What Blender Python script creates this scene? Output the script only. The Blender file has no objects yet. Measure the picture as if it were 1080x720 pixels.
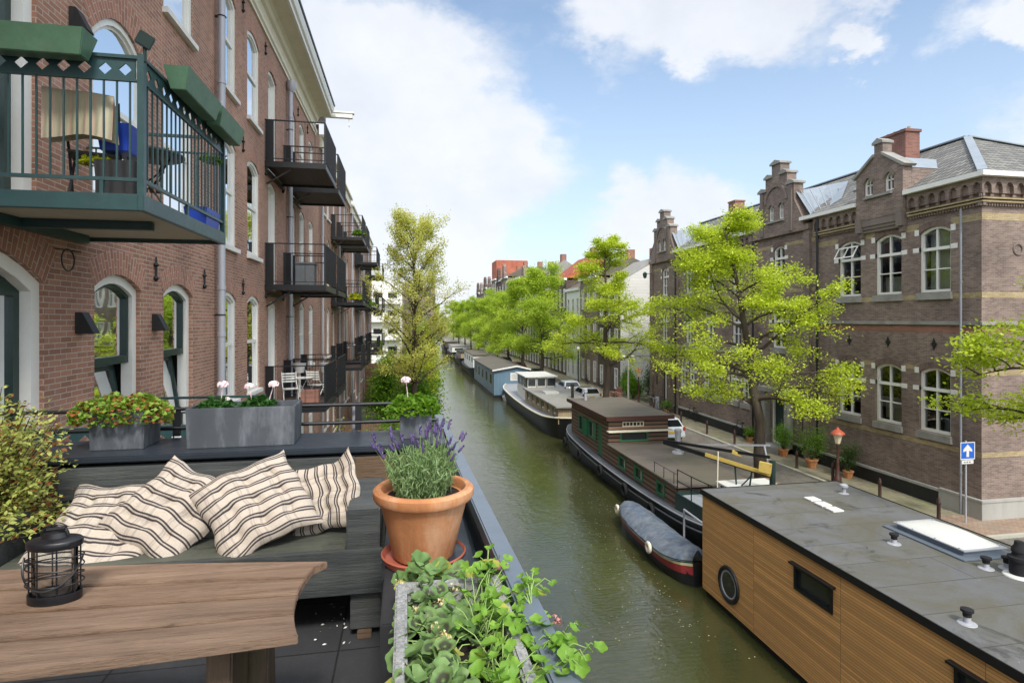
import bpy, bmesh, math, random
import numpy as np
from mathutils import Vector, Matrix, Euler
random.seed(7)
R = math.radians
sc = bpy.context.scene
COL = sc.collection
YAW = R(10.57); SA, CA = math.sin(YAW), math.cos(YAW); F = 600.0; VH = 337.0
# the eye is at the origin: z=0 is eye level, the water lies at -8.6, the street at -7.4, the terrace floor at -1.6
WATER, STREET, TERR = -8.6, -7.4, -1.6

def at_depth(u, v, d):
    s = (u - 540) / F
    return Vector((d * (SA + s * CA), d * (CA - s * SA), -d * (v - VH) / F))
def at_z(u, v, z):
    return at_depth(u, v, -z * F / (v - VH))
def direction(u, v):
    return at_depth(u, v, 1.0).normalized()

# ------------------------------------------------------------------ mesh builder
class MB:
    def __init__(s): s.v = []; s.f = []; s.uv = []; s.has_uv = False
    def add(s, verts, faces, uvs=None):
        o = len(s.v); s.v += [tuple(p) for p in verts]
        for i, f in enumerate(faces):
            s.f.append(tuple(o + k for k in f))
            if uvs: s.has_uv = True; s.uv.append(uvs[i])
            else: s.uv.append([(0, 0)] * len(f))
        return s
    def box(s, x0, x1, y0, y1, z0, z1):
        v = [(x0,y0,z0),(x1,y0,z0),(x1,y1,z0),(x0,y1,z0),(x0,y0,z1),(x1,y0,z1),(x1,y1,z1),(x0,y1,z1)]
        return s.add(v, [(0,3,2,1),(4,5,6,7),(0,1,5,4),(1,2,6,5),(2,3,7,6),(3,0,4,7)])
    def obox(s, c, size, rot=(0,0,0)):
        m = Euler(rot).to_matrix(); h = [k/2 for k in size]; c = Vector(c)
        v = [c + m @ Vector((sx*h[0], sy*h[1], sz*h[2])) for sz in (-1,1) for sx,sy in ((-1,-1),(1,-1),(1,1),(-1,1))]
        return s.add(v, [(0,3,2,1),(4,5,6,7),(0,1,5,4),(1,2,6,5),(2,3,7,6),(3,0,4,7)])
    def bar(s, p, q, w, h=None):
        h = h or w; p = Vector(p); q = Vector(q); d = (q-p).normalized()
        up = Vector((0,0,1)) if abs(d.z) < .95 else Vector((0,1,0))
        a = d.cross(up).normalized()*w/2; b = d.cross(a).normalized()*h/2
        v = [p-a-b,p+a-b,p+a+b,p-a+b,q-a-b,q+a-b,q+a+b,q-a+b]
        return s.add(v, [(0,1,2,3),(7,6,5,4),(0,4,5,1),(1,5,6,2),(2,6,7,3),(3,7,4,0)])
    def tube(s, pts, rad, n=8, cap=True):
        pts = [Vector(p) for p in pts]
        if not hasattr(rad, '__len__'): rad = [rad]*len(pts)
        o = []; ref = None
        for i, p in enumerate(pts):
            d = (pts[min(i+1,len(pts)-1)] - pts[max(i-1,0)])
            d = d.normalized() if d.length > 1e-9 else Vector((0,0,1))
            if ref is None: ref = Vector((0,0,1)) if abs(d.z) < .9 else Vector((1,0,0))
            a = d.cross(ref)
            if a.length < 1e-6: a = d.cross(Vector((0,1,0)))
            a.normalize(); b = d.cross(a).normalized(); ref = -b if False else ref
            for k in range(n):
                t = 2*math.pi*k/n
                o.append(p + (a*math.cos(t) + b*math.sin(t))*rad[i])
        f = []
        for i in range(len(pts)-1):
            for k in range(n):
                f.append((i*n+k, i*n+(k+1)%n, (i+1)*n+(k+1)%n, (i+1)*n+k))
        if cap: f.append(tuple(range(n))[::-1]); f.append(tuple((len(pts)-1)*n+k for k in range(n)))
        return s.add(o, f)
    def cyl(s, p, q, r, r2=None, n=12): return s.tube([p,q],[r, r if r2 is None else r2], n)
    def lathe(s, c, prof, n=24, sx=1, sy=1):
        c = Vector(c); o = []
        for r, z in prof:
            for k in range(n):
                t = 2*math.pi*k/n; o.append(c + Vector((r*math.cos(t)*sx, r*math.sin(t)*sy, z)))
        f = [(i*n+k, i*n+(k+1)%n, (i+1)*n+(k+1)%n, (i+1)*n+k) for i in range(len(prof)-1) for k in range(n)]
        f.append(tuple(range(n))[::-1]); f.append(tuple((len(prof)-1)*n+k for k in range(n)))
        return s.add(o, f)
    def torus(s, c, r, t, axis='z', n=20, m=6):
        c = Vector(c); o = []
        for i in range(n):
            a = 2*math.pi*i/n
            for j in range(m):
                b = 2*math.pi*j/m; rr = r + t*math.cos(b); q = (rr*math.cos(a), rr*math.sin(a), t*math.sin(b))
                if axis == 'x': q = (q[2], q[0], q[1])
                if axis == 'y': q = (q[0], q[2], q[1])
                o.append(c + Vector(q))
        f = [(i*m+j, i*m+(j+1)%m, ((i+1)%n)*m+(j+1)%m, ((i+1)%n)*m+j) for i in range(n) for j in range(m)]
        return s.add(o, f)
    def prism(s, poly, M, d0, d1):
        # poly: list of (a, z); M(a, z, d) -> world
        n = len(poly); v = [M(a,z,d0) for a,z in poly] + [M(a,z,d1) for a,z in poly]
        f = [tuple(range(n)), tuple(range(2*n-1, n-1, -1))] + [(i,(i+1)%n,n+(i+1)%n,n+i) for i in range(n)]
        return s.add(v, f)
    def ring(s, outer, inner, M, d0, d1):
        n = len(outer); v = []
        for pl, d in ((outer,d0),(inner,d0),(outer,d1),(inner,d1)): v += [M(a,z,d) for a,z in pl]
        f = []
        for i in range(n):
            j = (i+1) % n
            f += [(2*n+i,2*n+j,3*n+j,3*n+i), (3*n+i,3*n+j,n+j,n+i), (i,j,2*n+j,2*n+i), (n+i,n+j,j,i)]
        return s.add(v, f)

ROOT = {}
def fin(mb, name, mat, parent=None, smooth=False, bevel=0, loc=None, recalc=True):
    me = bpy.data.meshes.new(name)
    V = mb.v
    if parent is not None: L = ROOT[parent.name]
    elif loc is not None: L = Vector(loc)
    else:
        xs = [p[0] for p in V]; ys = [p[1] for p in V]; zs = [p[2] for p in V]
        L = Vector(((min(xs)+max(xs))/2, (min(ys)+max(ys))/2, min(zs)))
    me.from_pydata([(p[0]-L.x, p[1]-L.y, p[2]-L.z) for p in V], [], mb.f)
    if mb.has_uv:
        ul = me.uv_layers.new(name='UVMap'); k = 0
        flat = [c for f in mb.uv for c in f]
        for i, c in enumerate(flat): ul.data[i].uv = c
    if recalc or bevel:
        bm = bmesh.new(); bm.from_mesh(me)
        if recalc: bmesh.ops.recalc_face_normals(bm, faces=bm.faces)
        if bevel:
            es = [e for e in bm.edges if len(e.link_faces) == 2 and e.calc_face_angle(0) > .6]
            bmesh.ops.bevel(bm, geom=es, offset=bevel, segments=2, affect='EDGES', clamp_overlap=True)
        bm.to_mesh(me); bm.free()
    me.materials.append(mat)
    if smooth:
        me.polygons.foreach_set('use_smooth', [True]*len(me.polygons))
        if smooth != 2:
            try: me.set_sharp_from_angle(angle=R(40))
            except Exception: pass
    o = bpy.data.objects.new(name, me); COL.objects.link(o)
    if parent is not None: o.parent = parent
    else: o.location = L
    ROOT[o.name] = L
    return o
def fin_split(mb, name, mat, parent=None, **k):
    """one part per connected piece"""
    par = list(range(len(mb.v)))
    def find(a):
        while par[a] != a: par[a] = par[par[a]]; a = par[a]
        return a
    for f in mb.f:
        r = find(f[0])
        for q in f[1:]: par[find(q)] = r
    gr = {}
    for i, f in enumerate(mb.f): gr.setdefault(find(f[0]), []).append(i)
    out = []
    for fs in gr.values():
        m = MB(); ix = {}
        for i in fs:
            for q in mb.f[i]:
                if q not in ix: ix[q] = len(m.v); m.v.append(mb.v[q])
            m.f.append(tuple(ix[q] for q in mb.f[i])); m.uv.append(mb.uv[i])
        m.has_uv = mb.has_uv; out.append(fin(m, name, mat, parent, **k))
    return out
def thing(name, label, cat, loc, group=None, rotz=0):
    o = bpy.data.objects.new(name, None); COL.objects.link(o); o.location = loc; o.rotation_euler = (0,0,rotz)
    o.empty_display_size = .1
    o['label'] = label; o['category'] = cat
    if group: o['group'] = group
    ROOT[o.name] = Vector(loc); return o
def tag(o, label, cat, group=None, kind=None):
    if label: o['label'] = label
    if cat: o['category'] = cat
    if group: o['group'] = group
    if kind: o['kind'] = kind
    return o
def struct(mb, name, mat, label=None, **k):
    o = fin(mb, name, mat, **k); o['kind'] = 'structure'
    return o
def dup(root, loc, label=None, rotz=None, scale=None):
    r = root.copy(); COL.objects.link(r); r.location = loc
    if rotz is not None: r.rotation_euler = (0,0,rotz)
    if scale is not None: r.scale = scale if hasattr(scale,'__len__') else (scale,)*3
    if label: r['label'] = label
    for ch in root.children:
        c = ch.copy(); COL.objects.link(c); c.parent = r
        for g in ch.children:
            d = g.copy(); COL.objects.link(d); d.parent = c
    ROOT[r.name] = Vector(loc)
    return r

# ------------------------------------------------------------------ materials
MATS = {}
def srgb(h):
    if isinstance(h, str):
        h = [int(h[i:i+2],16)/255 for i in (0,2,4)]
        return tuple((c/12.92 if c <= .04045 else ((c+.055)/1.055)**2.4) for c in h)
    return tuple(h)
class NT:
    def __init__(s, name):
        s.m = bpy.data.materials.new(name); s.m.use_nodes = True
        s.t = s.m.node_tree; s.n = s.t.nodes; s.l = s.t.links
        s.b = s.n['Principled BSDF']; s.out = s.n['Material Output']
        MATS[name] = s.m
    def node(s, ty, **k):
        x = s.n.new(ty)
        for a, b in k.items(): setattr(x, a, b)
        return x
    def math(s, op, a, b=None, c=None, clamp=False):
        x = s.n.new('ShaderNodeMath'); x.operation = op; x.use_clamp = clamp
        for i, q in enumerate((a, b, c)):
            if q is None: continue
            if isinstance(q, (int, float)): x.inputs[i].default_value = q
            else: s.l.new(q, x.inputs[i])
        return x.outputs[0]
    def mix(s, f, a, b, mode='MIX'):
        x = s.n.new('ShaderNodeMix'); x.data_type = 'RGBA'; x.blend_type = mode
        for i, q in ((0, f), (6, a), (7, b)):
            if isinstance(q, (int, float)): x.inputs[i].default_value = q
            elif isinstance(q, (tuple, list)): x.inputs[i].default_value = (*q[:3], 1)
            else: s.l.new(q, x.inputs[i])
        return x.outputs[2]
    def ramp(s, f, lo, hi):
        x = s.n.new('ShaderNodeMapRange'); x.clamp = True
        x.inputs[1].default_value = lo; x.inputs[2].default_value = hi
        s.l.new(f, x.inputs[0]); return x.outputs[0]
    def coord(s, what='Object'):
        return s.n.new('ShaderNodeTexCoord').outputs[what]
    def scaled(s, vec, sx, sy, sz):
        x = s.n.new('ShaderNodeVectorMath'); x.operation = 'MULTIPLY'; s.l.new(vec, x.inputs[0]); x.inputs[1].default_value = (sx,sy,sz)
        return x.outputs[0]
    def noise(s, vec, scale, detail=4, rough=.6, dist=0):
        x = s.n.new('ShaderNodeTexNoise'); x.inputs['Scale'].default_value = scale; x.inputs['Detail'].default_value = detail
        x.inputs['Roughness'].default_value = rough; x.inputs['Distortion'].default_value = dist
        if vec is not None: s.l.new(vec, x.inputs['Vector'])
        return x.outputs['Fac']
    def bump(s, h, strength=.3, dist=.01):
        x = s.n.new('ShaderNodeBump'); x.inputs['Strength'].default_value = strength; x.inputs['Distance'].default_value = dist
        s.l.new(h, x.inputs['Height']); s.l.new(x.outputs[0], s.b.inputs['Normal']); return x
    def base(s, c):
        if isinstance(c, (tuple, list)): s.b.inputs['Base Color'].default_value = (*c[:3], 1)
        else: s.l.new(c, s.b.inputs['Base Color'])
    def rough(s, r):
        if isinstance(r, (int, float)): s.b.inputs['Roughness'].default_value = r
        else: s.l.new(r, s.b.inputs['Roughness'])
def wall_vec(t):
    """(run along the wall, height, 0) whichever way the wall faces"""
    co = t.coord(); sx = t.node('ShaderNodeSeparateXYZ'); t.l.new(co, sx.inputs[0])
    g = t.node('ShaderNodeNewGeometry'); sn = t.node('ShaderNodeSeparateXYZ'); t.l.new(g.outputs['True Normal'], sn.inputs[0])
    k = t.math('GREATER_THAN', t.math('ABSOLUTE', sn.outputs[0]), t.math('ABSOLUTE', sn.outputs[1]))
    a = t.math('ADD', t.math('MULTIPLY', sx.outputs[1], k), t.math('MULTIPLY', sx.outputs[0], t.math('SUBTRACT', 1.0, k)))
    c = t.node('ShaderNodeCombineXYZ'); t.l.new(a, c.inputs[0]); t.l.new(sx.outputs[2], c.inputs[1])
    return c.outputs[0], a, sx.outputs[2], co
def plain(name, col, rough=.6, var=.25, scale=6, bump=.1, metal=0, stain=None, streak=False, bd=.005):
    t = NT(name); col = srgb(col); co = t.coord()
    v = t.scaled(co, 1,1,.25) if streak else co
    n = t.noise(v, scale, 6, .65); n2 = t.noise(co, scale*7, 4, .7)
    dark = tuple(c*(1-var) for c in col); lite = tuple(min(1,c*(1+var)) for c in col)
    c = t.mix(t.ramp(n, .3, .7), dark, lite)
    c = t.mix(t.math('MULTIPLY', t.ramp(n2,.35,.75), .35), c, tuple(x*(1-var*.8) for x in col))
    if stain:
        sc_, lo, hi, amt = stain[1:5]
        c = t.mix(t.math('MULTIPLY', t.ramp(t.noise(v, sc_, 8, .7), lo, hi), amt), c, srgb(stain[0]))
    t.base(c); t.b.inputs['Metallic'].default_value = metal
    t.rough(t.math('ADD', t.math('MULTIPLY', n2, .25), rough-.12, clamp=True))
    if bump: t.bump(n2, bump, bd)
    return t.m
def brick(name, c1, c2, mortar, w=.22, h=.065, ms=.010, noise_scale=.6, var=.3, uv=False, soldier=False, patch=None, bump=.5):
    t = NT(name)
    if uv:
        vec = t.coord('UV'); co = t.coord()
    else: vec, a, z, co = wall_vec(t)
    b = t.node('ShaderNodeTexBrick'); t.l.new(vec, b.inputs['Vector'])
    b.inputs['Scale'].default_value = 1; b.inputs['Brick Width'].default_value = w; b.inputs['Row Height'].default_value = h
    b.inputs['Mortar Size'].default_value = ms*.6; b.inputs['Mortar Smooth'].default_value = .3; b.inputs['Bias'].default_value = -.1
    b.inputs['Color1'].default_value = (*srgb(c1),1); b.inputs['Color2'].default_value = (*srgb(c2),1); b.inputs['Mortar'].default_value = (*srgb(mortar),1)
    big = t.noise(co, noise_scale, 5, .6); fine = t.noise(co, 30, 3, .7)
    m1 = t.mix(t.ramp(big,.3,.7), (1-var,)*3, (1+var*.6,)*3)
    c = t.mix(1.0, b.outputs['Color'], m1, 'MULTIPLY')
    c = t.mix(t.math('MULTIPLY', t.ramp(fine,.3,.8), .5), c, t.mix(1.0, c, (.62,.62,.66), 'MULTIPLY'))
    st = t.noise(t.scaled(co, 1.6, 1.6, .16), 1.1, 6, .68)
    c = t.mix(t.math('MULTIPLY', t.ramp(st,.50,.78), .5), c, t.mix(1.0, c, (.52,.5,.5), 'MULTIPLY'))
    c = t.mix(t.math('MULTIPLY', t.ramp(t.noise(co, .9, 6, .7),.58,.8), .35), c, t.mix(.5, c, (.55,.52,.48)))
    if patch:
        c = t.mix(t.math('MULTIPLY', t.ramp(t.noise(co, patch[1], 6,.75), patch[2], patch[3]), patch[4]), c, srgb(patch[0]))
    t.base(c); t.rough(.88)
    t.bump(t.math('ADD', t.math('MULTIPLY', b.outputs['Fac'], -1), t.math('MULTIPLY', fine, .5)), bump, .008)
    return t.m
def slats(name, col, pitch, groove=.12, var=.3, gcol=(.02,.015,.01), rough=.6, seam=0, axis='z', grain=14, bump=.6):
    t = NT(name); col = srgb(col)
    vec, a, z, co = wall_vec(t)
    h = z if axis == 'z' else a; other = a if axis == 'z' else z
    q = t.math('DIVIDE', h, pitch); fr = t.math('FRACT', q); fl = t.math('FLOOR', q)
    g = t.math('LESS_THAN', fr, groove)
    idx = fl
    if seam:
        q2 = t.math('ADD', t.math('DIVIDE', other, seam), 0.37)
        idx = t.math('ADD', fl, t.math('MULTIPLY', t.math('FLOOR', q2), 17.3))
    wn = t.node('ShaderNodeTexWhiteNoise', noise_dimensions='1D'); t.l.new(idx, wn.inputs['W'])
    k = t.scaled(co, .35 if axis=='z' else 3, .35 if axis=='z' else 3, 3 if axis=='z' else .35)
    gr = t.noise(k, grain, 6, .65); big = t.noise(co, .7, 4, .6)
    c = t.mix(wn.outputs[0], tuple(x*(1-var) for x in col), tuple(x*(1+var) for x in col))
    c = t.mix(t.math('MULTIPLY', t.ramp(gr,.3,.75), .45), c, tuple(x*.6 for x in col))
    c = t.mix(t.math('MULTIPLY', t.ramp(big,.45,.75), .3), c, tuple(x*.55 for x in col))
    if seam:
        sm = t.math('LESS_THAN', t.math('FRACT', q2), .012/seam*1.0)
        g = t.math('MAXIMUM', g, sm)
    c = t.mix(g, c, gcol)
    t.base(c); t.rough(rough)
    t.bump(t.math('ADD', t.math('MULTIPLY', g, -1), t.math('MULTIPLY', gr, .15)), bump, .012)
    return t.m
def leafmat(name, c1, c2, trans=.45, nscale=1.2, dead=None):
    t = NT(name); co = t.coord(); g = t.node('ShaderNodeNewGeometry')
    n = t.noise(co, nscale, 3, .6)
    f = t.math('ADD', t.math('MULTIPLY', t.ramp(n,.3,.7), .6), t.math('MULTIPLY', g.outputs['Random Per Island'], .4))
    c = t.mix(f, srgb(c1), srgb(c2))
    if dead: c = t.mix(t.math('GREATER_THAN', g.outputs['Random Per Island'], 1-dead[1]), c, srgb(dead[0]))
    t.base(c); t.rough(.5); t.b.inputs['Specular IOR Level'].default_value = .3
    tr = t.node('ShaderNodeBsdfTranslucent'); t.l.new(c, tr.inputs[0])
    mx = t.node('ShaderNodeMixShader'); mx.inputs[0].default_value = trans
    t.l.new(t.b.outputs[0], mx.inputs[1]); t.l.new(tr.outputs[0], mx.inputs[2]); t.l.new(mx.outputs[0], t.out.inputs[0])
    return t.m
def glass(name, tint=(.75,.8,.8), refl=.35):
    t = NT(name); t.n.remove(t.b)
    g = t.node('ShaderNodeBsdfGlossy'); g.inputs['Roughness'].default_value = .02; g.inputs[0].default_value = (.82,.85,.88,1)
    tr = t.node('ShaderNodeBsdfTransparent'); tr.inputs[0].default_value = (*tint,1)
    lw = t.node('ShaderNodeLayerWeight'); lw.inputs['Blend'].default_value = refl
    f = t.math('ADD', t.math('MULTIPLY', lw.outputs['Fresnel'], .9), .10, clamp=True)
    nz = t.noise(t.coord(), 1.3, 2, .5)
    b = t.node('ShaderNodeBump'); b.inputs['Strength'].default_value=.05; b.inputs['Distance'].default_value=.05
    t.l.new(nz, b.inputs['Height']); t.l.new(b.outputs[0], g.inputs['Normal'])
    mx = t.node('ShaderNodeMixShader'); t.l.new(f, mx.inputs[0]); t.l.new(tr.outputs[0], mx.inputs[1]); t.l.new(g.outputs[0], mx.inputs[2])
    t.l.new(mx.outputs[0], t.out.inputs[0]); return t.m

M_ = {}
M_['brick_red'] = brick('brick_red', 'AC7E68', '8E6653', 'BBAE9F', var=.22, patch=('8b7468',2.2,.6,.85,.4))
M_['brick_arch'] = brick('brick_arch', 'AF7B66', '926753', 'BBAE9F', w=.21, h=.068, uv=True, var=.2)
M_['brick_dark'] = brick('brick_dark', '8C7A6F', '6B5A54', '988C80', w=.22, h=.066, var=.28, patch=('9a8878',1.3,.62,.9,.5))
M_['brick_dark_arch'] = brick('brick_dark_arch', '786259', '5F4E49', '7a6e66', w=.21, h=.066, uv=True, var=.2)
M_['brick_yellow'] = brick('brick_yellow', 'B3A27A', '998866', '8a7c66', w=.22, h=.066, var=.25)
M_['brick_orange'] = brick('brick_orange', 'A07060', '8A6052', '8a7464', w=.22, h=.066)
M_['brick_brown'] = brick('brick_brown', '5A4A42', '463A36', '6a6058', var=.25)
M_['paint_white'] = plain('paint_white', 'DEDDD6', .45, .06, 3, .05, stain=('A9A79C',1.5,.6,.85,.35))
M_['paint_cream'] = plain('paint_cream', 'D9D2BC', .5, .07, 3, .05, stain=('A79F86',1.2,.55,.85,.5), streak=True)
M_['stone_white'] = plain('stone_white', 'DAD8D2', .7, .1, 6, .1)
M_['stone_grey'] = plain('stone_grey', '8E8C86', .8, .2, 2, .3, stain=('4f4d48',1.5,.5,.8,.6))
M_['concrete'] = plain('concrete', 'A3A29C', .85, .15, 2, .3, stain=('6a6862',1,.5,.8,.6), streak=True)
M_['dark_green'] = plain('dark_green_paint', '1E3430', .4, .15, 5, .05, stain=('3c4a45',3,.6,.8,.3))
M_['balcony_green'] = plain('balcony_green_paint', '2E4A4C', .4, .15, 5, .05, stain=('55686a',3,.55,.85,.45))
M_['box_green'] = plain('box_green_paint', '4A6C54', .5, .2, 5, .1, stain=('6a7f68',4,.55,.8,.4))
M_['soffit'] = plain('soffit_board', 'B5AC9C', .7, .12, 2, .05, stain=('8f8676',2,.5,.8,.5))
M_['black_metal'] = plain('black_metal', '15171B', .45, .2, 5, .05)
M_['iron'] = plain('cast_iron', '17181A', .6, .2, 8, .1)
M_['dark_wood'] = slats('dark_wood_deck', '4A3B34', .12, .1, .25, axis='a')
M_['zinc'] = plain('zinc_pipe', 'A9ABB2', .45, .1, 4, .05, metal=.2, stain=('7c7e84',2,.55,.8,.5), streak=True)
M_['zinc_roof'] = plain('zinc_roof', '8E979F', .5, .12, 2, .05, metal=.2)
M_['planter_zinc'] = plain('planter_zinc', '4B5056', .6, .28, 3, .15, stain=('9499a0',6,.50,.74,.6), streak=True)
M_['coping'] = plain('coping_zinc', '6F7A86', .4, .10, 2, .05, metal=.25, stain=('4e565e',2,.55,.8,.4))
M_['coping_dark'] = plain('coping_dark', '333A42', .38, .15, 2, .05, metal=.2, stain=('5d6874',3,.55,.8,.5))
M_['wall_dark'] = plain('wall_dark', '2A2B2E', .7, .2, 3, .1)
M_['terracotta'] = plain('terracotta', 'B67A4E', .82, .26, 7, .35, stain=('d8b898',5,.50,.72,.65), streak=True)
M_['soil'] = plain('soil', '2E221B', .95, .4, 40, .9, bd=.02)
M_['bench_wood'] = None
M_['glass'] = glass('window_glass', (.75,.8,.8), .3)
M_['glass_green'] = M_['glass']
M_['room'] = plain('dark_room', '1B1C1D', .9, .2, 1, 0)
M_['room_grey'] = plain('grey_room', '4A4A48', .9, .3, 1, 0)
M_['curtain'] = slats('curtain_cloth', 'C9C6BE', .11, .18, .12, gcol=(.42,.41,.38), axis='a', bump=.4, rough=.8)
M_['asphalt'] = plain('asphalt', '5F5E58', .9, .16, 1.5, .3, stain=('75726a',.6,.5,.8,.5))
M_['foliage_dark'] = leafmat('foliage_dark', '2E4A1E', '55752E')
M_['trunk'] = plain('bark', '4A4036', .9, .3, 9, .8, stain=('5f6242',3,.5,.8,.4), bd=.02, streak=True)
M_['slate'] = None
M_['white_plastic'] = plain('white_plastic', 'CFCFCA', .4, .05, 3, .03)
M_['blue_plastic'] = plain('blue_plastic', '1F43A8', .4, .1, 3, .03)
M_['red_paint'] = plain('red_paint', 'A33B2A', .45, .12, 3, .03)
M_['car_glass'] = plain('car_glass', '15191C', .1, .1, 3, 0)
M_['rubber'] = plain('rubber', '16161A', .85, .15, 5, .05)
EXPO = 1.2
SKYSTR = .15
SUNE = 1.5
CLOUD_LO = (2.45,2.55,2.75); CLOUD_HI = (3.0,3.05,3.15); CLOUD_FILL = (8.4,8.4,8.4); VEIL = (1.85,2.25,2.9); SKYMUL = (.80,.74,.66)
def wood(name, c1, c2, axis='x', scale=9, rough=.7, groovecol='2a211b', moss=None, crack=.5):
    t = NT(name); co = t.coord()
    s = {'x':(.12,1.4,1.4),'y':(1.4,.12,1.4),'z':(1.4,1.4,.12)}[axis]
    v = t.scaled(co, *s)
    n = t.noise(v, scale, 8, .7, .4); n2 = t.noise(v, scale*5, 6, .75); big = t.noise(co, 2.2, 5, .65)
    c = t.mix(t.ramp(n,.32,.68), srgb(c1), srgb(c2))
    c = t.mix(t.math('MULTIPLY', t.ramp(n2,.55,.75), crack), c, srgb(groovecol))
    c = t.mix(t.math('MULTIPLY', t.ramp(big,.45,.72), .45), c, tuple(x*.5 for x in srgb(c1)))
    if moss: c = t.mix(t.math('MULTIPLY', t.ramp(t.noise(co, 5, 7,.75),.5,.75), moss[1]), c, srgb(moss[0]))
    t.base(c); oi = t.node('ShaderNodeObjectInfo'); c = t.mix(1.0, c, t.mix(oi.outputs['Random'], (.80,.80,.82), (1.12,1.08,1.04)), 'MULTIPLY'); t.base(c)
    t.rough(t.math('ADD', t.math('MULTIPLY', n2, .3), rough-.15))
    t.bump(t.math('ADD', n, t.math('MULTIPLY', n2, 1.5)), .6, .008); return t.m
M_['table_wood'] = wood('table_wood', '66503F', '947D68', 'x', 10, .72, '2c211a', crack=.85)
M_['table_leg_wood'] = wood('table_leg_wood', '54463A', '6E5E4C', 'z', 9, .75, '3a2d24', moss=('6c7040',.5))
M_['bench_wood'] = wood('bench_wood', '34383A', '565B5A', 'x', 7, .6, '1a1c1e', moss=('545844',.4), crack=.35)
M_['bench_seat_wood'] = wood('bench_seat_wood', '3B3E39', '5C6055', 'x', 7, .6, '222420', moss=('6e735e',.5), crack=.35)
M_['old_wood'] = wood('old_wood', '5E4C3A', '7A6650', 'x', 8, .8)

def tiles(name, c1, c2, w, h, grout, ms=.006, bump=.4, var=.3, stain=None, rough=.85, nz=1.5, offset=.5):
    t = NT(name); co = t.coord()
    b = t.node('ShaderNodeTexBrick'); t.l.new(co, b.inputs['Vector']); b.offset = offset
    for k, x in (('Scale',1),('Brick Width',w),('Row Height',h),('Mortar Size',ms),('Mortar Smooth',.2)): b.inputs[k].default_value = x
    b.inputs['Color1'].default_value=(*srgb(c1),1); b.inputs['Color2'].default_value=(*srgb(c2),1); b.inputs['Mortar'].default_value=(*srgb(grout),1)
    n = t.noise(co, nz, 6, .65); f = t.noise(co, 60, 4, .8)
    c = t.mix(1.0, b.outputs['Color'], t.mix(t.ramp(n,.3,.7), (1-var,)*3, (1+var*.6,)*3), 'MULTIPLY')
    c = t.mix(t.math('MULTIPLY', t.ramp(f,.4,.75), .4), c, t.mix(1.0, c, (.5,.5,.5), 'MULTIPLY'))
    if stain: c = t.mix(t.math('MULTIPLY', t.ramp(t.noise(co, stain[1], 7,.7), stain[2], stain[3]), stain[4]), c, srgb(stain[0]))
    t.base(c); t.rough(rough)
    t.bump(t.math('ADD', t.math('MULTIPLY', b.outputs['Fac'], -1), t.math('MULTIPLY', f, .5)), bump, .006)
    return t.m
M_['terrace_tiles'] = tiles('terrace_tiles', '3C3E41', '34363A', .5, .5, '1b1c1e', .005, .8, .25, stain=('54565a',3,.5,.8,.35), offset=0)
M_['road_brick'] = tiles('road_brick', '77726A', '686259', .21, .1, '4c4942', .006, .4, .22, stain=('8c887a',.4,.5,.8,.5))
M_['pave'] = tiles('pavement_brick', '8C8572', '7C765F', .3, .3, '5c594c', .008, .3, .2, stain=('77804c',.5,.48,.75,.6))
M_['pave_red'] = tiles('pavement_red', 'A08873', '8F7866', .21, .1, '6c6154', .008, .3, .2, stain=('8a8578',.5,.5,.8,.5))
M_['kerb'] = plain('kerb_stone', 'A8A698', .85, .12, 3, .2)
M_['garden_soil'] = plain('garden_soil', '4C4A36', .95, .35, 2, .6, stain=('55702f',.7,.4,.7,.7))
M_['quay'] = brick('quay_brick', '5A5048', '463F3A', '5f5a50', w=.22, h=.07, patch=('3c4530',1,.4,.7,.7))

# roof felt of the boats
def felt(name, c, moss, wet):
    t = NT(name); co = t.coord(); c = srgb(c)
    b = t.node('ShaderNodeTexBrick'); t.l.new(co, b.inputs['Vector']); b.offset = .5
    for k, x in (('Scale',1),('Brick Width',5.2),('Row Height',1.05),('Mortar Size',.012),('Mortar Smooth',.1)): b.inputs[k].default_value = x
    b.inputs['Color1'].default_value=(*c,1); b.inputs['Color2'].default_value=(*[x*1.15 for x in c],1); b.inputs['Mortar'].default_value=(*[x*.4 for x in c],1)
    n = t.noise(co, .55, 8, .7, .6); f = t.noise(co, 25, 6, .75)
    k = t.mix(t.math('MULTIPLY', t.ramp(n,.42,.60), .7), b.outputs['Color'], srgb(moss))
    w = t.ramp(t.noise(co, .8, 7, .78, .9), .56, .66)
    k = t.mix(t.math('MULTIPLY', w, .7), k, srgb(wet))
    k = t.mix(t.math('MULTIPLY', t.ramp(f,.5,.8), .4), k, tuple(x*.5 for x in c))
    k = t.mix(t.math('MULTIPLY', t.ramp(t.noise(co, 14, 2, .5),.74,.78), .5), k, srgb('b9b5a4'))
    t.base(k); t.rough(t.math('SUBTRACT', .8, t.math('MULTIPLY', w, .45)))
    t.bump(t.math('ADD', f, t.math('MULTIPLY', b.outputs['Fac'], -1)), .4, .01); return t.m
M_['felt'] = felt('roof_felt', '5E5F60', '565240', '39393a')
M_['felt_brown'] = felt('roof_felt_brown', '5E5650', '5b5a46', '47423c')
M_['felt_grey'] = felt('roof_felt_grey', '8A8884', '7c7b70', '6c6b68')

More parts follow.
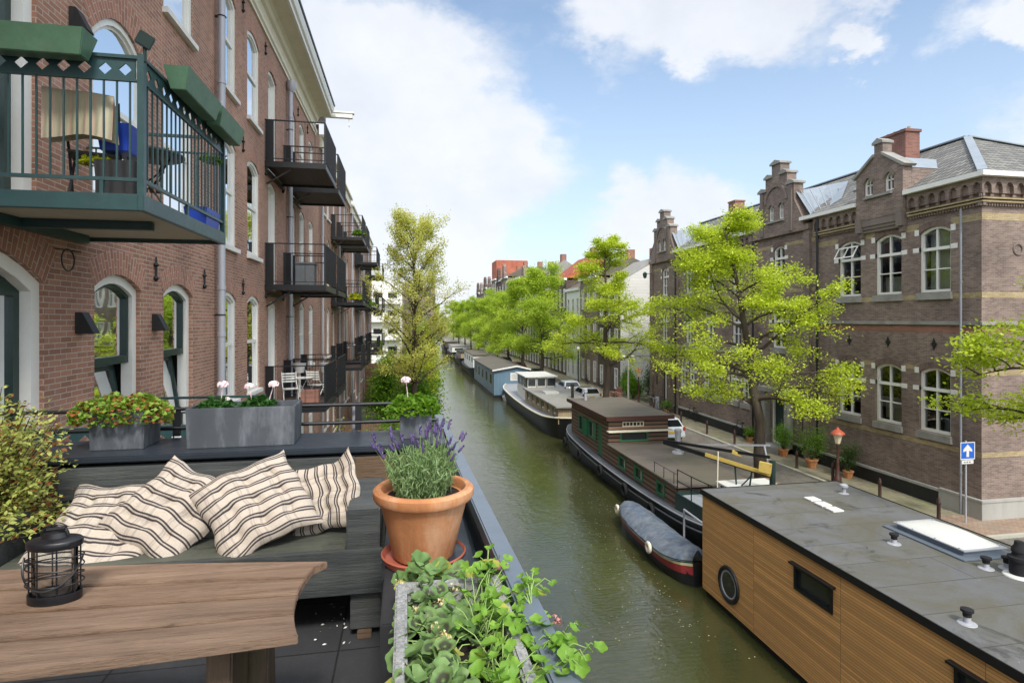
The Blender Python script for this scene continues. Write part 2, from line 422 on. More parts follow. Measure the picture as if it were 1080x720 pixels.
# pantiles: waves along and across the slope
def pantile(name, c1, c2, along='y'):
    t = NT(name); co = t.coord(); sx = t.node('ShaderNodeSeparateXYZ'); t.l.new(co, sx.inputs[0])
    a = sx.outputs[1] if along == 'y' else sx.outputs[0]
    w = t.math('ABSOLUTE', t.math('SINE', t.math('MULTIPLY', a, math.pi/.24)))
    r = t.math('FRACT', t.math('DIVIDE', sx.outputs[2], .20))
    wn = t.node('ShaderNodeTexWhiteNoise', noise_dimensions='2D')
    cc = t.node('ShaderNodeCombineXYZ'); t.l.new(t.math('FLOOR', t.math('DIVIDE', a, .24)), cc.inputs[0]); t.l.new(t.math('FLOOR', t.math('DIVIDE', sx.outputs[2], .2)), cc.inputs[1])
    t.l.new(cc.outputs[0], wn.inputs['Vector'])
    c = t.mix(wn.outputs[0], srgb(c1), srgb(c2))
    gap = t.math('MAXIMUM', t.math('LESS_THAN', w, .28), t.math('GREATER_THAN', r, .82))
    c = t.mix(gap, c, tuple(x*.22 for x in srgb(c1)))
    c = t.mix(t.math('MULTIPLY', t.ramp(t.noise(co, .8, 6, .7),.45,.75), .4), c, srgb('6f6c62'))
    t.base(c); t.rough(.75)
    t.bump(t.math('SUBTRACT', w, t.math('MULTIPLY', r, .8)), .9, .05); return t.m
M_['pantile'] = pantile('pantile', '636360', '86857F')
M_['pantile_x'] = pantile('pantile_x', '636360', '86857F', 'x')
M_['pantile_red'] = pantile('pantile_red', 'B5583A', 'A04A30')

# ------------------------------------------------------------------ camera, sky, sun
cam = bpy.data.cameras.new('camera'); cam.lens = 20.0; cam.sensor_width = 36; cam.shift_y = -23/1080
cam.clip_end = 3000; cam.clip_start = .05
co_ = bpy.data.objects.new('camera', cam); COL.objects.link(co_); co_.rotation_euler = (R(90), 0, -YAW); sc.camera = co_
sc.view_settings.view_transform = 'Standard'; sc.view_settings.look = 'None'; sc.view_settings.exposure = EXPO
sc.view_settings.gamma = 1; sc.view_settings.use_curve_mapping = False

SUN = Vector((.04, -.64, .77)).normalized()
elev = math.asin(SUN.z); az = math.atan2(SUN.x, SUN.y)
w = bpy.data.worlds.new('World'); sc.world = w; w.use_nodes = True
nt = w.node_tree; N = nt.nodes; Lk = nt.links
class WT(NT):
    def __init__(s): s.t = nt; s.n = N; s.l = Lk
t = WT(); bg = N['Background']
sky = N.new('ShaderNodeTexSky'); sky.sky_type = 'NISHITA'; sky.sun_disc = False
sky.sun_elevation = elev; sky.sun_rotation = az; sky.air_density = 1.0; sky.dust_density = .6; sky.ozone_density = 1.5
gen = t.coord('Generated')
sx = N.new('ShaderNodeSeparateXYZ'); Lk.new(gen, sx.inputs[0]); zz = sx.outputs[2]
warp = N.new('ShaderNodeTexNoise'); warp.inputs['Scale'].default_value = 3.5; warp.inputs['Detail'].default_value = 8; warp.inputs['Roughness'].default_value = .62
Lk.new(t.scaled(gen,1,1,1.6), warp.inputs['Vector'])
wv = N.new('ShaderNodeVectorMath'); wv.operation = 'MULTIPLY_ADD'
Lk.new(warp.outputs['Color'], wv.inputs[0]); wv.inputs[1].default_value = (.26,.26,.26)
wo = N.new('ShaderNodeVectorMath'); wo.operation = 'SUBTRACT'; Lk.new(gen, wo.inputs[0]); wo.inputs[1].default_value = (.13,.13,.13)
Lk.new(wo.outputs[0], wv.inputs[2])
blobs = [(395,60,.20),(470,120,.20),(420,190,.26),(545,165,.15),(370,120,.2),(360,300,.3),(480,290,.17),(505,215,.14),
         (680,12,.13),(770,-2,.15),(850,-8,.13),(610,-6,.10),(735,28,.08),(1030,3,.08),(1060,15,.05),(930,22,.06),(915,40,.05),
         (710,215,.11),(755,240,.11),(650,190,.06),(675,250,.13),(1230,60,.16),(-200,100,.5),(-300,-200,.5),(1500,250,.5),(500,-500,.35)]
m = None
for u, v, r in blobs:
    dv = N.new('ShaderNodeVectorMath'); dv.operation = 'DISTANCE'; Lk.new(wv.outputs[0], dv.inputs[0]); dv.inputs[1].default_value = direction(u, v)
    q = t.math('SUBTRACT', 1.0, t.math('DIVIDE', dv.outputs['Value'], r*.85), clamp=True)
    m = q if m is None else t.math('ADD', m, q)
fine = t.noise(t.scaled(gen,1,1,1.8), 7, 9, .62)
d = t.math('ADD', t.math('MULTIPLY', m, 1.25), t.math('MULTIPLY', t.math('SUBTRACT', fine, .5), 1.1))
mr = N.new('ShaderNodeMapRange'); mr.interpolation_type = 'SMOOTHSTEP'; Lk.new(d, mr.inputs[0]); mr.inputs[1].default_value = .10; mr.inputs[2].default_value = .95
back = t.ramp(sx.outputs[1], .35, -.3)    # behind the eye the unseen cloud deck closes, brightened below as fill light
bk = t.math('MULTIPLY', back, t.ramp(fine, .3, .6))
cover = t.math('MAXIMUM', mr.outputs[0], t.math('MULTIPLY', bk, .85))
veil = t.math('MULTIPLY', t.ramp(zz, .50, 0.02), .80)
thin = t.math('MULTIPLY', t.ramp(t.noise(t.scaled(gen,1,1,3), 2.4, 8, .65), .42, .75), .35)
shade = t.noise(t.scaled(gen,1,1,1.4), 5, 6, .6)
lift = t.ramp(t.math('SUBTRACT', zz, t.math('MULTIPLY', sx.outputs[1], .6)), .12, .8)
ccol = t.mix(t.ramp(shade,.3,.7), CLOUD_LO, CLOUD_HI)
ccol = t.mix(lift, ccol, CLOUD_FILL)  # unseen sky overhead and behind made extra bright to add fill light
skyb = t.mix(1.0, sky.outputs[0], SKYMUL, 'MULTIPLY')
s1 = t.mix(t.math('MAXIMUM', veil, thin), skyb, VEIL)
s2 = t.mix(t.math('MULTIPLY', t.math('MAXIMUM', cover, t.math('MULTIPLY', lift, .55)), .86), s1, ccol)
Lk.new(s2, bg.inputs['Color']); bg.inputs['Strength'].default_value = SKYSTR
sun = bpy.data.lights.new('sun', 'SUN'); sun.energy = SUNE; sun.angle = R(10); sun.color = (1, .95, .87)
so = bpy.data.objects.new('sun', sun); COL.objects.link(so); so.rotation_euler = SUN.to_track_quat('Z','Y').to_euler(); so.location = (0,-5,12)

# ------------------------------------------------------------------ ground, water, street
t = NT('canal_water'); co = t.coord()
mp = t.scaled(co, 1, .8, 1)
n1 = t.noise(t.scaled(co,1.5,1.0,1), 1.6, 3, .55, .3); n2 = t.noise(t.scaled(co,.45,2.2,1), 4.2, 4, .6, .6); n3 = t.noise(co, .35, 3, .5)
h = t.math('ADD', t.math('MULTIPLY', n1, .55), t.math('ADD', t.math('MULTIPLY', n2, .34), t.math('MULTIPLY', n3, .9)))
murk = t.noise(co, .25, 4, .6)
t.base(t.mix(t.ramp(murk,.3,.7), (.032,.036,.012), (.054,.057,.022)))
t.rough(.045); t.b.inputs['IOR'].default_value = 1.75; t.b.inputs['Specular IOR Level'].default_value = .5
t.bump(h, .42, .06)
W = MB()
W.add([(-30,-60,WATER),(60,-60,WATER),(60,420,WATER),(-30,420,WATER)], [(0,1,2,3)]); struct(W, 'water', t.m, recalc=False)
rnd = random.Random(77); b = MB()
for i in range(800):
    if rnd.random() < .62: y = rnd.uniform(14, 40); x = 8.3 - abs(rnd.gauss(0, 1.3)) + (y > 24)*1.2
    else: y = rnd.uniform(8, 70); x = rnd.uniform(2.5, 9.3)
    s_ = rnd.uniform(.010, .028); a = rnd.uniform(0, 6.28)
    b.add([(x+s_*math.cos(a+k*1.57), y+s_*math.sin(a+k*1.57)*rnd.uniform(.5,1), WATER+.006) for k in range(4)], [(0,1,2,3)])
o = fin(b, 'floating_petals', plain('petal_litter','A8A588',.8,.2,3,0), recalc=False); o['label']='scatter of pale elm seeds and petals drifting on the canal water'; o['category']='petals'; o['kind']='stuff'

def sheet(name, poly, z, mat, skirt=None):
    b = MB(); b.add([(x,y,z) for x,y in poly], [tuple(range(len(poly)))])
    if skirt:
        n = len(poly)
        for i in range(n):
            (x0,y0),(x1,y1) = poly[i], poly[(i+1)%n]
            b.add([(x0,y0,z),(x1,y1,z),(x1,y1,skirt),(x0,y0,skirt)], [(0,1,2,3)])
    return struct(b, name, mat, recalc=False)
QX = 14.35
b = MB(); b.box(-900,900,-300,1500,-12,-11); struct(b, 'ground', M_['garden_soil'])
sheet('road', [(QX+.35,-60),(60,-60),(60,16),(18.6,16),(18.6,420),(QX+.35,420)], STREET, M_['road_brick'])
b = MB(); b.box(QX,QX+.35,-60,420,-9.6,STREET+.02); struct(b, 'quay_edge', M_['kerb'])
b = MB(); b.box(QX+.02,QX+.3,-60,420,-10,STREET-.25); struct(b, 'quay', M_['quay'])
b = MB(); b.box(18.6,18.75,16,420,STREET-.1,STREET+.10); b.box(18.75,60,15.85,16.0,STREET-.1,STREET+.10); struct(b, 'kerb', M_['kerb'])
sheet('pavement', [(18.75,16.0),(60,16.0),(60,46),(32,46),(32,420),(18.75,420)], STREET+.095, M_['pave'])
sheet('pavement_corner', [(18.75,16.0),(60,16.0),(60,17.6),(20.85,17.6),(20.3,17.9),(18.75,17.9)], STREET+.099, M_['pave_red'])
# left bank garden
bank = [(-3.9,4.4),(1.45,4.4),(1.5,70),(3,120),(6.5,230),(12,420),(-60,420),(-60,4.4)]
sheet('garden_ground', bank, -7.35, M_['garden_soil'], skirt=-10)
sheet('far_canal_end', [(4,330),(QX,330),(QX,420),(4,420)], -7.3, M_['garden_soil'], skirt=-10)
# ------------------------------------------------------------------ walls, openings, windows
def outline(a0, a1, z0, z1, rise, n=8):
    """closed outline of an opening; z1 is the crown, the springing lies rise below"""
    pts = [(a1, z0), (a0, z0)]
    if rise <= 1e-6: return pts + [(a0, z1), (a1, z1)]
    for i in range(n+1):
        t = i/n; pts.append((a0 + (a1-a0)*t, z1 - rise + rise*(1-(2*t-1)**2)))
    return pts
def archz(op, a):
    a0, a1, z0, z1, rise = op[:5]; t = (a-a0)/(a1-a0)
    return z1 - rise + rise*(1-(2*t-1)**2)
def wall(mb, M, A0, A1, Z0, Z1, ops, depth=.22, n=8):
    br = {A0, A1}
    for o in ops:
        br |= {o[0], o[1]}
        if o[4] > 0: br |= {o[0] + (o[1]-o[0])*i/n for i in range(1, n)}
    br = sorted(x for x in br if A0-1e-6 <= x <= A1+1e-6)
    top = Z1 if callable(Z1) else (lambda a: Z1)
    for l, r in zip(br[:-1], br[1:]):
        if r-l < 1e-5: continue
        mid = (l+r)/2
        inside = sorted([o for o in ops if o[0]-1e-6 < mid < o[1]+1e-6], key=lambda o: o[2])
        zl = zr = Z0
        for o in inside:
            mb.add([M(l,zl,0), M(r,zr,0), M(r,o[2],0), M(l,o[2],0)], [(0,1,2,3)])
            zl, zr = archz(o,l), archz(o,r)
        mb.add([M(l,zl,0), M(r,zr,0), M(r,top(r),0), M(l,top(l),0)], [(0,1,2,3)])
    for o in ops:
        pl = outline(*o[:5], n); k = len(pl)
        for i in range(k):
            (a,z),(a2,z2) = pl[i], pl[(i+1)%k]
            mb.add([M(a,z,0), M(a2,z2,0), M(a2,z2,-depth), M(a,z,-depth)], [(0,1,2,3)])
def voussoir(parent, name, mat, M, op, h=.32, ext=.0, proud=.004, n=12):
    a0,a1,z0,z1,rise = op[:5]; b = MB(); s = 0; prev = None; w = a1-a0
    for i in range(n+1):
        t = i/n; a = a0 + w*t; z = z1 - rise + rise*(1-(2*t-1)**2)
        sl = -4*rise*(2*t-1)/w if rise else 0; tl = math.hypot(1, sl)
        k = .34 if rise == 0 else 1.0
        nx, nz = -sl/tl, 1/tl
        if rise == 0: nx = (2*t-1)*.25
        p = (a, z); q = (a + nx*h + ext*(2*t-1), z + nz*h)
        if prev:
            ds = math.hypot(p[0]-prev[0][0], p[1]-prev[0][1])
            b.add([M(*prev[0],proud), M(*p,proud), M(*q,proud), M(*prev[1],proud)], [(0,1,2,3)], [[(0,s),(0,s+ds),(h,s+ds*1.15),(h,s)]])
            s += ds
        prev = (p, q)
    return fin(b, name, mat, parent, recalc=False)
def poly_face(mb, pl, M, d):
    return mb.add([M(a,z,d) for a,z in pl], [tuple(range(len(pl)))])
def inset(op, t):
    a0,a1,z0,z1,rise = op[:5]
    return (a0+t, a1-t, z0+t, z1-t, rise*(1-2*t/(a1-a0)) if rise else 0)

def sash(parent, M, op, style='white', sill=.06, curtain=None, room=True, depth=.22, mullion=False, panes=None, silmat=None, silh=.09):
    """a part of the house: window > frame... here: window = frame ring, children pane, sill, curtain"""
    a0,a1,z0,z1,rise = op[:5]; fw = .085
    green = style == 'green'
    fw = .12 if green else fw
    outer = outline(*op[:5]); inner = outline(*inset(op, fw))
    b = MB(); b.ring(outer, inner, M, -depth, -.07 if green else -.03)
    if style == 'white':
        tz = z0 + (z1-z0)*.52
        b.ring(outline(*inset(op, fw-.002)), outline(*inset(op, fw+.045)), M, -depth+.02, -.07)
        i = inset(op, fw)
        b.prism([(i[0],tz-.04),(i[1],tz-.04),(i[1],tz+.04),(i[0],tz+.04)], M, -depth+.01, -.055)
        if mullion:
            m = (a0+a1)/2; b.prism([(m-.02,z0+fw),(m+.02,z0+fw),(m+.02,z1-fw-.03),(m-.02,z1-fw-.03)], M, -depth+.02, -.08)
    win = fin(b, 'window', M_['paint_white'], parent)
    if green:
        i = inset(op, fw); tz = z0 + (z1-z0)*.54
        b = MB(); b.ring(outline(i[0],i[1],tz,i[3],i[4]), outline(i[0]+.045,i[1]-.045,tz+.11,i[3]-.05,i[4]*.95), M, -depth+.0, -.12)
        g = fin(b, 'sash', M_['dark_green'], win)
        # lower hopper sash leaning into the room
        hh = tz - i[2]
        def MT(a, z, d): f = (z-i[2])/hh; return M(a, z, d - .20*f)
        b = MB(); b.ring(outline(i[0]+.02,i[1]-.02,i[2]+.02,tz-.04,0), outline(i[0]+.075,i[1]-.075,i[2]+.09,tz-.1,0), MT, -.16, -.11)
        fin(b, 'hopper_sash', M_['dark_green'], win)
        b = MB(); poly_face(b, outline(i[0]+.07,i[1]-.07,i[2]+.08,tz-.09,0), MT, -.14); fin(b, 'pane', M_['glass'], win, recalc=False)
        b = MB(); poly_face(b, outline(i[0]+.04,i[1]-.04,tz+.1,i[3]-.045,i[4]*.95), M, -.17); fin(b, 'pane', M_['glass'], win, recalc=False)
        curtain = 'green'
    else:
        b = MB(); poly_face(b, outline(*inset(op, fw)), M, -.095); fin(b, 'pane', M_['glass'], win, recalc=False)
    if curtain:
        b = MB(); i = inset(op, .05); dd = -.42 if green else -.30; w = i[1]-i[0]
        spans = {'both':[(i[0],i[0]+w*.42),(i[1]-w*.2,i[1])],'green':[(i[0]-.1,i[0]+w*.55),(i[0]+w*.66,i[1]+.1)], 'left':[(i[0],i[0]+w*.35)], 'half':[(i[0],i[1])], 'full':[(i[0],i[1])]}[curtain]
        top = z1-rise*.4 if curtain != 'green' else z0+(z1-z0)*.62; bot = z0 + .02
        if curtain == 'half': top = z0 + (z1-z0)*.28
        for s0, s1 in spans:
            n = max(6, int((s1-s0)/.03))
            for k in range(n):
                x0 = s0+(s1-s0)*k/n; x1 = s0+(s1-s0)*(k+1)/n
                d0 = dd + .02*math.sin(k*2.1); d1 = dd + .02*math.sin((k+1)*2.1)
                b.add([M(x0,bot,d0),M(x1,bot,d1),M(x1,top,d1),M(x0,top,d0)], [(0,1,2,3)])
        fin(b, 'curtain', M_['curtain'], win, recalc=False)
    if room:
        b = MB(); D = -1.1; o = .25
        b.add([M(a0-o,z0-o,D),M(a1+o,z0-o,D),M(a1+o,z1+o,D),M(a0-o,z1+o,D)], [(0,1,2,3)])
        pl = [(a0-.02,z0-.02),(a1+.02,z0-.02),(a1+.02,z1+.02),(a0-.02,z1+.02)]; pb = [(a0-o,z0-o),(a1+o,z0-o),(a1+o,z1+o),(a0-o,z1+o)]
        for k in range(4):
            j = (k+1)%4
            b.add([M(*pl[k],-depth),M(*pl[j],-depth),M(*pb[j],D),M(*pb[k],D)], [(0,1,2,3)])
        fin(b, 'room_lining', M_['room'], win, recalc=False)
    if sill:
        b = MB(); b.prism([(a0-.05,z0-silh),(a1+.05,z0-silh),(a1+.05,z0+.003),(a0-.05,z0+.003)], M, -.1, sill)
        fin(b, 'sill', silmat or M_['stone_white'], win)
    return win

def glazed_door(parent, M, op, mat, glasses=1, frame=.09, white_outer=True, depth=.25, curtain=None):
    a0,a1,z0,z1,rise = op[:5]
    b = MB(); b.ring(outline(*op[:5]), outline(*inset(op,frame)), M, -depth, -.05)
    d = fin(b, 'door_frame' , M_['paint_white'] if white_outer else mat, parent)
    i = inset(op, frame); b = MB(); gb = MB(); w = (i[1]-i[0])/glasses
    for k in range(glasses):
        o = (i[0]+w*k, i[0]+w*(k+1), i[2], i[3], i[4] if glasses == 1 else 0)
        if glasses > 1: o = (o[0],o[1],o[2],z1-rise-.05,0)
        b.ring(outline(*o), outline(*inset(o,.1)), M, -depth+.02, -depth+.09)
        poly_face(gb, outline(*inset(o,.09)), M, -depth+.05)
    if glasses > 1:
        zt = z1-rise-.05
        top = [(i[0],zt+.0),(i[1],zt+.0)] + [p for p in outline(*i)[2:][::-1]]
        n = len(top); cx = (i[0]+i[1])/2
        inn = [(cx+(x-cx)*.86, zt+.08+(z-zt)*.6) for x,z in top]
        b.ring(top, inn, M, -depth+.02, -depth+.09); poly_face(gb, [(cx+(x-cx)*.9, zt+.06+(z-zt)*.7) for x,z in top], M, -depth+.05)
    fin(b, 'door', mat, d); fin(gb, 'pane', M_['glass'], d, recalc=False)
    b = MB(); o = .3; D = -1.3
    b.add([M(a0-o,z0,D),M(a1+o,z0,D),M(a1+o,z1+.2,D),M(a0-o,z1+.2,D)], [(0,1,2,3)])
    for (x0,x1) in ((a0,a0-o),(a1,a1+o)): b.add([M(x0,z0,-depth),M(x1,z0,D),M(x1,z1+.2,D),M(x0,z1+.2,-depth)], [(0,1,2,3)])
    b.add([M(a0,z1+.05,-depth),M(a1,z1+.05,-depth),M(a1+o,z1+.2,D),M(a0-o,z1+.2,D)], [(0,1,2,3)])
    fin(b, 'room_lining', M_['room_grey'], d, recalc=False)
    if curtain:
        b = MB(); n = 20; s0, s1 = curtain
        for k in range(n):
            x0 = s0+(s1-s0)*k/n; x1 = s0+(s1-s0)*(k+1)/n
            d0 = -.5+.02*math.sin(k*2.1); d1 = -.5+.02*math.sin((k+1)*2.1)
            b.add([M(x0,z0,d0),M(x1,z0,d1),M(x1,z1-rise,d1),M(x0,z1-rise,d0)], [(0,1,2,3)])
        fin(b, 'curtain', M_['curtain'], d, recalc=False)
    return d

def rail_tube(mb, pts, r, n=6):
    for p, q in zip(pts[:-1], pts[1:]): mb.cyl(p, q, r, n=n)

# ------------------------------------------------------------------ left row, house nearest the eye
X0 = -3.9; STO = 3.47
ML = lambda a, z, d: (X0 + d, a, z)
hA = thing('apartment_building', 'tall red brick apartment building with cream cornice, nearest on the left', 'apartment building', (-6, 12, -7.35))
DC, PIPES = [(17.4,18.5),(20.6,21.6)], [12.75, 19.95, 27.0]
WINS = [(8.1,9.4,'green'),(10.2,11.5,'green'),(13.1,14.25,'white'),(15.2,16.4,'white'),(22.3,23.35,'white'),(24.35,25.5,'white')]
ops = []; wl_ = []
for k in range(-1, 3):
    for (a0,a1,stl) in WINS:
        if k == -1 and a0 < 12: continue
        z0 = -1.84 + STO*k; z1 = .62 + STO*k if k < 2 else 7.40
        o = (a0, a1, z0, z1, .17)
        if k in (0,) and stl == 'green': o = (a0,a1,z0-.25,z1,.19)
        ops.append(o); wl_.append((o, 'green' if (stl == 'green' and k == 0) else 'white', k))
    for (a0,a1) in DC:
        ops.append((a0,a1,-2.6+STO*k, .55+STO*k if k < 2 else 7.3, .14))
near_doors = [(4.9,7.08,-2.6,.74,.34),(4.9,6.95,.88,4.15,.34),(4.9,6.95,4.34,7.35,.3)]
big_arch = (8.05,9.62,1.55,4.12,.42)
ops = [o for o in ops if not (abs(o[0]-8.1)<.01 and abs(o[2]-(-1.84+STO))<.01)]
wl_ = [x for x in wl_ if not (abs(x[0][0]-8.1)<.01 and x[2]==1)]
alls = ops + near_doors + [big_arch]
b = MB(); wall(b, ML, -6, 27.15, -8.6, 8.35, alls)
b.box(-12, X0-.001, 27.13, 27.15, -8.6, 8.9); b.box(-12,-11.9,-6,27.15,-8.6,9)
b.box(-12, X0-.001, -6.1, -6, -8.6, 9)
fin(b, 'wall', M_['brick_red'], hA, recalc=False)
i_ = 0
for o, stl, k in wl_:
    cur = ['half','left',None,'both','half'][i_ % 5] if stl == 'white' else None; i_ += 1
    sash(hA, ML, o, stl, curtain=cur, sill=.09 if k >= 0 else 0)
    voussoir(hA, 'brick_arch', M_['brick_arch'], ML, o, .34)
sash(hA, ML, big_arch, 'white', curtain=None, sill=0); voussoir(hA, 'brick_arch', M_['brick_arch'], ML, big_arch, .42)
for o in near_doors:
    glazed_door(hA, ML, o, M_['dark_green'], 3, frame=.14, curtain=(o[1]-.9, o[1]-.45)); voussoir(hA, 'brick_arch', M_['brick_arch'], ML, o, .42)
for k in range(-1,3):
    for (a0,a1) in DC:
        o = (a0,a1,-2.6+STO*k, .55+STO*k if k < 2 else 7.3, .14)
        glazed_door(hA, ML, o, M_['paint_white'], 1); voussoir(hA, 'brick_arch', M_['brick_arch'], ML, o, .3)
# cornice: profile along the street
def extr(mb, prof, y0, y1):
    n = len(prof); v = [(x,y0,z) for x,z in prof] + [(x,y1,z) for x,z in prof]
    return mb.add(v, [tuple(range(n)), tuple(range(2*n-1,n-1,-1))] + [(i,(i+1)%n,n+(i+1)%n,n+i) for i in range(n)])
b = MB()
extr(b, [(X0,8.02),(X0+.05,8.02),(X0+.05,8.10),(X0+.10,8.14),(X0+.10,8.24),(X0+.04,8.26),(X0+.04,8.62),(X0+.12,8.66),(X0+.16,8.78),(X0+.24,8.86),(X0+.62,8.90),(X0+.62,8.98),(X0,9.0)], -6, 26.0)
fin(b, 'cornice', M_['paint_cream'], hA)
b = MB(); extr(b, [(X0+.625,8.88),(X0+.70,8.88),(X0+.70,9.02),(X0+.76,9.06),(X0+.80,9.2),(X0+.80,9.34),(X0+.3,9.36),(X0+.3,9.0),(X0+.625,9.0)], -6, 26.0)
fin(b, 'fascia', M_['paint_white'], hA)
b = MB(); extr(b, [(X0+.3,9.365),(X0+.83,9.345),(X0+.85,9.40),(X0+.3,9.44)], -6.05, 26.05)
b.box(-12, X0+.3, -6, 27.15, 9.0, 9.42); fin(b, 'roof', M_['black_metal'], hA)
for y in PIPES[:2]:
    b = MB(); b.cyl((X0+.13,y,-7.4),(X0+.13,y,7.6), .075, n=12)
    for z in [-5.5,-3.6,-1.6,-.35,.62,2.6,4.9,6.7]: b.cyl((X0+.13,y,z),(X0+.13,y,z+.09), .088, n=12)
    b.lathe((X0+.15,y,7.55), [(.08,0),(.14,.12),(.16,.3),(.16,.34)], 12)
    fin(b, 'downpipe', M_['zinc'], hA, smooth=True)
    b = MB()
    for z in [-6.4,-2.9,.1,3.4,6.3]: b.torus((X0+.13,y,z), .085, .012, n=12, m=4); b.box(X0,X0+.06,y-.02,y+.02,z-.02,z+.02)
    fin(b, 'pipe_bracket', M_['iron'], hA)
b = MB()
for z in (.55, 4.0): 
    for y in (9.85, 12.05, 14.75, 17.0, 19.3): 
        if z > 2 and y < 9.9: continue
        b.tube([(X0+.03,y,z+.05),(X0+.03,y,z+.1),(X0+.03,y,z+.14),(X0+.03,y,z+.28),(X0+.03,y,z+.31),(X0+.03,y,z+.35),(X0+.03,y,z+.44)],[.012,.045,.016,.018,.045,.016,.012],8)
for y in (12.05,14.75,17.0,21.9,23.9): 
    z = 7.45; b.tube([(X0+.03,y,z-.02),(X0+.03,y,z+.03),(X0+.03,y,z+.07),(X0+.03,y,z+.2),(X0+.03,y,z+.23),(X0+.03,y,z+.27),(X0+.03,y,z+.36)],[.012,.045,.016,.018,.045,.016,.012],8)
fin_split(b, 'wall_anchor', M_['iron'], hA)
# black wall lamps
for n_, (y, z) in enumerate([(7.75,-.05),(9.85,-.05),(7.62,3.55)]):
    b = MB(); x = X0
    v = [(x,y-.09,z-.12),(x,y+.09,z-.12),(x,y+.09,z+.14),(x,y-.09,z+.14),(x+.20,y-.08,z-.12),(x+.20,y+.08,z-.12),(x+.07,y+.08,z+.14),(x+.07,y-.08,z+.14)]
    b.add(v, [(0,1,2,3),(4,5,6,7),(0,4,7,3),(1,5,6,2),(3,2,6,7),(0,1,5,4)])
    o = fin(b, 'wall_lamp', M_['iron'], bevel=.006)
    tag(o, ['black wedge wall lamp between the arched door and the first open window', 'black wedge wall lamp on the brick pier between the two open green windows', 'black wedge wall lamp beside the balcony door, above the towel'][n_], 'wall lamp', 'black wedge lamps on the brick wall')

# ------------------------------------------------------------------ green balcony
def diamond_panel(mb, P0, dirv, L, h, th, cell):
    """plate from P0 along dirv, height h, with diamond holes"""
    dv = Vector(dirv).normalized(); P0 = Vector(P0); n = max(1, round(L/cell)); c = L/n
    nrm = dv.cross(Vector((0,0,1))).normalized()
    for i in range(n):
        a = i*c; m = a + c/2; zc = h/2; r = min(h, c)*.33
        o8 = [(a,0),(m,0),(a+c,0),(a+c,zc),(a+c,h),(m,h),(a,h),(a,zc)]
        d8 = [(m-r/2,zc-r/2),(m,zc-r),(m+r/2,zc-r/2),(m+r,zc),(m+r/2,zc+r/2),(m,zc+r),(m-r/2,zc+r/2),(m-r,zc)]
        Mx = lambda x, z, d: P0 + dv*x + Vector((0,0,z)) + nrm*d
        mb.ring(o8, d8, Mx, -th/2, th/2)
def green_balcony(zf, y0, y1, xo, name_label, rail_h=1.22):
    x1 = xo
    b = MB(); b.box(X0, x1-.05, y0+.05, y1-.05, zf-.10, zf-.02); 
    bal = fin(b, 'balcony', M_['soffit'], hA)
    b = MB()
    b.box(x1-.05, x1, y0, y1, zf-.15, zf+.0); b.box(X0, x1-.05, y0, y0+.05, zf-.15, zf+.0); b.box(X0, x1-.05, y1-.05, y1, zf-.15, zf)
    b.box(X0, x1-.3, y0+.9, y0+.98, zf-.19, zf-.101)
    b.box(X0+.02, X0+.12, y0+.3, y1-.2, zf-.20, zf-.101)
    fin(b, 'deck_frame', M_['balcony_green'], bal, bevel=.006)
    b = MB(); z1 = zf + rail_h
    diamond_panel(b, (X0+.05,y0+.03,z1-.20), (1,0,0), x1-.05-X0-.05-.03, .18, .012, .17)
    diamond_panel(b, (x1-.03,y0+.07,z1-.20), (0,1,0), y1-y0-.1, .18, .012, .17)
    for p, q in (((X0,y0+.03),(x1-.02,y0+.03)),((x1-.03,y0+.03),(x1-.03,y1-.03)),((X0,y1-.03),(x1-.02,y1-.03))):
        b.bar((*p,z1),(*q,z1),.05,.03); b.bar((*p,z1-.205),(*q,z1-.205),.03,.02); b.bar((*p,zf+.13),(*q,zf+.13),.035,.03)
        L = math.dist(p,q); n = int(L/.105)
        for i in range(1,n):
            f = i/n; x = p[0]+(q[0]-p[0])*f; y = p[1]+(q[1]-p[1])*f
            b.bar((x,y,zf+.13),(x,y,z1-.21),.014)
    for x, y in ((x1-.03,y0+.03),(x1-.03,y1-.03)):
        b.bar((x,y,zf-.02),(x,y,z1+.03),.055)
    for x, y in ((x1-.35,y0+.03),(x1-.03,y0+1.1)): b.bar((x,y,zf-.01),(x,y,zf+.13),.03)
    fin(b, 'railing', M_['balcony_green'], bal)
    return bal
BX = -2.30
green_balcony(1.12, 5.6, 7.95, BX, '')
green_balcony(-2.30, 6.25, 8.6, -1.95, '', rail_h=1.22)
# window boxes hung on the green railing
def trough(mb, c, L, w, h, along, flare=.03, t=.012):
    cx, cy, z = c; lx, ly = (L/2, w/2) if along == 'x' else (w/2, L/2)
    o = [(-lx,-ly),(lx,-ly),(lx,ly),(-lx,ly)]
    bot = [(cx+x*(1-flare/lx), cy+y*(1-flare/ly), z) for x,y in o]; top = [(cx+x,cy+y,z+h) for x,y in o]
    ti = [(cx+x*(1-t/lx), cy+y*(1-t/ly), z+h) for x,y in o]; bi = [(cx+x*(1-(flare+t)/lx), cy+y*(1-(flare+t)/ly), z+h*.72) for x,y in o]
    v = bot+top+ti+bi; f = [(0,3,2,1),(12,13,14,15)]
    for k in range(4):
        j = (k+1)%4; f += [(k,j,4+j,4+k),(4+k,4+j,8+j,8+k),(8+k,8+j,12+j,12+k)]
    return mb.add(v, f)
def window_box(c, L, along, label):
    b = MB(); trough(b, c, L, .24, .22, along, .05)
    o = fin(b, 'window_box', M_['box_green'], bevel=.006); tag(o, label, 'window box', 'green window boxes on the balcony railing')
window_box((X0+.55, 5.50, 2.25), 1.35, 'x', 'long green metal window box on the near side of the upper balcony railing')
window_box((BX+.10, 6.55, 2.26), 1.0, 'y', 'green metal window box on the canal side of the balcony railing, nearer one')
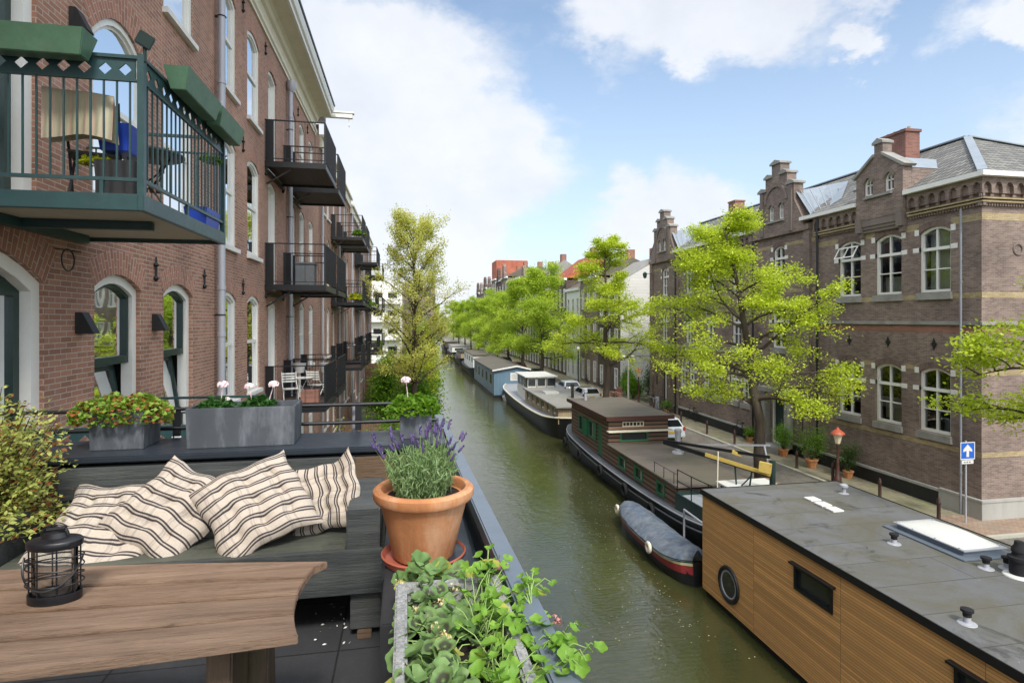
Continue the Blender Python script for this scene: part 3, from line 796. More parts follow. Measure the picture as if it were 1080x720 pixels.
window_box((BX+.10, 7.55, 2.26), .92, 'y', 'green metal window box on the canal side of the balcony railing, farther one')
b = MB(); b.obox((BX+.0, 5.62, 2.50),(.13,.11,.12),(.3,.4,.5)); b.bar((BX,5.62,2.3),(BX,5.62,2.46),.03)
tag(fin(b, 'balcony_lamp', M_['dark_green'], bevel=.008), 'small dark box lamp on the corner post of the green balcony', 'lamp')
b = MB(); b.bar((X0+.02,7.2,.80),(X0+.3,7.2,.76),.012); b.torus((X0+.22,7.1,.66),.12,.008,'x',24,5)
tag(fin(b, 'cable_loop', M_['iron']), 'thin black cable loop hanging under the green balcony', 'cable')

# ------------------------------------------------------------------ black balconies
def black_balcony(parent, y0, y1, zf, depth=1.62, x0=X0, par2=None):
    xo = x0 + depth
    b = MB(); b.box(x0, xo-.03, y0+.03, y1-.03, zf-.10, zf-.04); bal = fin(b, 'balcony', M_['dark_wood'], parent)
    b = MB()
    for (p,q) in (((x0,y0),(xo,y0)),((xo,y0),(xo,y1)),((x0,y1),(xo,y1))): b.bar((*p,zf-.08),(*q,zf-.08),.05,.16)
    b.bar((x0+.05,y0+.1,zf-.28),(x0+.05,y1-.1,zf-.28),.06,.10); b.bar((x0+.02,y0+.1,zf-.62),(xo-.9,y0+.1,zf-.17),.04)
    fin(b, 'deck_frame', M_['black_metal'], bal)
    b = MB(); h = 1.16
    for (p,q) in (((x0,y0),(xo,y0)),((xo,y0),(xo,y1)),((x0,y1),(xo,y1))):
        b.bar((*p,zf+h),(*q,zf+h),.045,.03); b.bar((*p,zf+.08),(*q,zf+.08),.03,.02)
        L = math.dist(p,q); n = int(L/.11) if p[0] == q[0] else int(L/.27)
        for i in range(n+1):
            f = i/n; x = p[0]+(q[0]-p[0])*f; y = p[1]+(q[1]-p[1])*f
            b.bar((x,y,zf+.08),(x,y,zf+h),.012 if p[0] != q[0] else .05, .012)
    b.bar((xo,y0,zf),(xo,y0,zf+h),.045); b.bar((xo,y1,zf),(xo,y1,zf+h),.045)
    fin(b, 'railing', M_['black_metal'], bal)
    b = MB(); b.box(x0+.02, x0+.24, y0-.012, y0+.012, zf, zf+h); b.box(x0+.02, x0+.24, y1-.012, y1+.012, zf, zf+h)
    fin_split(b, 'side_panel', M_['black_metal'], bal)
    return bal
for k in range(3):
    black_balcony(hA, 17.0, 19.45, -2.48+STO*k+ .0)
    black_balcony(hA, 20.15, 22.5, -2.48+STO*k)

# ------------------------------------------------------------------ the further houses of the left row
def row_left(y0, y1, ztop, mat, label, x0, seed, cornice=True, balc=True, name='canal_house'):
    rnd = random.Random(seed); W_ = y1-y0
    h = thing(name, label, 'house', (x0-2, (y0+y1)/2, -7.35), 'row houses along the left bank')
    M = lambda a, z, d: (x0 + d, a, z); c = (y0+y1)/2
    cols = [y0+.10*W_, y0+.22*W_, y1-.22*W_, y1-.10*W_]; dors = [c-.17*W_/1.5, c+.17*W_/1.5]
    ops = []; doors = []
    for k in range(-1,3):
        for a in cols: ops.append((a-.55,a+.55,-1.84+STO*k,.62+STO*k,.17))
        for a in dors: doors.append((a-.5,a+.5,-2.6+STO*k,.55+STO*k,.14))
    b = MB(); wall(b, M, y0+.02, y1, -7.6, ztop, ops+doors, n=4); b.box(x0-8,x0-.002,y0+.02,y0+.04,-7.6,ztop); b.box(x0-8,x0-.002,y1-.02,y1,-7.6,ztop)
    fin(b, 'wall', mat, h, recalc=False)
    for o in ops+doors:
        b = MB(); b.ring(outline(*o,4), outline(*inset(o,.11),4), M, -.2, -.05)
        tz = (o[2]+o[3])/2; b.prism([(o[0]+.1,tz-.05),(o[1]-.1,tz-.05),(o[1]-.1,tz+.05),(o[0]+.1,tz+.05)], M, -.18, -.08)
        b.prism([(o[0]-.05,o[2]-.1),(o[1]+.05,o[2]-.1),(o[1]+.05,o[2]),(o[0]-.05,o[2])], M, -.1, .08)
        w_ = fin(b, 'window', M_['paint_white'], h)
        b = MB(); poly_face(b, outline(*inset(o,.1),4), M, -.15); fin(b, 'pane', M_['dark_pane'], w_, recalc=False)
    b = MB(); b.box(x0-8, x0+.25, y0, y1, ztop, ztop+.12); b.box(x0-.001, x0+.12, y0+.01, y1-.01, ztop-.5, ztop-.001)
    fin(b, 'cornice', M_['paint_cream'] if cornice else M_['paint_white'], h)
    b = MB(); b.box(x0-2.6,x0-1.2,y0+.1,y0+.9,ztop+.12,ztop+1.3); fin(b, 'chimney', mat, h)
    for p in (y0+.3, c):
        b = MB(); b.cyl((x0+.12,p,-7.3),(x0+.12,p,ztop-.5),.06,n=8); fin(b, 'downpipe', M_['zinc'], h, smooth=True)
    if balc:
        for k in range(3):
            for s, a in ((-1,dors[0]),(1,dors[1])):
                black_balcony(h, a-1.25+s*.15, a+1.25+s*.15, -2.55+STO*k, 1.55+.12*rnd.random(), x0)
    return h
t = NT('dark_pane'); t.base((.028,.034,.038)); t.rough(.06); t.b.inputs['Specular IOR Level'].default_value = .9; M_['dark_pane'] = t.m
row_left(27.2, 41.4, 8.35, M_['brick_red'], 'second brick apartment house of the left row, directly behind the cream cornice', X0, 1)
row_left(41.45, 53.5, 8.0, brick('brick_pale','B48C7C','A07868','C4B6A8'), 'third house of the left row, paler brick with black balconies', X0+.05, 2)
row_left(53.55, 68, 8.6, M_['brick_red'], 'fourth and farthest brick house of the left row, its balconies overlapping in the distance', X0-.02, 3)
# hoist beam
b = MB(); b.box(X0+.3, X0+1.55, 26.3, 26.5, 9.0, 9.2); b.box(X0+.3,X0+1.62,26.26,26.54,9.2,9.26)
b.cyl((X0+1.4,26.4,9.0),(X0+1.4,26.4,8.75),.02); b.torus((X0+1.4,26.4,8.68),.06,.015,'x',12,5)
fin(b, 'hoist_beam', M_['paint_white'], hA)
# white modern block across the end of the gardens
h = thing('white_apartment_block', 'white plastered modern block with balconies at the far end of the left gardens', 'apartment building', (-9,104,-7.35))
b = MB(); ops = [(x,x+1.6,z,z+1.5,0) for x in (-15,-12.6,-10.2,-7.8,-5.4,-3.0) for z in (-6,-3,0,3)]
MW = lambda a, z, d: (a, 98-d, z); wall(b, MW, -18, -.6, -7.5, 6.4, ops, .3); b.box(-.62,-.6,98,110,-7.5,6.4); b.box(-18,-.6,98,110,6.4,6.5)
fin(b, 'wall', M_['paint_white'], h, recalc=False)
for o in ops:
    b = MB(); b.ring(outline(*o), outline(*inset(o,.1)), MW, -.3, -.1); w_ = fin(b,'window',M_['stone_grey'],h)
    b = MB(); poly_face(b, outline(*inset(o,.05)), MW, -.25); fin(b,'pane',M_['dark_pane'],w_,recalc=False)
b = MB()
for z in (-3.4,-.4,2.6): b.box(-8.5,-.9,96.9,98,z,z+.12); b.box(-8.5,-.9,96.85,96.9,z,z+1.0)
fin(b, 'balcony', M_['stone_white'], h)
h = thing('grey_apartment_block', 'tall grey brown slab block behind the left bank tree', 'apartment building', (3,150,-7.35))
b = MB(); ops = [(x,x+1.6,z,z+1.5,0) for x in (-3,-.4,2.2,4.8) for z in (-6,-3,0,3,6)]
MW2 = lambda a, z, d: (a, 150-d, z); wall(b, MW2, -5, 7.5, -7.5, 8.5, ops, .3); b.box(7.48,7.5,150,160,-7.5,8.5); b.box(-5,7.5,150,160,8.5,8.6); fin(b,'wall',M_['brick_dark'],h,recalc=False)
for o in ops:
    b = MB(); poly_face(b, outline(*o), MW2, -.2); fin(b,'window',M_['dark_pane'],h,recalc=False)
# ------------------------------------------------------------------ the terrace
b = MB(); b.box(-6, .36, -3, 3.72, TERR-.25, TERR); struct(b, 'terrace_floor', M_['terrace_tiles'])
b = MB(); b.box(-3.88,.30,-3,3.8,-7.3,TERR-.26); tag(fin(b,'terrace_building',M_['brick_red']), 'brick extension carrying the roof terrace beside the canal', 'building')
pb = thing('terrace_parapet', 'low dark parapet with zinc coping behind the bench', 'parapet', (-1.6,3.9,TERR))
b = MB(); b.box(-3.2,.27,3.74,4.18,TERR,-.86); fin(b,'wall',M_['wall_dark'],pb)
b = MB(); b.box(-3.25,.28,3.70,4.22,-.84,-.80); fin(b,'coping',M_['coping_dark'],pb,bevel=.008)
b = MB(); b.box(-3.2,.27,3.70,3.735,-1.1,-.87); fin(b,'timber_strip',M_['old_wood'],pb)
pr = thing('canal_parapet', 'zinc topped parapet wall on the canal side, running away from the camera', 'parapet', (.33,1.6,TERR))
def py(x, y): return x + (y-1.2)*(-.022)   # the parapet runs slightly askew to the canal
b = MB()
for (xa,xb,z0,z1,nm) in ((.315,.385,-.86,-.80,'c'),):
    v = [(py(xa,-3),-3,z0),(py(xb,-3),-3,z0),(py(xb,4.85),4.85,z0),(py(xa,4.85),4.85,z0)]; v += [(x,y,z1) for x,y,_ in v]
    b.add(v, [(0,3,2,1),(4,5,6,7),(0,1,5,4),(1,2,6,5),(2,3,7,6),(3,0,4,7)])
fin(b,'coping',M_['coping'],pr,bevel=.006)
b = MB(); xa, xb, z0, z1 = .325, .375, -8.6, -.862
v = [(py(xa,-3),-3,z0),(py(xb,-3),-3,z0),(py(xb,4.8),4.8,z0),(py(xa,4.8),4.8,z0)]; v += [(x,y,z1) for x,y,_ in v]
b.add(v, [(0,3,2,1),(4,5,6,7),(0,1,5,4),(1,2,6,5),(2,3,7,6),(3,0,4,7)]); fin(b,'wall',M_['coping_dark'],pr)
b = MB(); b.box(.16,.262,1.95,3.66,TERR,-.93); b.box(.262,.300,1.95,3.66,TERR,-.99); fin(b,'inner_ledge',M_['coping_dark'],pr,bevel=.005)
# grey rail behind the parapet
rl = thing('terrace_railing', 'slim grey steel railing with two rails behind the long planter', 'railing', (-1.5,4.28,-.8))
b = MB()
for z in (-.615,-.745): b.cyl((-3.2,4.27,z),(.24,4.27,z),.013)
fin(b,'rail',M_['black_metal'],rl,smooth=True)
for x in (-3.1,-2.75,-1.55,-.34):
    b = MB(); b.box(x-.022,x+.022,4.262,4.285,-.80,-.60); fin(b,'post',M_['black_metal'],rl)
b = MB(); b.cyl((-.37,4.35,-1.1),(-.37,4.35,-.63),.022); fin(b,'flagpole_socket',M_['zinc'],rl,smooth=True)

# ------------------------------------------------------------------ bench
bn = thing('garden_bench', 'long dark weathered timber bench with chunky square arm, along the back parapet', 'bench', (-1.15,3.3,TERR))
Z = lambda h: TERR + h
b = MB(); b.box(-1.88,-.30,3.52,3.56,Z(.60),Z(.775)); b.box(-1.88,-.30,3.515,3.555,Z(.43),Z(.595)); fin(b,'backrest',M_['bench_wood'],bn,bevel=.006)
for k in range(4):
    y0 = 2.96 + k*.142; b = MB(); b.box(-1.86,-.30,y0,y0+.137,Z(.415),Z(.45)); fin(b,'seat_board',M_['bench_seat_wood'],bn,bevel=.004)
b = MB(); b.box(-1.90,-.115,2.92,2.955,Z(.235),Z(.452)); fin(b,'front_board',M_['bench_wood'],bn,bevel=.004)
b = MB(); b.box(-.295,-.13,2.965,3.56,Z(.42),Z(.64)); fin(b,'armrest',M_['bench_wood'],bn,bevel=.008)
b = MB(); b.obox((-1.91,3.2,Z(.50)),(.05,.66,.24),(0,0,.05)); fin(b,'armrest',M_['bench_wood'],bn,bevel=.008)
for x, y in ((-.20,2.96),(-.20,3.5),(-1.82,2.96),(-1.82,3.5)):
    b = MB(); b.box(x-.075,x+.075,y,y+.07,Z(.04),Z(.415 if y>3 else .234)); fin(b,'leg',M_['bench_wood'],bn,bevel=.006)
b = MB(); b.box(-.24,-.17,2.94,3.03,TERR,Z(.038)); fin(b,'foot_block',M_['old_wood'],bn,bevel=.004)
b = MB(); b.box(-1.7,-.42,3.44,3.48,Z(.06),Z(.16)); fin(b,'stretcher',M_['old_wood'],bn,bevel=.004)
b = MB(); b.box(-.10,.155,2.42,3.66,TERR,Z(.52)); tag(fin(b,'dark_plinth',M_['wall_dark'],bevel=.008), 'dark boxed plinth between bench and canal parapet', 'plinth')

# ------------------------------------------------------------------ cushions
t = NT('cushion_cloth'); uv = t.coord('UV'); s_ = t.node('ShaderNodeSeparateXYZ'); t.l.new(uv, s_.inputs[0])
def lines(c, per, specs):
    f = t.math('FRACT', t.math('MULTIPLY', c, per)); m = None
    for a, w_ in specs:
        q = t.math('LESS_THAN', t.math('ABSOLUTE', t.math('SUBTRACT', f, a)), w_); m = q if m is None else t.math('MAXIMUM', m, q)
    return m
f1 = t.noise(uv, 60, 5, .7); 
wob = t.math('ADD', s_.outputs[1], t.math('MULTIPLY', t.math('SUBTRACT', t.noise(uv, 4, 2, .5), .5), .008))
blk = lines(wob, 8.0, [(.33,.07),(.58,.07)]); tau = lines(s_.outputs[0], 3.4, [(.34,.035),(.42,.02),(.62,.035)]); tau2 = lines(wob, 8.0, [(.46,.045)])
c = t.mix(t.ramp(f1,.3,.8), srgb('C9BEB0'), srgb('AEA294'))
c = t.mix(t.math('MULTIPLY', tau, .38), c, srgb('8C8178')); c = t.mix(t.math('MULTIPLY', tau2, .35), c, srgb('8C8178'))
c = t.mix(t.math('MULTIPLY', blk, .92), c, srgb('24202A'))
t.base(c); t.rough(.92); t.b.inputs['Specular IOR Level'].default_value = .15
wv_ = t.node('ShaderNodeTexNoise'); wv_.inputs['Scale'].default_value = 320; t.l.new(uv, wv_.inputs['Vector'])
t.bump(t.math('ADD', t.math('MULTIPLY', wv_.outputs['Fac'], .5), t.math('MULTIPLY', t.noise(uv, 9, 6, .7), 1.6)), .55, .008); M_['cushion'] = t.m
def cushion(label, c, size, th, tilt, spin, yaw, seed, bend=0.0, uvrot=False, fold=0.0):
    rnd = random.Random(seed); n = 44; L = size/2
    ph = [rnd.uniform(0,6.28) for _ in range(8)]
    m = Euler((tilt,0,yaw)).to_matrix() @ Euler((0,0,spin)).to_matrix()
    b = MB(); V = []; UV = []
    for side in (1,-1):
        for i in range(n+1):
            for j in range(n+1):
                u = i/n*2-1; v = j/n*2-1
                e = max(0,(1-abs(u)**4))**.5*max(0,(1-abs(v)**4))**.5
                h = th/2*e
                if e > 0:
                    for a in (-.5,0,.5):
                        for c2 in (-.5,0,.5): h -= .24*th*math.exp(-((u-a)**2+(v-c2)**2)/.012)*(.5 if side < 0 else .85)
                    h -= .07*th*(math.exp(-((abs(u)-.5)**2)/.006)+math.exp(-((abs(v)-.5)**2)/.006)+math.exp(-(u**2)/.006)+math.exp(-(v**2)/.006))*.8*e
                h = max(h, 0) + .0015
                pin = 1 - .085*(1-v*v)*abs(u)**3 ; pin2 = 1 - .085*(1-u*u)*abs(v)**3
                x = u*L*pin + .010*math.sin(3.1*v+ph[0]) + .006*math.sin(9*v+ph[1]+u*2); y = v*L*pin2 + .010*math.sin(3.3*u+ph[2]) + .006*math.sin(8*u+ph[3])
                zoff = .020*math.sin(2.6*u+ph[4])*math.sin(2.2*v+ph[5]) + .004*math.sin(11*u+ph[6]+3*v)*e + bend*(u*u) + fold*max(0,u+v-.6)**2
                if i in (0,n) or j in (0,n): zoff += .004*math.sin(17*(u+v)+ph[7])
                p = Vector((x, y, side*h + zoff))
                V.append(Vector(c) + m @ p); UV.append(((u+1)/2,(v+1)/2) if not uvrot else ((v+1)/2,(u+1)/2))
    f = []; fu = []
    for s_i in (0,1):
        o = s_i*(n+1)**2
        for i in range(n):
            for j in range(n):
                q = [o+i*(n+1)+j, o+(i+1)*(n+1)+j, o+(i+1)*(n+1)+j+1, o+i*(n+1)+j+1]
                if s_i: q = q[::-1]
                f.append(tuple(q)); fu.append([UV[k] for k in q])
    b.add(V, f, fu)
    o = fin(b, 'cushion', M_['cushion'], smooth=2, recalc=False); tag(o, label, 'cushion', 'striped cushions on the dark bench')
    return o
GRP = None
cushion('striped cushion lying flattest, leftmost on the bench behind the lantern', (-1.51,3.22,-1.045), .56, .10, R(33), R(-3), R(-4), 1, bend=-.02)
cushion('striped cushion tipped on one corner, second from the left, overlapping the flat one', (-1.20,3.23,-.985), .50, .12, R(44), R(-33), R(0), 2, bend=-.02)
cushion('striped cushion tipped on one corner in the middle of the bench, the frontmost', (-.77,3.17,-.965), .52, .12, R(44), R(30), R(3), 3, bend=-.03)
cushion('striped cushion leaning against the right armrest of the bench, rightmost', (-.43,3.30,-.985), .41, .10, R(56), R(24), R(-22), 4, uvrot=True, bend=.03, fold=.03)

# ------------------------------------------------------------------ table
tb = thing('wooden_table', 'weathered teak table with curved cut out end in front of the bench', 'table', (-.9,1.85,TERR))
zt = -.85
def tx(v_):    # x of the right end along the width (0 front, 1 back): concave cut with a tip at the back
    return -.285 - .046*math.sin(min(1,v_*1.0)*math.pi*.92)**.8 + .03*(v_>.9)*(v_-.9)*10
nb = 4
for k in range(nb):
    b = MB(); n = 8; g = .014/.5
    top = []
    for side in (0,1):
        for i in range(n+1):
            v_ = (k + (i/n))/nb; v_ = min(max(v_, k/nb+g/2 if k else 0), (k+1)/nb-g/2 if k<nb-1 else 1)
            yl = 1.62 + .60*v_ + .0; yr = 1.615 + .475*v_
            if side == 0: top.append((-1.95, yl+.02, v_))
            else: top.append((tx(v_), yr, v_))
    # outline with a soft front/back bow
    L_ = []; 
    N2 = 14
    def pos(s_p, v_): 
        xr = tx(v_); x = -1.95 + (xr+1.95)*s_p; yl = 1.60+.66*v_; yr = 1.615+.475*v_
        y = yl + (yr-yl)*s_p; 
        y += (-.035 if v_ < .5 else .03)*abs(2*v_-1)*math.sin(math.pi*min(1,max(0,(s_p-.1)/.9)))
        return x, y
    vs = [k/nb + (g/2 if k else 0) + ((1/nb) - (g/2 if k else 0) - (g/2 if k < nb-1 else 0))*i/n for i in range(n+1)]
    V = [(*pos(s_/N2, v_), z) for z in (zt-.026, zt) for v_ in vs for s_ in range(N2+1)]
    o = (n+1)*(N2+1); f = []
    for i in range(n):
        for s_ in range(N2):
            q = i*(N2+1)+s_; f += [(q,q+N2+1,q+N2+2,q+1),(o+q,o+q+1,o+q+N2+2,o+q+N2+1)]
    for s_ in range(N2): f += [(s_,s_+1,o+s_+1,o+s_), (n*(N2+1)+s_,n*(N2+1)+s_+1,o+n*(N2+1)+s_+1,o+n*(N2+1)+s_)]
    for i in range(n):
        for e_ in (0,N2): f.append((i*(N2+1)+e_,(i+1)*(N2+1)+e_,o+(i+1)*(N2+1)+e_,o+i*(N2+1)+e_))
    b.add(V, f); fin(b, 'table_board', M_['table_wood'], tb, bevel=.003)
# splayed end support, moss on its flank
b = MB(); b.prism([(1.70,TERR+.02),(1.88,TERR+.02),(1.95,zt-.033),(1.74,zt-.033)], lambda a,z,d: (-.52+d-(z-zt)*.0, a, z), -.035, .035); fin(b,'leg',M_['table_leg_wood'],tb,bevel=.006)
b = MB(); b.prism([(1.86,TERR),(2.02,TERR),(1.99,zt-.033),(1.90,zt-.16)], lambda a,z,d: (-.455+d, a, z), -.03, .03); fin(b,'leg',M_['table_leg_wood'],tb,bevel=.006)
b = MB(); b.prism([(1.70,TERR+.02),(1.88,TERR+.02),(1.95,zt-.033),(1.74,zt-.033)], lambda a,z,d: (-1.7+d, a, z), -.035, .035); fin(b,'leg',M_['table_leg_wood'],tb,bevel=.006)
b = MB(); b.box(-1.72,-.5,1.74,1.78,TERR+.14,TERR+.26); fin(b,'stretcher',M_['table_leg_wood'],tb,bevel=.005)

# ------------------------------------------------------------------ lantern on the table
lc = at_z(58, 632, zt); lx, ly = lc.x, lc.y
ln = thing('lantern', 'oval black wire lantern standing on the left of the wooden table', 'lantern', (lx,ly,zt))
M_['lantern_black'] = plain('lantern_black', '15161A', .4, .2, 8, .1, stain=('2c2e33',8,.5,.8,.4))
ra, rb, H = .072, .046, .165
def ell(z, ra=ra, rb=rb, t_=.003, n=36, m=6, tilt=0):
    bb = MB(); pts = [(lx+ra*math.cos(2*math.pi*i/n), ly+rb*math.sin(2*math.pi*i/n), z+tilt*math.cos(2*math.pi*i/n)) for i in range(n+1)]
    bb.tube(pts, t_, m, cap=False); return bb
b = MB(); b.lathe((lx,ly,zt), [(.98,0),(1.0,.002),(1.0,.026),(.94,.026),(.93,.008),(0.01,.008)], 40, 1, 1)
b.v = [(lx+(p[0]-lx)*ra, ly+(p[1]-ly)*rb, p[2]) for p in b.v]; fin(b,'base_tray',M_['lantern_black'],ln,smooth=True)
b = MB(); b.lathe((lx,ly,zt+H), [(.98,-.004),(1.04,0),(1.04,.016),(.98,.020),(.5,.026),(.42,.040),(.2,.046),(.01,.047)], 40)
b.v = [(lx+(p[0]-lx)*ra, ly+(p[1]-ly)*rb, p[2]) for p in b.v]; fin(b,'lid',M_['lantern_black'],ln,smooth=True)
b = MB(); pts = [(lx+.035*math.cos(a), ly, zt+H+.030+.030*math.sin(a)) for a in [math.pi*i/12 for i in range(13)]]; b.tube(pts,.005,6); b.tube([(lx-.02,ly,zt+H+.048),(lx+.03,ly,zt+H+.052)],.008,6); fin(b,'handle',M_['lantern_black'],ln,smooth=True)
for a in (.35,1.15,2.0,2.8,3.5,4.3,5.1,5.9):
    b = MB(); b.cyl((lx+ra*.92*math.cos(a),ly+rb*.92*math.sin(a),zt+.01),(lx+ra*.92*math.cos(a),ly+rb*.92*math.sin(a),zt+H),.0022,n=6); fin(b,'wire_upright',M_['lantern_black'],ln,smooth=True)
for z, tl in ((.055,0),(.075,.012),(.105,-.004),(.130,.006)):
    b = MB(); n=36; pts=[(lx+ra*1.06*math.cos(2*math.pi*i/n), ly+rb*1.06*math.sin(2*math.pi*i/n), zt+z+tl*math.cos(2*math.pi*i/n+1)) for i in range(n+1)]; b.tube(pts,.002,6,cap=False); fin(b,'wire_hoop',M_['lantern_black'],ln,smooth=True)
b = MB(); n = 30; pts=[(lx+ra*1.1*math.cos(math.pi+math.pi*i/n), ly+rb*1.15*math.sin(math.pi+math.pi*i/n)-.004, zt+.135-.085*math.sin(math.pi*i/n)) for i in range(n+1)]; b.tube(pts,.003,6); fin(b,'carrying_bail',M_['lantern_black'],ln,smooth=True)
g = glass('lantern_glass', (.86,.88,.88), .25)
b = MB(); n = 40; v = []
for z in (zt+.01,zt+H): v += [(lx+ra*.84*math.cos(2*math.pi*i/n), ly+rb*.84*math.sin(2*math.pi*i/n), z) for i in range(n)]
b.add(v, [(i,(i+1)%n,n+(i+1)%n,n+i) for i in range(n)]); fin(b,'glass_cylinder',g,ln,smooth=2,recalc=False)

# ------------------------------------------------------------------ planters on the parapet
def zinc_planter(c, L, w_, h, label, rot=0, taper=.0, grp='zinc planters on the terrace parapet', parts=True):
    p = thing('zinc_planter', label, 'planter', c, grp)
    b = MB(); trough(b, (c[0],c[1],c[2]), L, w_, h, 'x', taper+.006, .014); o = fin(b,'tub',M_['planter_zinc'],p,bevel=.004)
    b = MB(); b.box(c[0]-L/2+.03,c[0]+L/2-.03,c[1]-w_/2+.03,c[1]+w_/2-.03,c[2]+h*.72,c[2]+h*.86); fin(b,'soil',M_['soil'],p)
    if rot: p.rotation_euler = (0,0,rot)
    return p
zc = -.80
pA = zinc_planter((-1.745,4.00,zc), .31, .26, .25, 'square dark zinc planter filled by trailing green and red ivy geranium, left on the parapet')
pB = zinc_planter((-1.02,3.97,zc), .64, .30, .25, 'long grey zinc trough with two white flowering geraniums, in the middle of the parapet', rot=R(1))
pC = zinc_planter((.065,4.0,zc), .215, .25, .20, 'small square grey zinc planter at the canal end of the parapet')
# stone trough in front
tr = thing('stone_trough', 'pale speckled stone trough crowded with geraniums beside the canal parapet', 'planter', (.13,.9,TERR))
t = NT('speckled_stone'); co = t.coord(); f = t.noise(co, 90, 4, .8); n = t.noise(co, 6, 5, .7)
c = t.mix(t.ramp(f,.35,.7), srgb('6e7070'), srgb('B4B5B2')); c = t.mix(t.math('MULTIPLY', t.ramp(n,.45,.7), .5), c, srgb('55585a')); t.base(c); t.rough(.9); t.bump(f,.5,.003); M_['speckled']=t.m
b = MB(); trough(b, (.13,.72,-1.25), 2.10, .32, .45, 'y', .01, .033); fin(b,'tub',M_['speckled'],tr,bevel=.006)
b = MB(); b.box(.02,.24,-.2,1.7,-.98,-.865); fin(b,'soil',M_['soil'],tr)
b = MB(); b.box(-.02,.28,-.3,1.72,TERR,-1.255); fin(b,'plinth',M_['wall_dark'],tr)
# terracotta pot
pc = at_depth(447, 590, 2.28); PZ = -.935
px_, py_ = pc.x, pc.y
pt = thing('terracotta_pot', 'large round terracotta pot with rolled rim and saucer holding lavender', 'plant pot', (px_,py_,PZ-.02))
prof = [(.0,.0),(.118,.0),(.122,.01),(.150,.13),(.172,.215),(.176,.222),(.192,.226),(.200,.240),(.198,.262),(.186,.272),(.168,.270),(.162,.262),(.158,.235),(.0,.235)]
b = MB(); b.lathe((px_,py_,PZ), prof[1:-1], 56); fin(b,'pot',M_['terracotta'],pt,smooth=True)
b = MB(); b.lathe((px_,py_,PZ-.02), [(.10,0),(.155,.002),(.168,.030),(.162,.034),(.150,.012),(.02,.010)], 48); fin(b,'saucer',plain('saucer_clay','A85C48',.6,.12,5,.08),pt,smooth=True)
b = MB(); b.lathe((px_,py_,PZ+.22), [(.158,0),(.156,.014),(.08,.022),(.005,.024)], 32); fin(b,'soil',M_['soil'],pt,smooth=True)
b = MB(); b.box(-.08,.155,1.83,2.41,TERR,PZ-.022); tag(fin(b,'pot_stand',M_['wall_dark'],bevel=.006), 'dark box under the terracotta pot', 'stand')
# petals on the floor
b = MB(); rnd = random.Random(5)
for i in range(26):
    x, y = at_z(rnd.gauss(352,16), rnd.gauss(658,9), TERR).to_tuple()[:2]; a = rnd.uniform(0,6.28); s_ = rnd.uniform(.006,.014)
    b.add([(x+s_*math.cos(a),y+s_*math.sin(a),TERR+.006),(x+.3*s_*math.cos(a+1.6),y+.3*s_*math.sin(a+1.6),TERR+.004),(x-s_*math.cos(a),y-s_*math.sin(a),TERR+.006),(x-.3*s_*math.cos(a+1.6),y-.3*s_*math.sin(a+1.6),TERR+.009)],[(0,1,2,3)])
tag(fin(b,'fallen_petals',M_['paint_white'],recalc=False), 'scatter of small white petals on the dark tiles under the bench', 'petals', kind='stuff')
# ------------------------------------------------------------------ the school-like brick building on the right quay
XR, YC, YE = 20.7, 17.3, 45.9
ZB = STREET + .1
MR = lambda a, z, d: (XR - d, a, z)          # canal side
MS = lambda a, z, d: (a, YC - d, z)          # side facing the eye
rb_ = thing('brick_school_building', 'long dark brick building with stepped gables and yellow bands across the canal', 'building', (26,31.6,ZB))
OPS = []
near = [(18.50,19.88),(20.72,22.10),(22.92,24.30)]
upn = [(a,b_,1.10,3.72,.22) for a,b_ in near]; lon = [(a,b_,-4.50,-1.92,.20) for a,b_ in near]
ups = [(c-.5,c+.5,1.95,4.15,.2) for c in (28.8,33.0,36.1,39.2,43.2)]
mids = [(c-.5,c+.5,-1.75,.55,.2) for c in (33.0,36.1,39.2,43.2)] + [(28.2,29.4,-1.6,.6,.2)]
lows = []
for c in (32.6,36.0,39.4): lows += [(c-1.15,c-.2,-5.2,-3.1,.15),(c+.2,c+1.15,-5.2,-3.1,.15)]
door1 = (28.0,29.5,ZB+.25,-4.4,.0); door2 = (42.7,43.8,ZB+.2,-3.9,.35)
small = [(26.4,26.9,-6.0,-4.6,.1),(41.9,42.25,-5.4,-4.0,.1),(44.5,44.85,-5.4,-4.0,.1)]
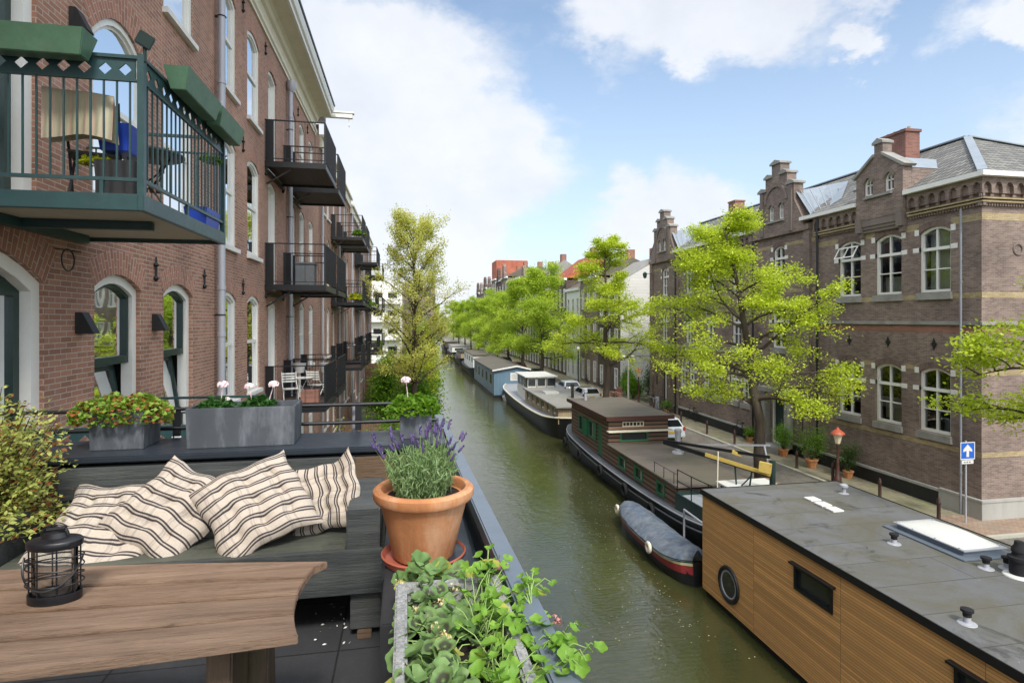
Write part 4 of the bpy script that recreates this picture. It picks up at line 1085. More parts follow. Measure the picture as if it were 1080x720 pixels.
# gable dormer openings are handled separately
alls = upn+lon+ups+mids+lows+[door1,door2]+small
b = MB(); wall(b, MR, YC, YE, ZB-.2, 5.05, alls, .28)
wall(b, MS, XR, 33, ZB-.2, 5.05, [(25,26.3,1.1,3.72,.2),(28,29.3,1.1,3.72,.2),(25,26.3,-4.5,-1.92,.2),(28,29.3,-4.5,-1.92,.2)], .28)
b.box(XR, 33, YE-.01, YE, ZB-.2, 5.05); b.box(32.99,33,YC,YE,ZB-.2,5.05)
fin(b,'wall',M_['brick_dark'],rb_,recalc=False)
def cross_window(parent, M, op, blocks=True, mull=True, tfrac=.66, curtain=None, opened=False):
    a0,a1,z0,z1,rise = op; fw = .10
    b = MB(); b.ring(outline(*op), outline(*inset(op,fw)), M, -.27, -.10)
    tz = z0+(z1-z0)*tfrac; i = inset(op,fw); m = (a0+a1)/2
    b.prism([(i[0],tz-.06),(i[1],tz-.06),(i[1],tz+.06),(i[0],tz+.06)], M, -.25, -.07)
    if mull:
        b.prism([(m-.03,i[2]),(m+.03,i[2]),(m+.03,i[3]-.01),(m-.03,i[3]-.01)], M, -.245, -.12)
        zm = (i[2]+tz)/2; b.prism([(i[0],zm-.022),(i[1],zm-.022),(i[1],zm+.022),(i[0],zm+.022)], M, -.24, -.13)
    w_ = fin(b,'window',M_['paint_white'],parent)
    b = MB(); poly_face(b, outline(*inset(op,fw-.01)), M, -.2); fin(b,'pane',M_['glass'] if a0 < 31 else M_['dark_pane'],w_,recalc=False)
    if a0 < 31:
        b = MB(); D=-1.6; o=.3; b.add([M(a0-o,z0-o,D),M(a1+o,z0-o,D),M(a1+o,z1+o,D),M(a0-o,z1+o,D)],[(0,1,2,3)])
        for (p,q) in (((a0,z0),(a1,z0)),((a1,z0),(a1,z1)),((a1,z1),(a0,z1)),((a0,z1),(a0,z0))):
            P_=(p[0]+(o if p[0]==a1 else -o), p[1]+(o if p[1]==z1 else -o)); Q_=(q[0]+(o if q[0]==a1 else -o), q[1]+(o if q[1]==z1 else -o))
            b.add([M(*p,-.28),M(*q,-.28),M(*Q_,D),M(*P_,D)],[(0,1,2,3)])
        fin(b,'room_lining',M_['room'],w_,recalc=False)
        if curtain is not None:
            b = MB(); s0 = a0+.12+(a1-a0-.24)*curtain[0]; s1 = a0+.12+(a1-a0-.24)*curtain[1]; b.add([M(s0,z0+(z1-z0)*curtain[2],-.45),M(s1,z0+(z1-z0)*curtain[2],-.45),M(s1,z0+(z1-z0)*curtain[3],-.45),M(s0,z0+(z1-z0)*curtain[3],-.45)],[(0,1,2,3)])
            fin(b,'blind',M_['curtain'] if curtain[2] < .3 else M_['paint_white'],w_,recalc=False)
    if opened:
        b = MB(); tt = lambda a,z,d: M(a, z, d+.55*(i[3]-z)/(i[3]-tz)*0+ .45*(1-(z-tz)/(i[3]-tz)))
        for zz_ in (0,): b.ring([(i[0],tz+.08),(i[1],tz+.08),(i[1],i[3]-.18),(i[0],i[3]-.18)],[(i[0]+.05,tz+.13),(i[1]-.05,tz+.13),(i[1]-.05,i[3]-.24),(i[0]+.05,i[3]-.24)],tt,-.08,-.04)
        b.prism([(m-.02,tz+.1),(m+.02,tz+.1),(m+.02,i[3]-.2),(m-.02,i[3]-.2)], tt,-.08,-.04)
        fin(b,'open_sash',M_['paint_white'],w_)
    b = MB(); b.prism([(a0-.08,z0-.30),(a1+.08,z0-.30),(a1+.06,z0-.02),(a0-.06,z0-.02)], M, -.25, .10); fin(b,'sill',M_['stone_grey'],w_)
    if blocks:
        b = MB(); w2 = .20 if a0 < 31 else .16; hh = .13
        for (x0_,x1_) in ((a0-w2-.08,a0+.0),(a1-.0,a1+w2+.08)):
            b.prism([(x0_,tz-hh/2-.02),(x1_,tz-hh/2-.02),(x1_,tz+hh/2+.04),(x0_,tz+hh/2+.04)], M, -.1, .012)
        sp = z1-rise
        for (x0_,x1_) in ((a0-w2,a0-.0),(a1,a1+w2)):
            b.prism([(x0_,sp-.06),(x1_,sp-.06),(x1_,sp+.18),(x0_,sp+.18)], M, -.1, .012)
        fin_split(b,'stone_block',M_['stone_white'],w_)
    voussoir(parent,'brick_arch',M_['brick_dark_arch'],M,op,.24,ext=.0,proud=.008)
    return w_
cur = [(0,1,0,.0),None,(0,1,.0,.62)]
for k,o in enumerate(upn): cross_window(rb_,MR,o,curtain=[(0,1,0,.95),(0,1,0,.3),None][k],opened=(k==2))
for k,o in enumerate(lon): cross_window(rb_,MR,o,curtain=[None,(0,1,.05,.35),None][k])
for o in ups+mids: cross_window(rb_,MR,o,tfrac=.68)
for o in lows:
    cross_window(rb_,MR,o,tfrac=.66)
for o in small: 
    b = MB(); poly_face(b, outline(*o), MR, -.2); fin(b,'window',M_['dark_pane'],rb_,recalc=False)
for o in [(25,26.3,1.1,3.72,.2),(28,29.3,1.1,3.72,.2),(25,26.3,-4.5,-1.92,.2),(28,29.3,-4.5,-1.92,.2)]: cross_window(rb_,MS,o)
# bands: pieces between the openings
def band(mat, z0, z1, name, d0=-.02, d1=.006, side=True, y1=YE, holes=alls, y0=YC):
    b = MB(); cuts = sorted([(o[0]-.02,o[1]+.02) for o in holes if o[2] < z1 and o[3] > z0])
    a = y0
    for c0,c1 in cuts:
        if c0 < y0 or c1 > y1: continue
        if c0-a > .05: b.prism([(a,z0),(c0,z0),(c0,z1),(a,z1)], MR, d0, d1)
        a = c1
    b.prism([(a,z0),(y1,z0),(y1,z1),(a,z1)], MR, d0, d1)
    if side: b.prism([(XR-d1,z0),(24.8,z0),(24.8,z1),(XR-d1,z1)], MS, -.02, d1)
    return fin_split(b,name,mat,rb_)
band(M_['brick_yellow'],3.66,3.92,'yellow_band',y1=25.8)
band(M_['brick_yellow'],.80,1.02,'yellow_band',y1=25.8)
band(M_['brick_yellow'],-2.06,-1.86,'yellow_band',y1=25.8)
band(M_['brick_yellow'],-5.06,-4.88,'yellow_band',y1=25.8)
band(M_['brick_yellow'],4.05,4.25,'yellow_band',side=False,y0=25.9)
band(M_['brick_yellow'],1.5,1.66,'yellow_band',side=False,y0=25.9)
band(M_['brick_yellow'],.55,.7,'yellow_band',side=False,y0=31)
band(M_['brick_yellow'],-3.6,-3.4,'yellow_band',side=False,y0=41.2)
band(M_['brick_orange'],-.52,-.26,'orange_band',d1=.007,y1=25.8)
band(M_['stone_grey'],-.20,-.06,'string_course',d1=.10,y1=25.8,side=True)
band(M_['stone_grey'],-2.12,-1.98,'string_course',d1=.09,side=False,y0=30.8)
# eave: arcade of small corbel arches with double yellow ledge, white gutter
def arcade(a0, a1, M, z0, z1, n):
    w_ = (a1-a0)/n; ops = [(a0+w_*(i+.16), a0+w_*(i+.84), z0-.001, z1-.16, w_*.33) for i in range(n)]
    b = MB(); M2 = lambda a,z,d: M(a,z,d+.13); wall(b, M2, a0, a1, z0, z1, ops, .13, 6)
    for i in range(n):   # undersides of the corbel feet
        for s0,s1 in ((a0+w_*i,a0+w_*(i+.16)),(a0+w_*(i+.84),a0+w_*(i+1))): b.prism([(s0,z0-.12),(s1,z0-.12),(s1,z0),(s0,z0)], M, 0, .09)
    return fin(b,'corbel_arcade',M_['brick_dark'],rb_,recalc=False)
arcade(XR-.13, 25, MS, 4.62, 5.2, 9)
arcade(YC-.13, 20.35, MR, 4.62, 5.2, 7); arcade(22.95, 25.9, MR, 4.62, 5.2, 6); arcade(30.9,41.2,MR,4.62,5.2,20)
for (a0,a1,M) in ((YC-.15,20.3,MR),(23.0,25.85,MR),(XR-.155,24.8,MS),(30.9,41.2,MR)):
    b = MB(); b.prism([(a0,4.28),(a1,4.28),(a1,4.34),(a0,4.34)], M, -.02, .17); b.prism([(a0,4.40),(a1,4.40),(a1,4.46),(a0,4.46)], M, -.02, .19); 
    fin_split(b,'yellow_ledge',M_['brick_yellow'],rb_)
    b = MB(); n = int((a1-a0)/.12); pl = [(a0,4.275)]
    for i in range(n): pl += [(a0+.12*i,4.16),(a0+.12*i+.06,4.16),(a0+.12*i+.06,4.25),(a0+.12*(i+1)-.001,4.25)]
    pl.append((pl[-1][0],4.275)); b.prism(pl, M, -.02, .10)
    fin(b,'dentils',M_['brick_dark'],rb_)
b = MB()
b.prism([(YC-.35,5.2),(20.35,5.2),(20.35,5.38),(YC-.35,5.38)], MR, -.05, .34); b.prism([(XR-.33,5.203),(33,5.203),(33,5.383),(XR-.33,5.383)], MS, -.05, .345)
b.prism([(22.95,5.2),(26.7,5.2),(26.7,5.38),(22.95,5.38)], MR, -.05, .341); b.prism([(30.9,5.2),(41.2,5.2),(41.2,5.38),(30.9,5.38)], MR, -.05, .341)
fin_split(b,'gutter',M_['paint_white'],rb_)
# roof
ZR, XRI = 8.35, 25.3
b = MB()
b.add([(XR-.2,21.8,5.37),(XR-.2,YE,5.37),(XRI,YE,ZR),(XRI,21.8,ZR),(XR-.2,YC-.2,5.37)], [(0,1,2,3),(4,0,3)])
b.add([(XRI,21.8,ZR),(XRI,YE,ZR),(33,YE,5.37),(33,21.8,5.37),(33,YC-.2,5.37)], [(0,1,2,3),(0,3,4)])
fin(b,'roof',M_['pantile'],rb_,recalc=False)
b = MB(); b.add([(XR-.2,YC-.2,5.37),(33,YC-.2,5.37),(XRI,21.8,ZR)],[(0,1,2)]); fin(b,'roof',M_['pantile_x'],rb_,recalc=False)
b = MB(); b.bar((XR-.2,YC-.2,5.42),(XRI,21.8,ZR+.04),.30,.05); b.bar((XRI,21.8,ZR+.04),(XRI,YE,ZR+.04),.3,.07); b.bar((33,YC-.2,5.42),(XRI,21.8,ZR+.04),.3,.05); fin_split(b,'ridge_flashing',M_['zinc_roof'],rb_)
def roofz(x): return 5.37 + (x-(XR-.2))/(XRI-XR+.2)*(ZR-5.37)
def skylight(y, x, w_=.8, l=1.1):
    b = MB(); sl = math.atan2(ZR-5.37, XRI-XR+.2)
    b.obox((x,y,roofz(x)+.07),(l,w_,.10),(0,-sl,0)); f_ = fin(b,'roof_window',M_['zinc_roof'],rb_)
    b = MB(); b.obox((x-.01*math.sin(sl),y,roofz(x)+.135),(l-.16,w_-.16,.02),(0,-sl,0)); fin(b,'pane',M_['paint_white'] if False else M_['sky_glass'],f_)
t = NT('sky_glass'); t.base((.35,.4,.45)); t.rough(.05); t.b.inputs['Metallic'].default_value=.85; M_['sky_glass']=t.m
for y,x in ((24.6,22.6),(32.3,22.4),(34.5,22.2),(35.6,22.9),(37.3,22.3)): skylight(y,x)
# small pointed gable over the middle window
gab = [(20.35,4.55),(20.35,6.35),(20.62,6.75),(21.25,7.25),(21.25,7.75),(21.75,7.75),(21.75,7.25),(22.55,6.75),(22.95,6.4),(22.95,4.55)]
gw = [(20.95,21.45,5.55,6.45,.25),(21.95,22.45,5.55,6.45,.25)]
def gable_wall(M, poly_top, a0, a1, z0, gw, d, mat, depth):
    def topf(a):
        for (p,q) in zip(poly_top[:-1],poly_top[1:]):
            if p[0]-1e-6 <= a <= q[0]+1e-6 and q[0]-p[0] > 1e-6:
                return p[1]+(q[1]-p[1])*(a-p[0])/(q[0]-p[0])
        return poly_top[-1][1]
    return topf
def stepped(parent, M, segs, z0, gw, dfront, dback, name='gable', mat=None):
    """segs: list of (a0, a1, zt0, zt1) columns from left to right"""
    mat = mat or M_['brick_dark']; b = MB()
    Mf = lambda a,z,d: M(a,z,d+dfront)
    for (a0,a1,zl,zr) in segs:
        ops = [o for o in gw if o[0] >= a0-1e-6 and o[1] <= a1+1e-6]
        wall(b, Mf, a0, a1, z0, (lambda a: zl+(zr-zl)*(a-a0)/(a1-a0)), ops, .22, 6)
        b.add([M(a0,zl,dfront),M(a1,zr,dfront),M(a1,zr,dback),M(a0,zl,dback)],[(0,1,2,3)])
        b.add([M(a0,z0,dback),M(a1,z0,dback),M(a1,zr,dback),M(a0,zl,dback)],[(0,1,2,3)])
        b.add([M(a0,z0,dfront),M(a1,z0,dfront),M(a1,z0,dback),M(a0,z0,dback)],[(0,1,2,3)])
    for i,(a0,a1,zl,zr) in enumerate(segs):
        pz = segs[i-1][3] if i else z0; nz = segs[i+1][2] if i < len(segs)-1 else z0
        if zl-pz > .01: b.add([M(a0,pz,dfront),M(a0,zl,dfront),M(a0,zl,dback),M(a0,pz,dback)],[(0,1,2,3)])
        if zr-nz > .01: b.add([M(a1,nz,dfront),M(a1,zr,dfront),M(a1,zr,dback),M(a1,nz,dback)],[(0,1,2,3)])
    g_ = fin(b,name,mat,parent,recalc=False)
    for o in gw:
        b = MB(); b.ring(outline(*o), outline(*inset(o,.07)), Mf, -.2, -.08); m=(o[0]+o[1])/2
        b.prism([(m-.02,o[2]+.05),(m+.02,o[2]+.05),(m+.02,o[3]-.08),(m-.02,o[3]-.08)], Mf,-.19,-.1); b.prism([(o[0]+.05,o[2]+.45),(o[1]-.05,o[2]+.45),(o[1]-.05,o[2]+.5),(o[0]+.05,o[2]+.5)], Mf,-.19,-.1)
        fin(b,'window_frame',M_['paint_white'],g_); b = MB(); poly_face(b, outline(*inset(o,.05)), Mf, -.16); fin(b,'window_pane',M_['dark_pane'],g_,recalc=False)
        b = MB(); n = 8; a0,a1,z0_,z1,rise = o
        pts = []
        for i in range(n+1):
            t_ = i/n; pts.append((a0+(a1-a0)*t_, z1-rise+rise*(1-(2*t_-1)**2)))
        for p,q in zip(pts[:-1],pts[1:]): b.prism([p,q,(q[0]+(q[0]-(a0+a1)/2)*.3,q[1]+.13),(p[0]+(p[0]-(a0+a1)/2)*.3,p[1]+.13)], Mf, 0, .05)
        fin(b,'window_hood',M_['brick_dark_arch'],g_)
    return g_
segs = [(20.4,20.9,6.45,6.78),(20.9,21.40,6.78,7.2),(21.40,21.90,7.75,7.75),(21.90,22.4,7.2,6.78),(22.4,22.9,6.78,6.45)]
# split so the windows sit inside one segment each
segs = [(20.4,21.42,6.45,7.18),(21.42,21.88,7.72,7.72),(21.88,22.9,7.18,6.45)]
g1 = stepped(rb_, MR, segs, 4.5, [(20.85,21.33,5.55,6.35,.24),(21.97,22.45,5.55,6.35,.24)], .26, -.2)
b = MB(); b.prism([(20.3,6.42),(21.42,7.2),(21.42,7.32),(20.2,6.5)], MR,-.25,.36); b.prism([(21.88,7.2),(23.0,6.42),(23.1,6.5),(21.88,7.32)], MR,-.25,.361)
b.prism([(21.36,7.72),(21.94,7.72),(21.94,7.82),(21.65,7.98),(21.36,7.82)], MR,-.25,.34); b.prism([(20.9,5.4),(22.4,5.4),(22.4,5.5),(20.9,5.5)], MR, .2,.38)
fin_split(b,'gable_coping',M_['stone_grey'],rb_)
b = MB()
for k in range(4): b.prism([(20.45+.06*k,4.2-.14*k),(22.85-.06*k,4.2-.14*k),(22.85-.06*k,4.5 if k==0 else 4.199-.14*(k-1)-.001),(20.45+.06*k,4.5 if k==0 else 4.199-.14*(k-1)-.001)], MR,-.01,.24-.055*k) if k < 3 else None
for a in (20.42,22.62): b.prism([(a,3.95),(a+.26,3.95),(a+.28,4.6),(a,4.6)], MR, 0,.34); b.prism([(a+.05,3.7),(a+.2,3.7),(a+.24,3.95),(a+.02,3.95)], MR,0,.2)
fin_split(b,'gable_corbel',M_['brick_dark_arch'],rb_)
b = MB()  # little saddle roof behind the gable
b.add([(XR-.2,20.4,6.4),(XR-.2,21.65,7.2),(24.2,21.65,7.2),(22.4,20.4,6.4)],[(0,1,2,3)]); b.add([(XR-.2,22.9,6.4),(XR-.2,21.65,7.2),(24.2,21.65,7.2),(22.4,22.9,6.4)],[(0,1,2,3)])
fin(b,'dormer_roof',M_['zinc_roof'],rb_,recalc=False)
b = MB(); b.add([(XR-.2,20.42,5.3),(XR-.2,20.42,6.4),(22.5,20.42,6.4)],[(0,1,2)]); b.add([(XR-.2,22.88,5.3),(XR-.2,22.88,6.4),(22.5,22.88,6.4)],[(0,1,2)]); fin_split(b,'dormer_cheek',M_['brick_dark'],rb_,recalc=False)
# big stepped gables
def big_gable(c):
    s = [(c-1.5,c-1.05,7.35,7.35),(c-1.05,c-.5,8.05,8.05),(c-.5,c-.24,8.7,8.7),(c-.24,c+.24,8.9,8.9),(c+.24,c+.5,8.7,8.7),(c+.5,c+1.05,8.05,8.05),(c+1.05,c+1.5,7.35,7.35)]
    s = [(c-2.6,c-2.2,5.0,5.0),(c-2.2,c-1.5,5.3,6.5),(c-1.5,c-.95,7.35,7.35),(c-.95,c+.95,8.05,8.05),(c+.95,c+1.5,7.35,7.35),(c+1.5,c+2.2,6.5,5.3),(c+2.2,c+2.6,5.0,5.0)]
    g = stepped(rb_, MR, s, 4.7, [(c-.65,c-.22,5.6,6.5,.2),(c+.22,c+.65,5.6,6.5,.2)], .22, -.35, 'stepped_gable')
    b = MB(); b.prism([(c-.38,8.05),(c+.38,8.05),(c+.38,8.72),(c-.38,8.72)], MR,-.349,.219)
    # blind arch and pilasters
    n=10; 
    for i in range(n):
        a=math.pi*i/n; a2=math.pi*(i+1)/n; r0,r1=.85,1.0
        b.prism([(c-r0*math.cos(a),6.6+r0*math.sin(a)),(c-r0*math.cos(a2),6.6+r0*math.sin(a2)),(c-r1*math.cos(a2),6.6+r1*math.sin(a2)),(c-r1*math.cos(a),6.6+r1*math.sin(a))], MR,.2,.30)
    for s_ in (-1,1): b.prism([(c+s_*1.25-.13,4.8),(c+s_*1.25+.13,4.8),(c+s_*1.25+.13,7.3),(c+s_*1.25-.13,7.3)], MR,.2,.29)
    fin(b,'gable_relief',M_['brick_dark_arch'],rb_)
    b = MB()
    for (a0,a1,z_) in ((c-1.6,c-.88,7.35),(c+.88,c+1.6,7.35),(c-1.02,c-.32,8.05),(c+.32,c+1.02,8.05),(c-.46,c+.46,8.72)):
        m=(a0+a1)/2; b.prism([(a0,z_),(a1,z_),(a1,z_+.10),(m,z_+.26),(a0,z_+.10)], MR,-.42,.32)
    b.prism([(c-.75,5.46),(c+.75,5.46),(c+.75,5.56),(c-.75,5.56)], MR,.2,.34)
    fin_split(b,'gable_coping',M_['stone_grey'],rb_)
    b = MB(); zr = 7.0
    for s_ in (-1,1):
        b.add([(XR-.1,c+s_*1.5,zr-.1),(XR-.1,c+s_*2.7,5.35),(XR+.9,c+s_*3.6,roofz(XR+.9)+.05),(XR+3.4,c+s_*1.2,roofz(XR+3.4)+.08),(XR+3,c,7.7)],[(0,1,2,3,4)])
    b.add([(XR-.1,c-1.5,zr-.1),(XR-.1,c+1.5,zr-.1),(XR+3,c,7.7)],[(0,1,2)])
    for k in range(5):
        for s_ in (-1,1): b.bar((XR+.1+.25*k,c+s_*(2.75+.14*k),5.45+.12*k),(XR+.2+.6*k,c+s_*1.45,zr-.02+.07*k),.035)
    fin(b,'zinc_cheek_roof',M_['zinc_roof'],rb_,recalc=False)
    # slim corner shafts below
    b = MB()
    for s_ in (-1,1): b.prism([(c+s_*2.35-.22,ZB),(c+s_*2.35+.22,ZB),(c+s_*2.35+.22,5.0),(c+s_*2.35-.22,5.0)], MR,-.02,.14)
    fin_split(b,'pilaster',M_['brick_dark'],rb_)
big_gable(28.75); big_gable(43.25)
b = MB(); b.box(23.6,24.4,23.4,25.0,6.8,9.05); b.box(23.54,24.46,23.34,25.06,9.05,9.18); ch = fin(b,'chimney',brick('brick_chimney','85584C','6E473E','9a8478'),rb_)
for y in (23.6,24.0,24.4,24.8):
    b = MB(); b.cyl((24.0,y,9.18),(24.0,y,9.36),.09,.07); fin(b,'chimney_pot',M_['stone_grey'],ch,smooth=True)
b = MB(); b.box(24.6,25.4,39.4,40.3,7.6,9.0); b.box(24.55,25.45,39.35,40.35,9.0,9.1); fin(b,'chimney',M_['brick_orange'],rb_)
b = MB(); b.box(29,29.9,19.0,20.4,6.0,8.6); fin(b,'chimney',M_['brick_orange'],rb_)
b = MB(); b.box(28,36,26,34,5.4,7.8); fin(b,'roof_plant_room',M_['zinc_roof'],rb_)
# plinth: painted black with stone cap along the quay, bare concrete round the corner
b = MB(); b.prism([(18.9,ZB-.1),(27.5,ZB-.1),(27.5,-6.74),(18.9,-6.74)], MR,-.02,.10); b.prism([(30.2,ZB-.1),(41.4,ZB-.1),(41.4,-6.74),(30.2,-6.74)], MR,-.02,.10); fin_split(b,'black_plinth',plain('black_plinth','1E1F20',.6,.2,3,.1,stain=('3d4036',1.5,.55,.8,.5)),rb_)
b = MB(); b.prism([(18.9,-6.739),(27.5,-6.739),(27.5,-6.64),(18.9,-6.64)], MR,-.02,.14); b.prism([(30.2,-6.739),(41.4,-6.739),(41.4,-6.64),(30.2,-6.64)], MR,-.02,.14); fin_split(b,'plinth_cap',M_['concrete'],rb_)
b = MB(); b.prism([(YC-.11,ZB-.1),(18.898,ZB-.1),(18.898,-6.66),(YC-.11,-6.66)], MR,-.02,.126); b.prism([(XR-.12,ZB-.1),(33,ZB-.1),(33,-6.66),(XR-.12,-6.66)], MS,-.02,.12)
b.prism([(YC-.14,-6.66),(18.898,-6.66),(18.898,-6.583),(YC-.14,-6.583)], MR,-.02,.156); b.prism([(XR-.15,-6.66),(33,-6.66),(33,-6.58),(XR-.15,-6.58)], MS,-.02,.15)
fin(b,'stone_plinth',M_['concrete'],rb_)
# pipes
M_['hull_grey_pipe'] = plain('grey_pipe','7E828A',.5,.1,3,.03)
for y,r in ((17.95,.04),(25.55,.06),(31.0,.06),(41.0,.07)):
    b = MB(); b.cyl((XR-.17,y,ZB),(XR-.17,y,5.1 if y>20 else 4.15),r,n=10)
    for z in (-5.8,-3.4,-1.2,1.4,3.4): b.cyl((XR-.17,y,z),(XR-.17,y,z+.07),r+.012,n=10)
    fin(b,'downpipe',M_['hull_grey_pipe'] if y<20 else M_['black_metal'],rb_,smooth=True)
b = MB()
for y in (19.2,21.4,23.6): b.prism([(y-.09,-.98),(y,-1.2),(y+.09,-.98),(y,-.74)], MR,0,.04); b.prism([(y-.13,-1.0),(y+.13,-1.0),(y+.13,-.95),(y-.13,-.95)], MR,0,.045)
fin_split(b,'diamond_anchor',M_['iron'],rb_)
b = MB(); b.torus((22.3,YC-.02,2.6),.2,.03,'y',18,5); fin(b,'round_ornament',M_['brick_dark_arch'],rb_)
# doors
b = MB(); b.prism([(27.6,ZB),(27.9,ZB),(27.9,-4.1),(27.6,-4.1)],MR,0,.35); b.prism([(29.6,ZB),(29.9,ZB),(29.9,-4.1),(29.6,-4.1)],MR,0,.35); b.prism([(27.45,-4.1),(30.05,-4.1),(30.05,-3.85),(27.45,-3.85)],MR,0,.5); b.prism([(27.6,ZB),(29.9,ZB),(29.9,ZB+.25),(27.6,ZB+.25)],MR,.001,.9)
fin(b,'door_porch',M_['stone_grey'],rb_)
b = MB(); b.ring(outline(*door1),outline(*inset(door1,.12)),MR,-.28,-.1); d_ = fin(b,'door_frame',M_['paint_white'],rb_); b = MB(); b.prism([(28.1,ZB+.3),(29.4,ZB+.3),(29.4,-4.5),(28.1,-4.5)],MR,-.27,-.2); fin(b,'door_leaf',M_['dark_green'],d_)
b = MB(); b.ring(outline(*door2),outline(*inset(door2,.1)),MR,-.28,-.1); d_ = fin(b,'door_frame',M_['brick_dark_arch'],rb_); b = MB(); poly_face(b,outline(*inset(door2,.08)),MR,-.2); fin(b,'door_leaf',M_['iron'],d_); b = MB(); b.prism([(43.2,ZB+.3),(43.32,ZB+.3),(43.32,-4.2),(43.2,-4.2)],MR,-.2,-.12); fin(b,'door_post',M_['paint_white'],d_)
# wall lantern hung at the far gable
b = MB(); b.bar((XR-.15,45.4,3.9),(XR-.75,45.4,3.9),.05); b.lathe((XR-.75,45.4,3.5),[(.06,0),(.15,.1),(.2,.4),(.05,.55)],8)
fin(b,'bracket_lamp',M_['dark_green'],rb_)

# ------------------------------------------------------------------ houses beyond
HB = {}
def row_house(y0, y1, ztop, wallmat, label, seed, x0=XR, gable=None, roofmat=None, roofh=2.2, floors=None, ncol=None, gf='paint_white', rx=9):
    rnd = random.Random(seed); h = thing('row_house', label, 'house', (x0+3,(y0+y1)/2,ZB), 'row houses along the right quay')
    M = lambda a,z,d: (x0-d,a,z); W_ = y1-y0; ncol = ncol or max(2,int(W_/1.9)); fl = floors or max(2,int((ztop-ZB-.6)/3.1)); fh = (ztop-ZB-.5)/fl
    ops = []
    for f_ in range(fl):
        for c in range(ncol):
            a = y0+W_*(c+.5)/ncol; z0 = ZB+f_*fh+(.9 if f_ else .35); ops.append((a-.5,a+.5,z0,min(z0+fh*.62,ZB+(f_+1)*fh-.25),0))
    b = MB(); wall(b,M,y0+.01,y1-.01,ZB-.2,ztop,ops,.2,2); b.box(x0+.001,x0+rx,y0+.01,y0+.012,ZB-.2,ztop); b.box(x0+.001,x0+rx,y1-.012,y1-.01,ZB-.2,ztop)
    fin(b,'wall',wallmat,h,recalc=False)
    for o in ops:
        b = MB(); b.ring(outline(*o),outline(*inset(o,.12)),M,-.2,.01); m=(o[0]+o[1])/2; tz=o[2]+(o[3]-o[2])*.6
        b.prism([(o[0]+.1,tz-.04),(o[1]-.1,tz-.04),(o[1]-.1,tz+.04),(o[0]+.1,tz+.04)],M,-.15,-.05); b.prism([(m-.03,o[2]+.1),(m+.03,o[2]+.1),(m+.03,o[3]-.1),(m-.03,o[3]-.1)],M,-.16,-.06)
        w_ = fin(b,'window',M_['paint_white'],h); b = MB(); poly_face(b,outline(*inset(o,.1)),M,-.12); fin(b,'pane',M_['dark_pane'],w_,recalc=False)
    b = MB(); b.prism([(y0+.02,ztop-.02),(y1-.02,ztop-.02),(y1-.02,ztop+.3),(y0+.02,ztop+.3)],M,-.1,.3); 
    fin(b,'cornice',M_['paint_white'],h)
    rm = roofmat or M_['felt_brown']; b = MB(); n = [(x0-.1,ztop+.29),(x0+rx*.45,ztop+.29+roofh),(x0+rx,ztop+.29)]
    v = [(x,y,z) for y in (y0+.02,y1-.02) for x,z in n]; b.add(v,[(0,1,2),(3,5,4),(0,3,4,1),(1,4,5,2),(0,2,5,3)]); fin(b,'roof',rm,h)
    if gable:
        c=(y0+y1)/2; b = MB(); gh = gable
        b.prism([(c-1.5,ztop),(c+1.5,ztop),(c+1.5,ztop+gh*.35),(c+1.0,ztop+gh*.45),(c+.9,ztop+gh*.8),(c,ztop+gh),(c-.9,ztop+gh*.8),(c-1.0,ztop+gh*.45),(c-1.5,ztop+gh*.35)],M,-.3,.31)
        fin(b,'neck_gable',wallmat,h)
    b = MB(); b.box(x0+rx*.4,x0+rx*.4+.8,y0+.2,y0+1.2,ztop+1,ztop+roofh+1.2); fin(b,'chimney',M_['brick_orange'],h)
    return h
BP = M_['brick_brown']
h1 = row_house(53,59.5,3.4,BP,'dark brick house with white plastered side wall, first beyond the school building',1,roofh=2.6,roofmat=M_['felt_grey'])
b = MB(); b.box(XR+.02,XR+9,52.90,52.995,ZB-.2,3.7); b.add([(XR-.0,52.9,3.7),(XR+9,52.9,3.7),(XR+4.05,52.9,6.0),(XR,52.99,3.7),(XR+9,52.99,3.7),(XR+4.05,52.99,6.0)],[(0,1,2),(3,4,5),(0,1,4,3),(1,2,5,4),(2,0,3,5)]); fin(b,'side_wall',slats('white_boards','D6D5CF',.3,.06,.04,gcol=(.45,.45,.44),bump=.3),h1)
row_house(59.6,66,4.6,M_['brick_dark'],'brown brick canal house, second of the right row beyond the white side wall',2,roofh=2.0)
row_house(66.1,72,3.6,M_['paint_white'],'white fronted canal house between dark brick neighbours, half hidden by trees',3)
row_house(72.1,80,5.2,BP,'canal house with bright red tiled roof above the trees',4,roofmat=M_['pantile_red'],roofh=3.2)
row_house(80.1,87,4.2,M_['brick_dark'],'canal house with neck gable behind the second row of trees',5,gable=3)
row_house(87.1,95,6.2,BP,'grey roofed taller canal house behind the trees',6,roofmat=M_['felt_grey'],roofh=3)
row_house(95.1,103,6.6,M_['brick_dark'],'dark canal house standing just right of the tall red block',7,gable=3.0)
row_house(103.1,116,7.6,BP,'broad dark canal house right of the narrow gabled row',8,roofh=2)
h7 = row_house(131.1,138.5,9.3,M_['brick_dark'],'dark canal house carrying the tall red brick top storey',27,roofh=.5)
b = MB(); b.box(XR+.1,XR+7.5,131.2,138.4,9.7,13.9); fin(b,'red_top_storey',brick('brick_redtop','B5654C','A65842','B97f68'),h7)
for i,(y,zt_) in enumerate(((116.1,9.2),(123.6,9.0),(138.6,8.2),(146.1,8.6),(153.6,7.6),(161.1,8.0))):
    row_house(y,y+7.4,zt_-.5,BP if i%2 else M_['brick_dark'],'%s narrow dark gabled house of the far row, counting away from the camera'%['first','second','third','fourth','fifth','sixth','seventh'][i],20+i,gable=3.2,ncol=2,floors=4)
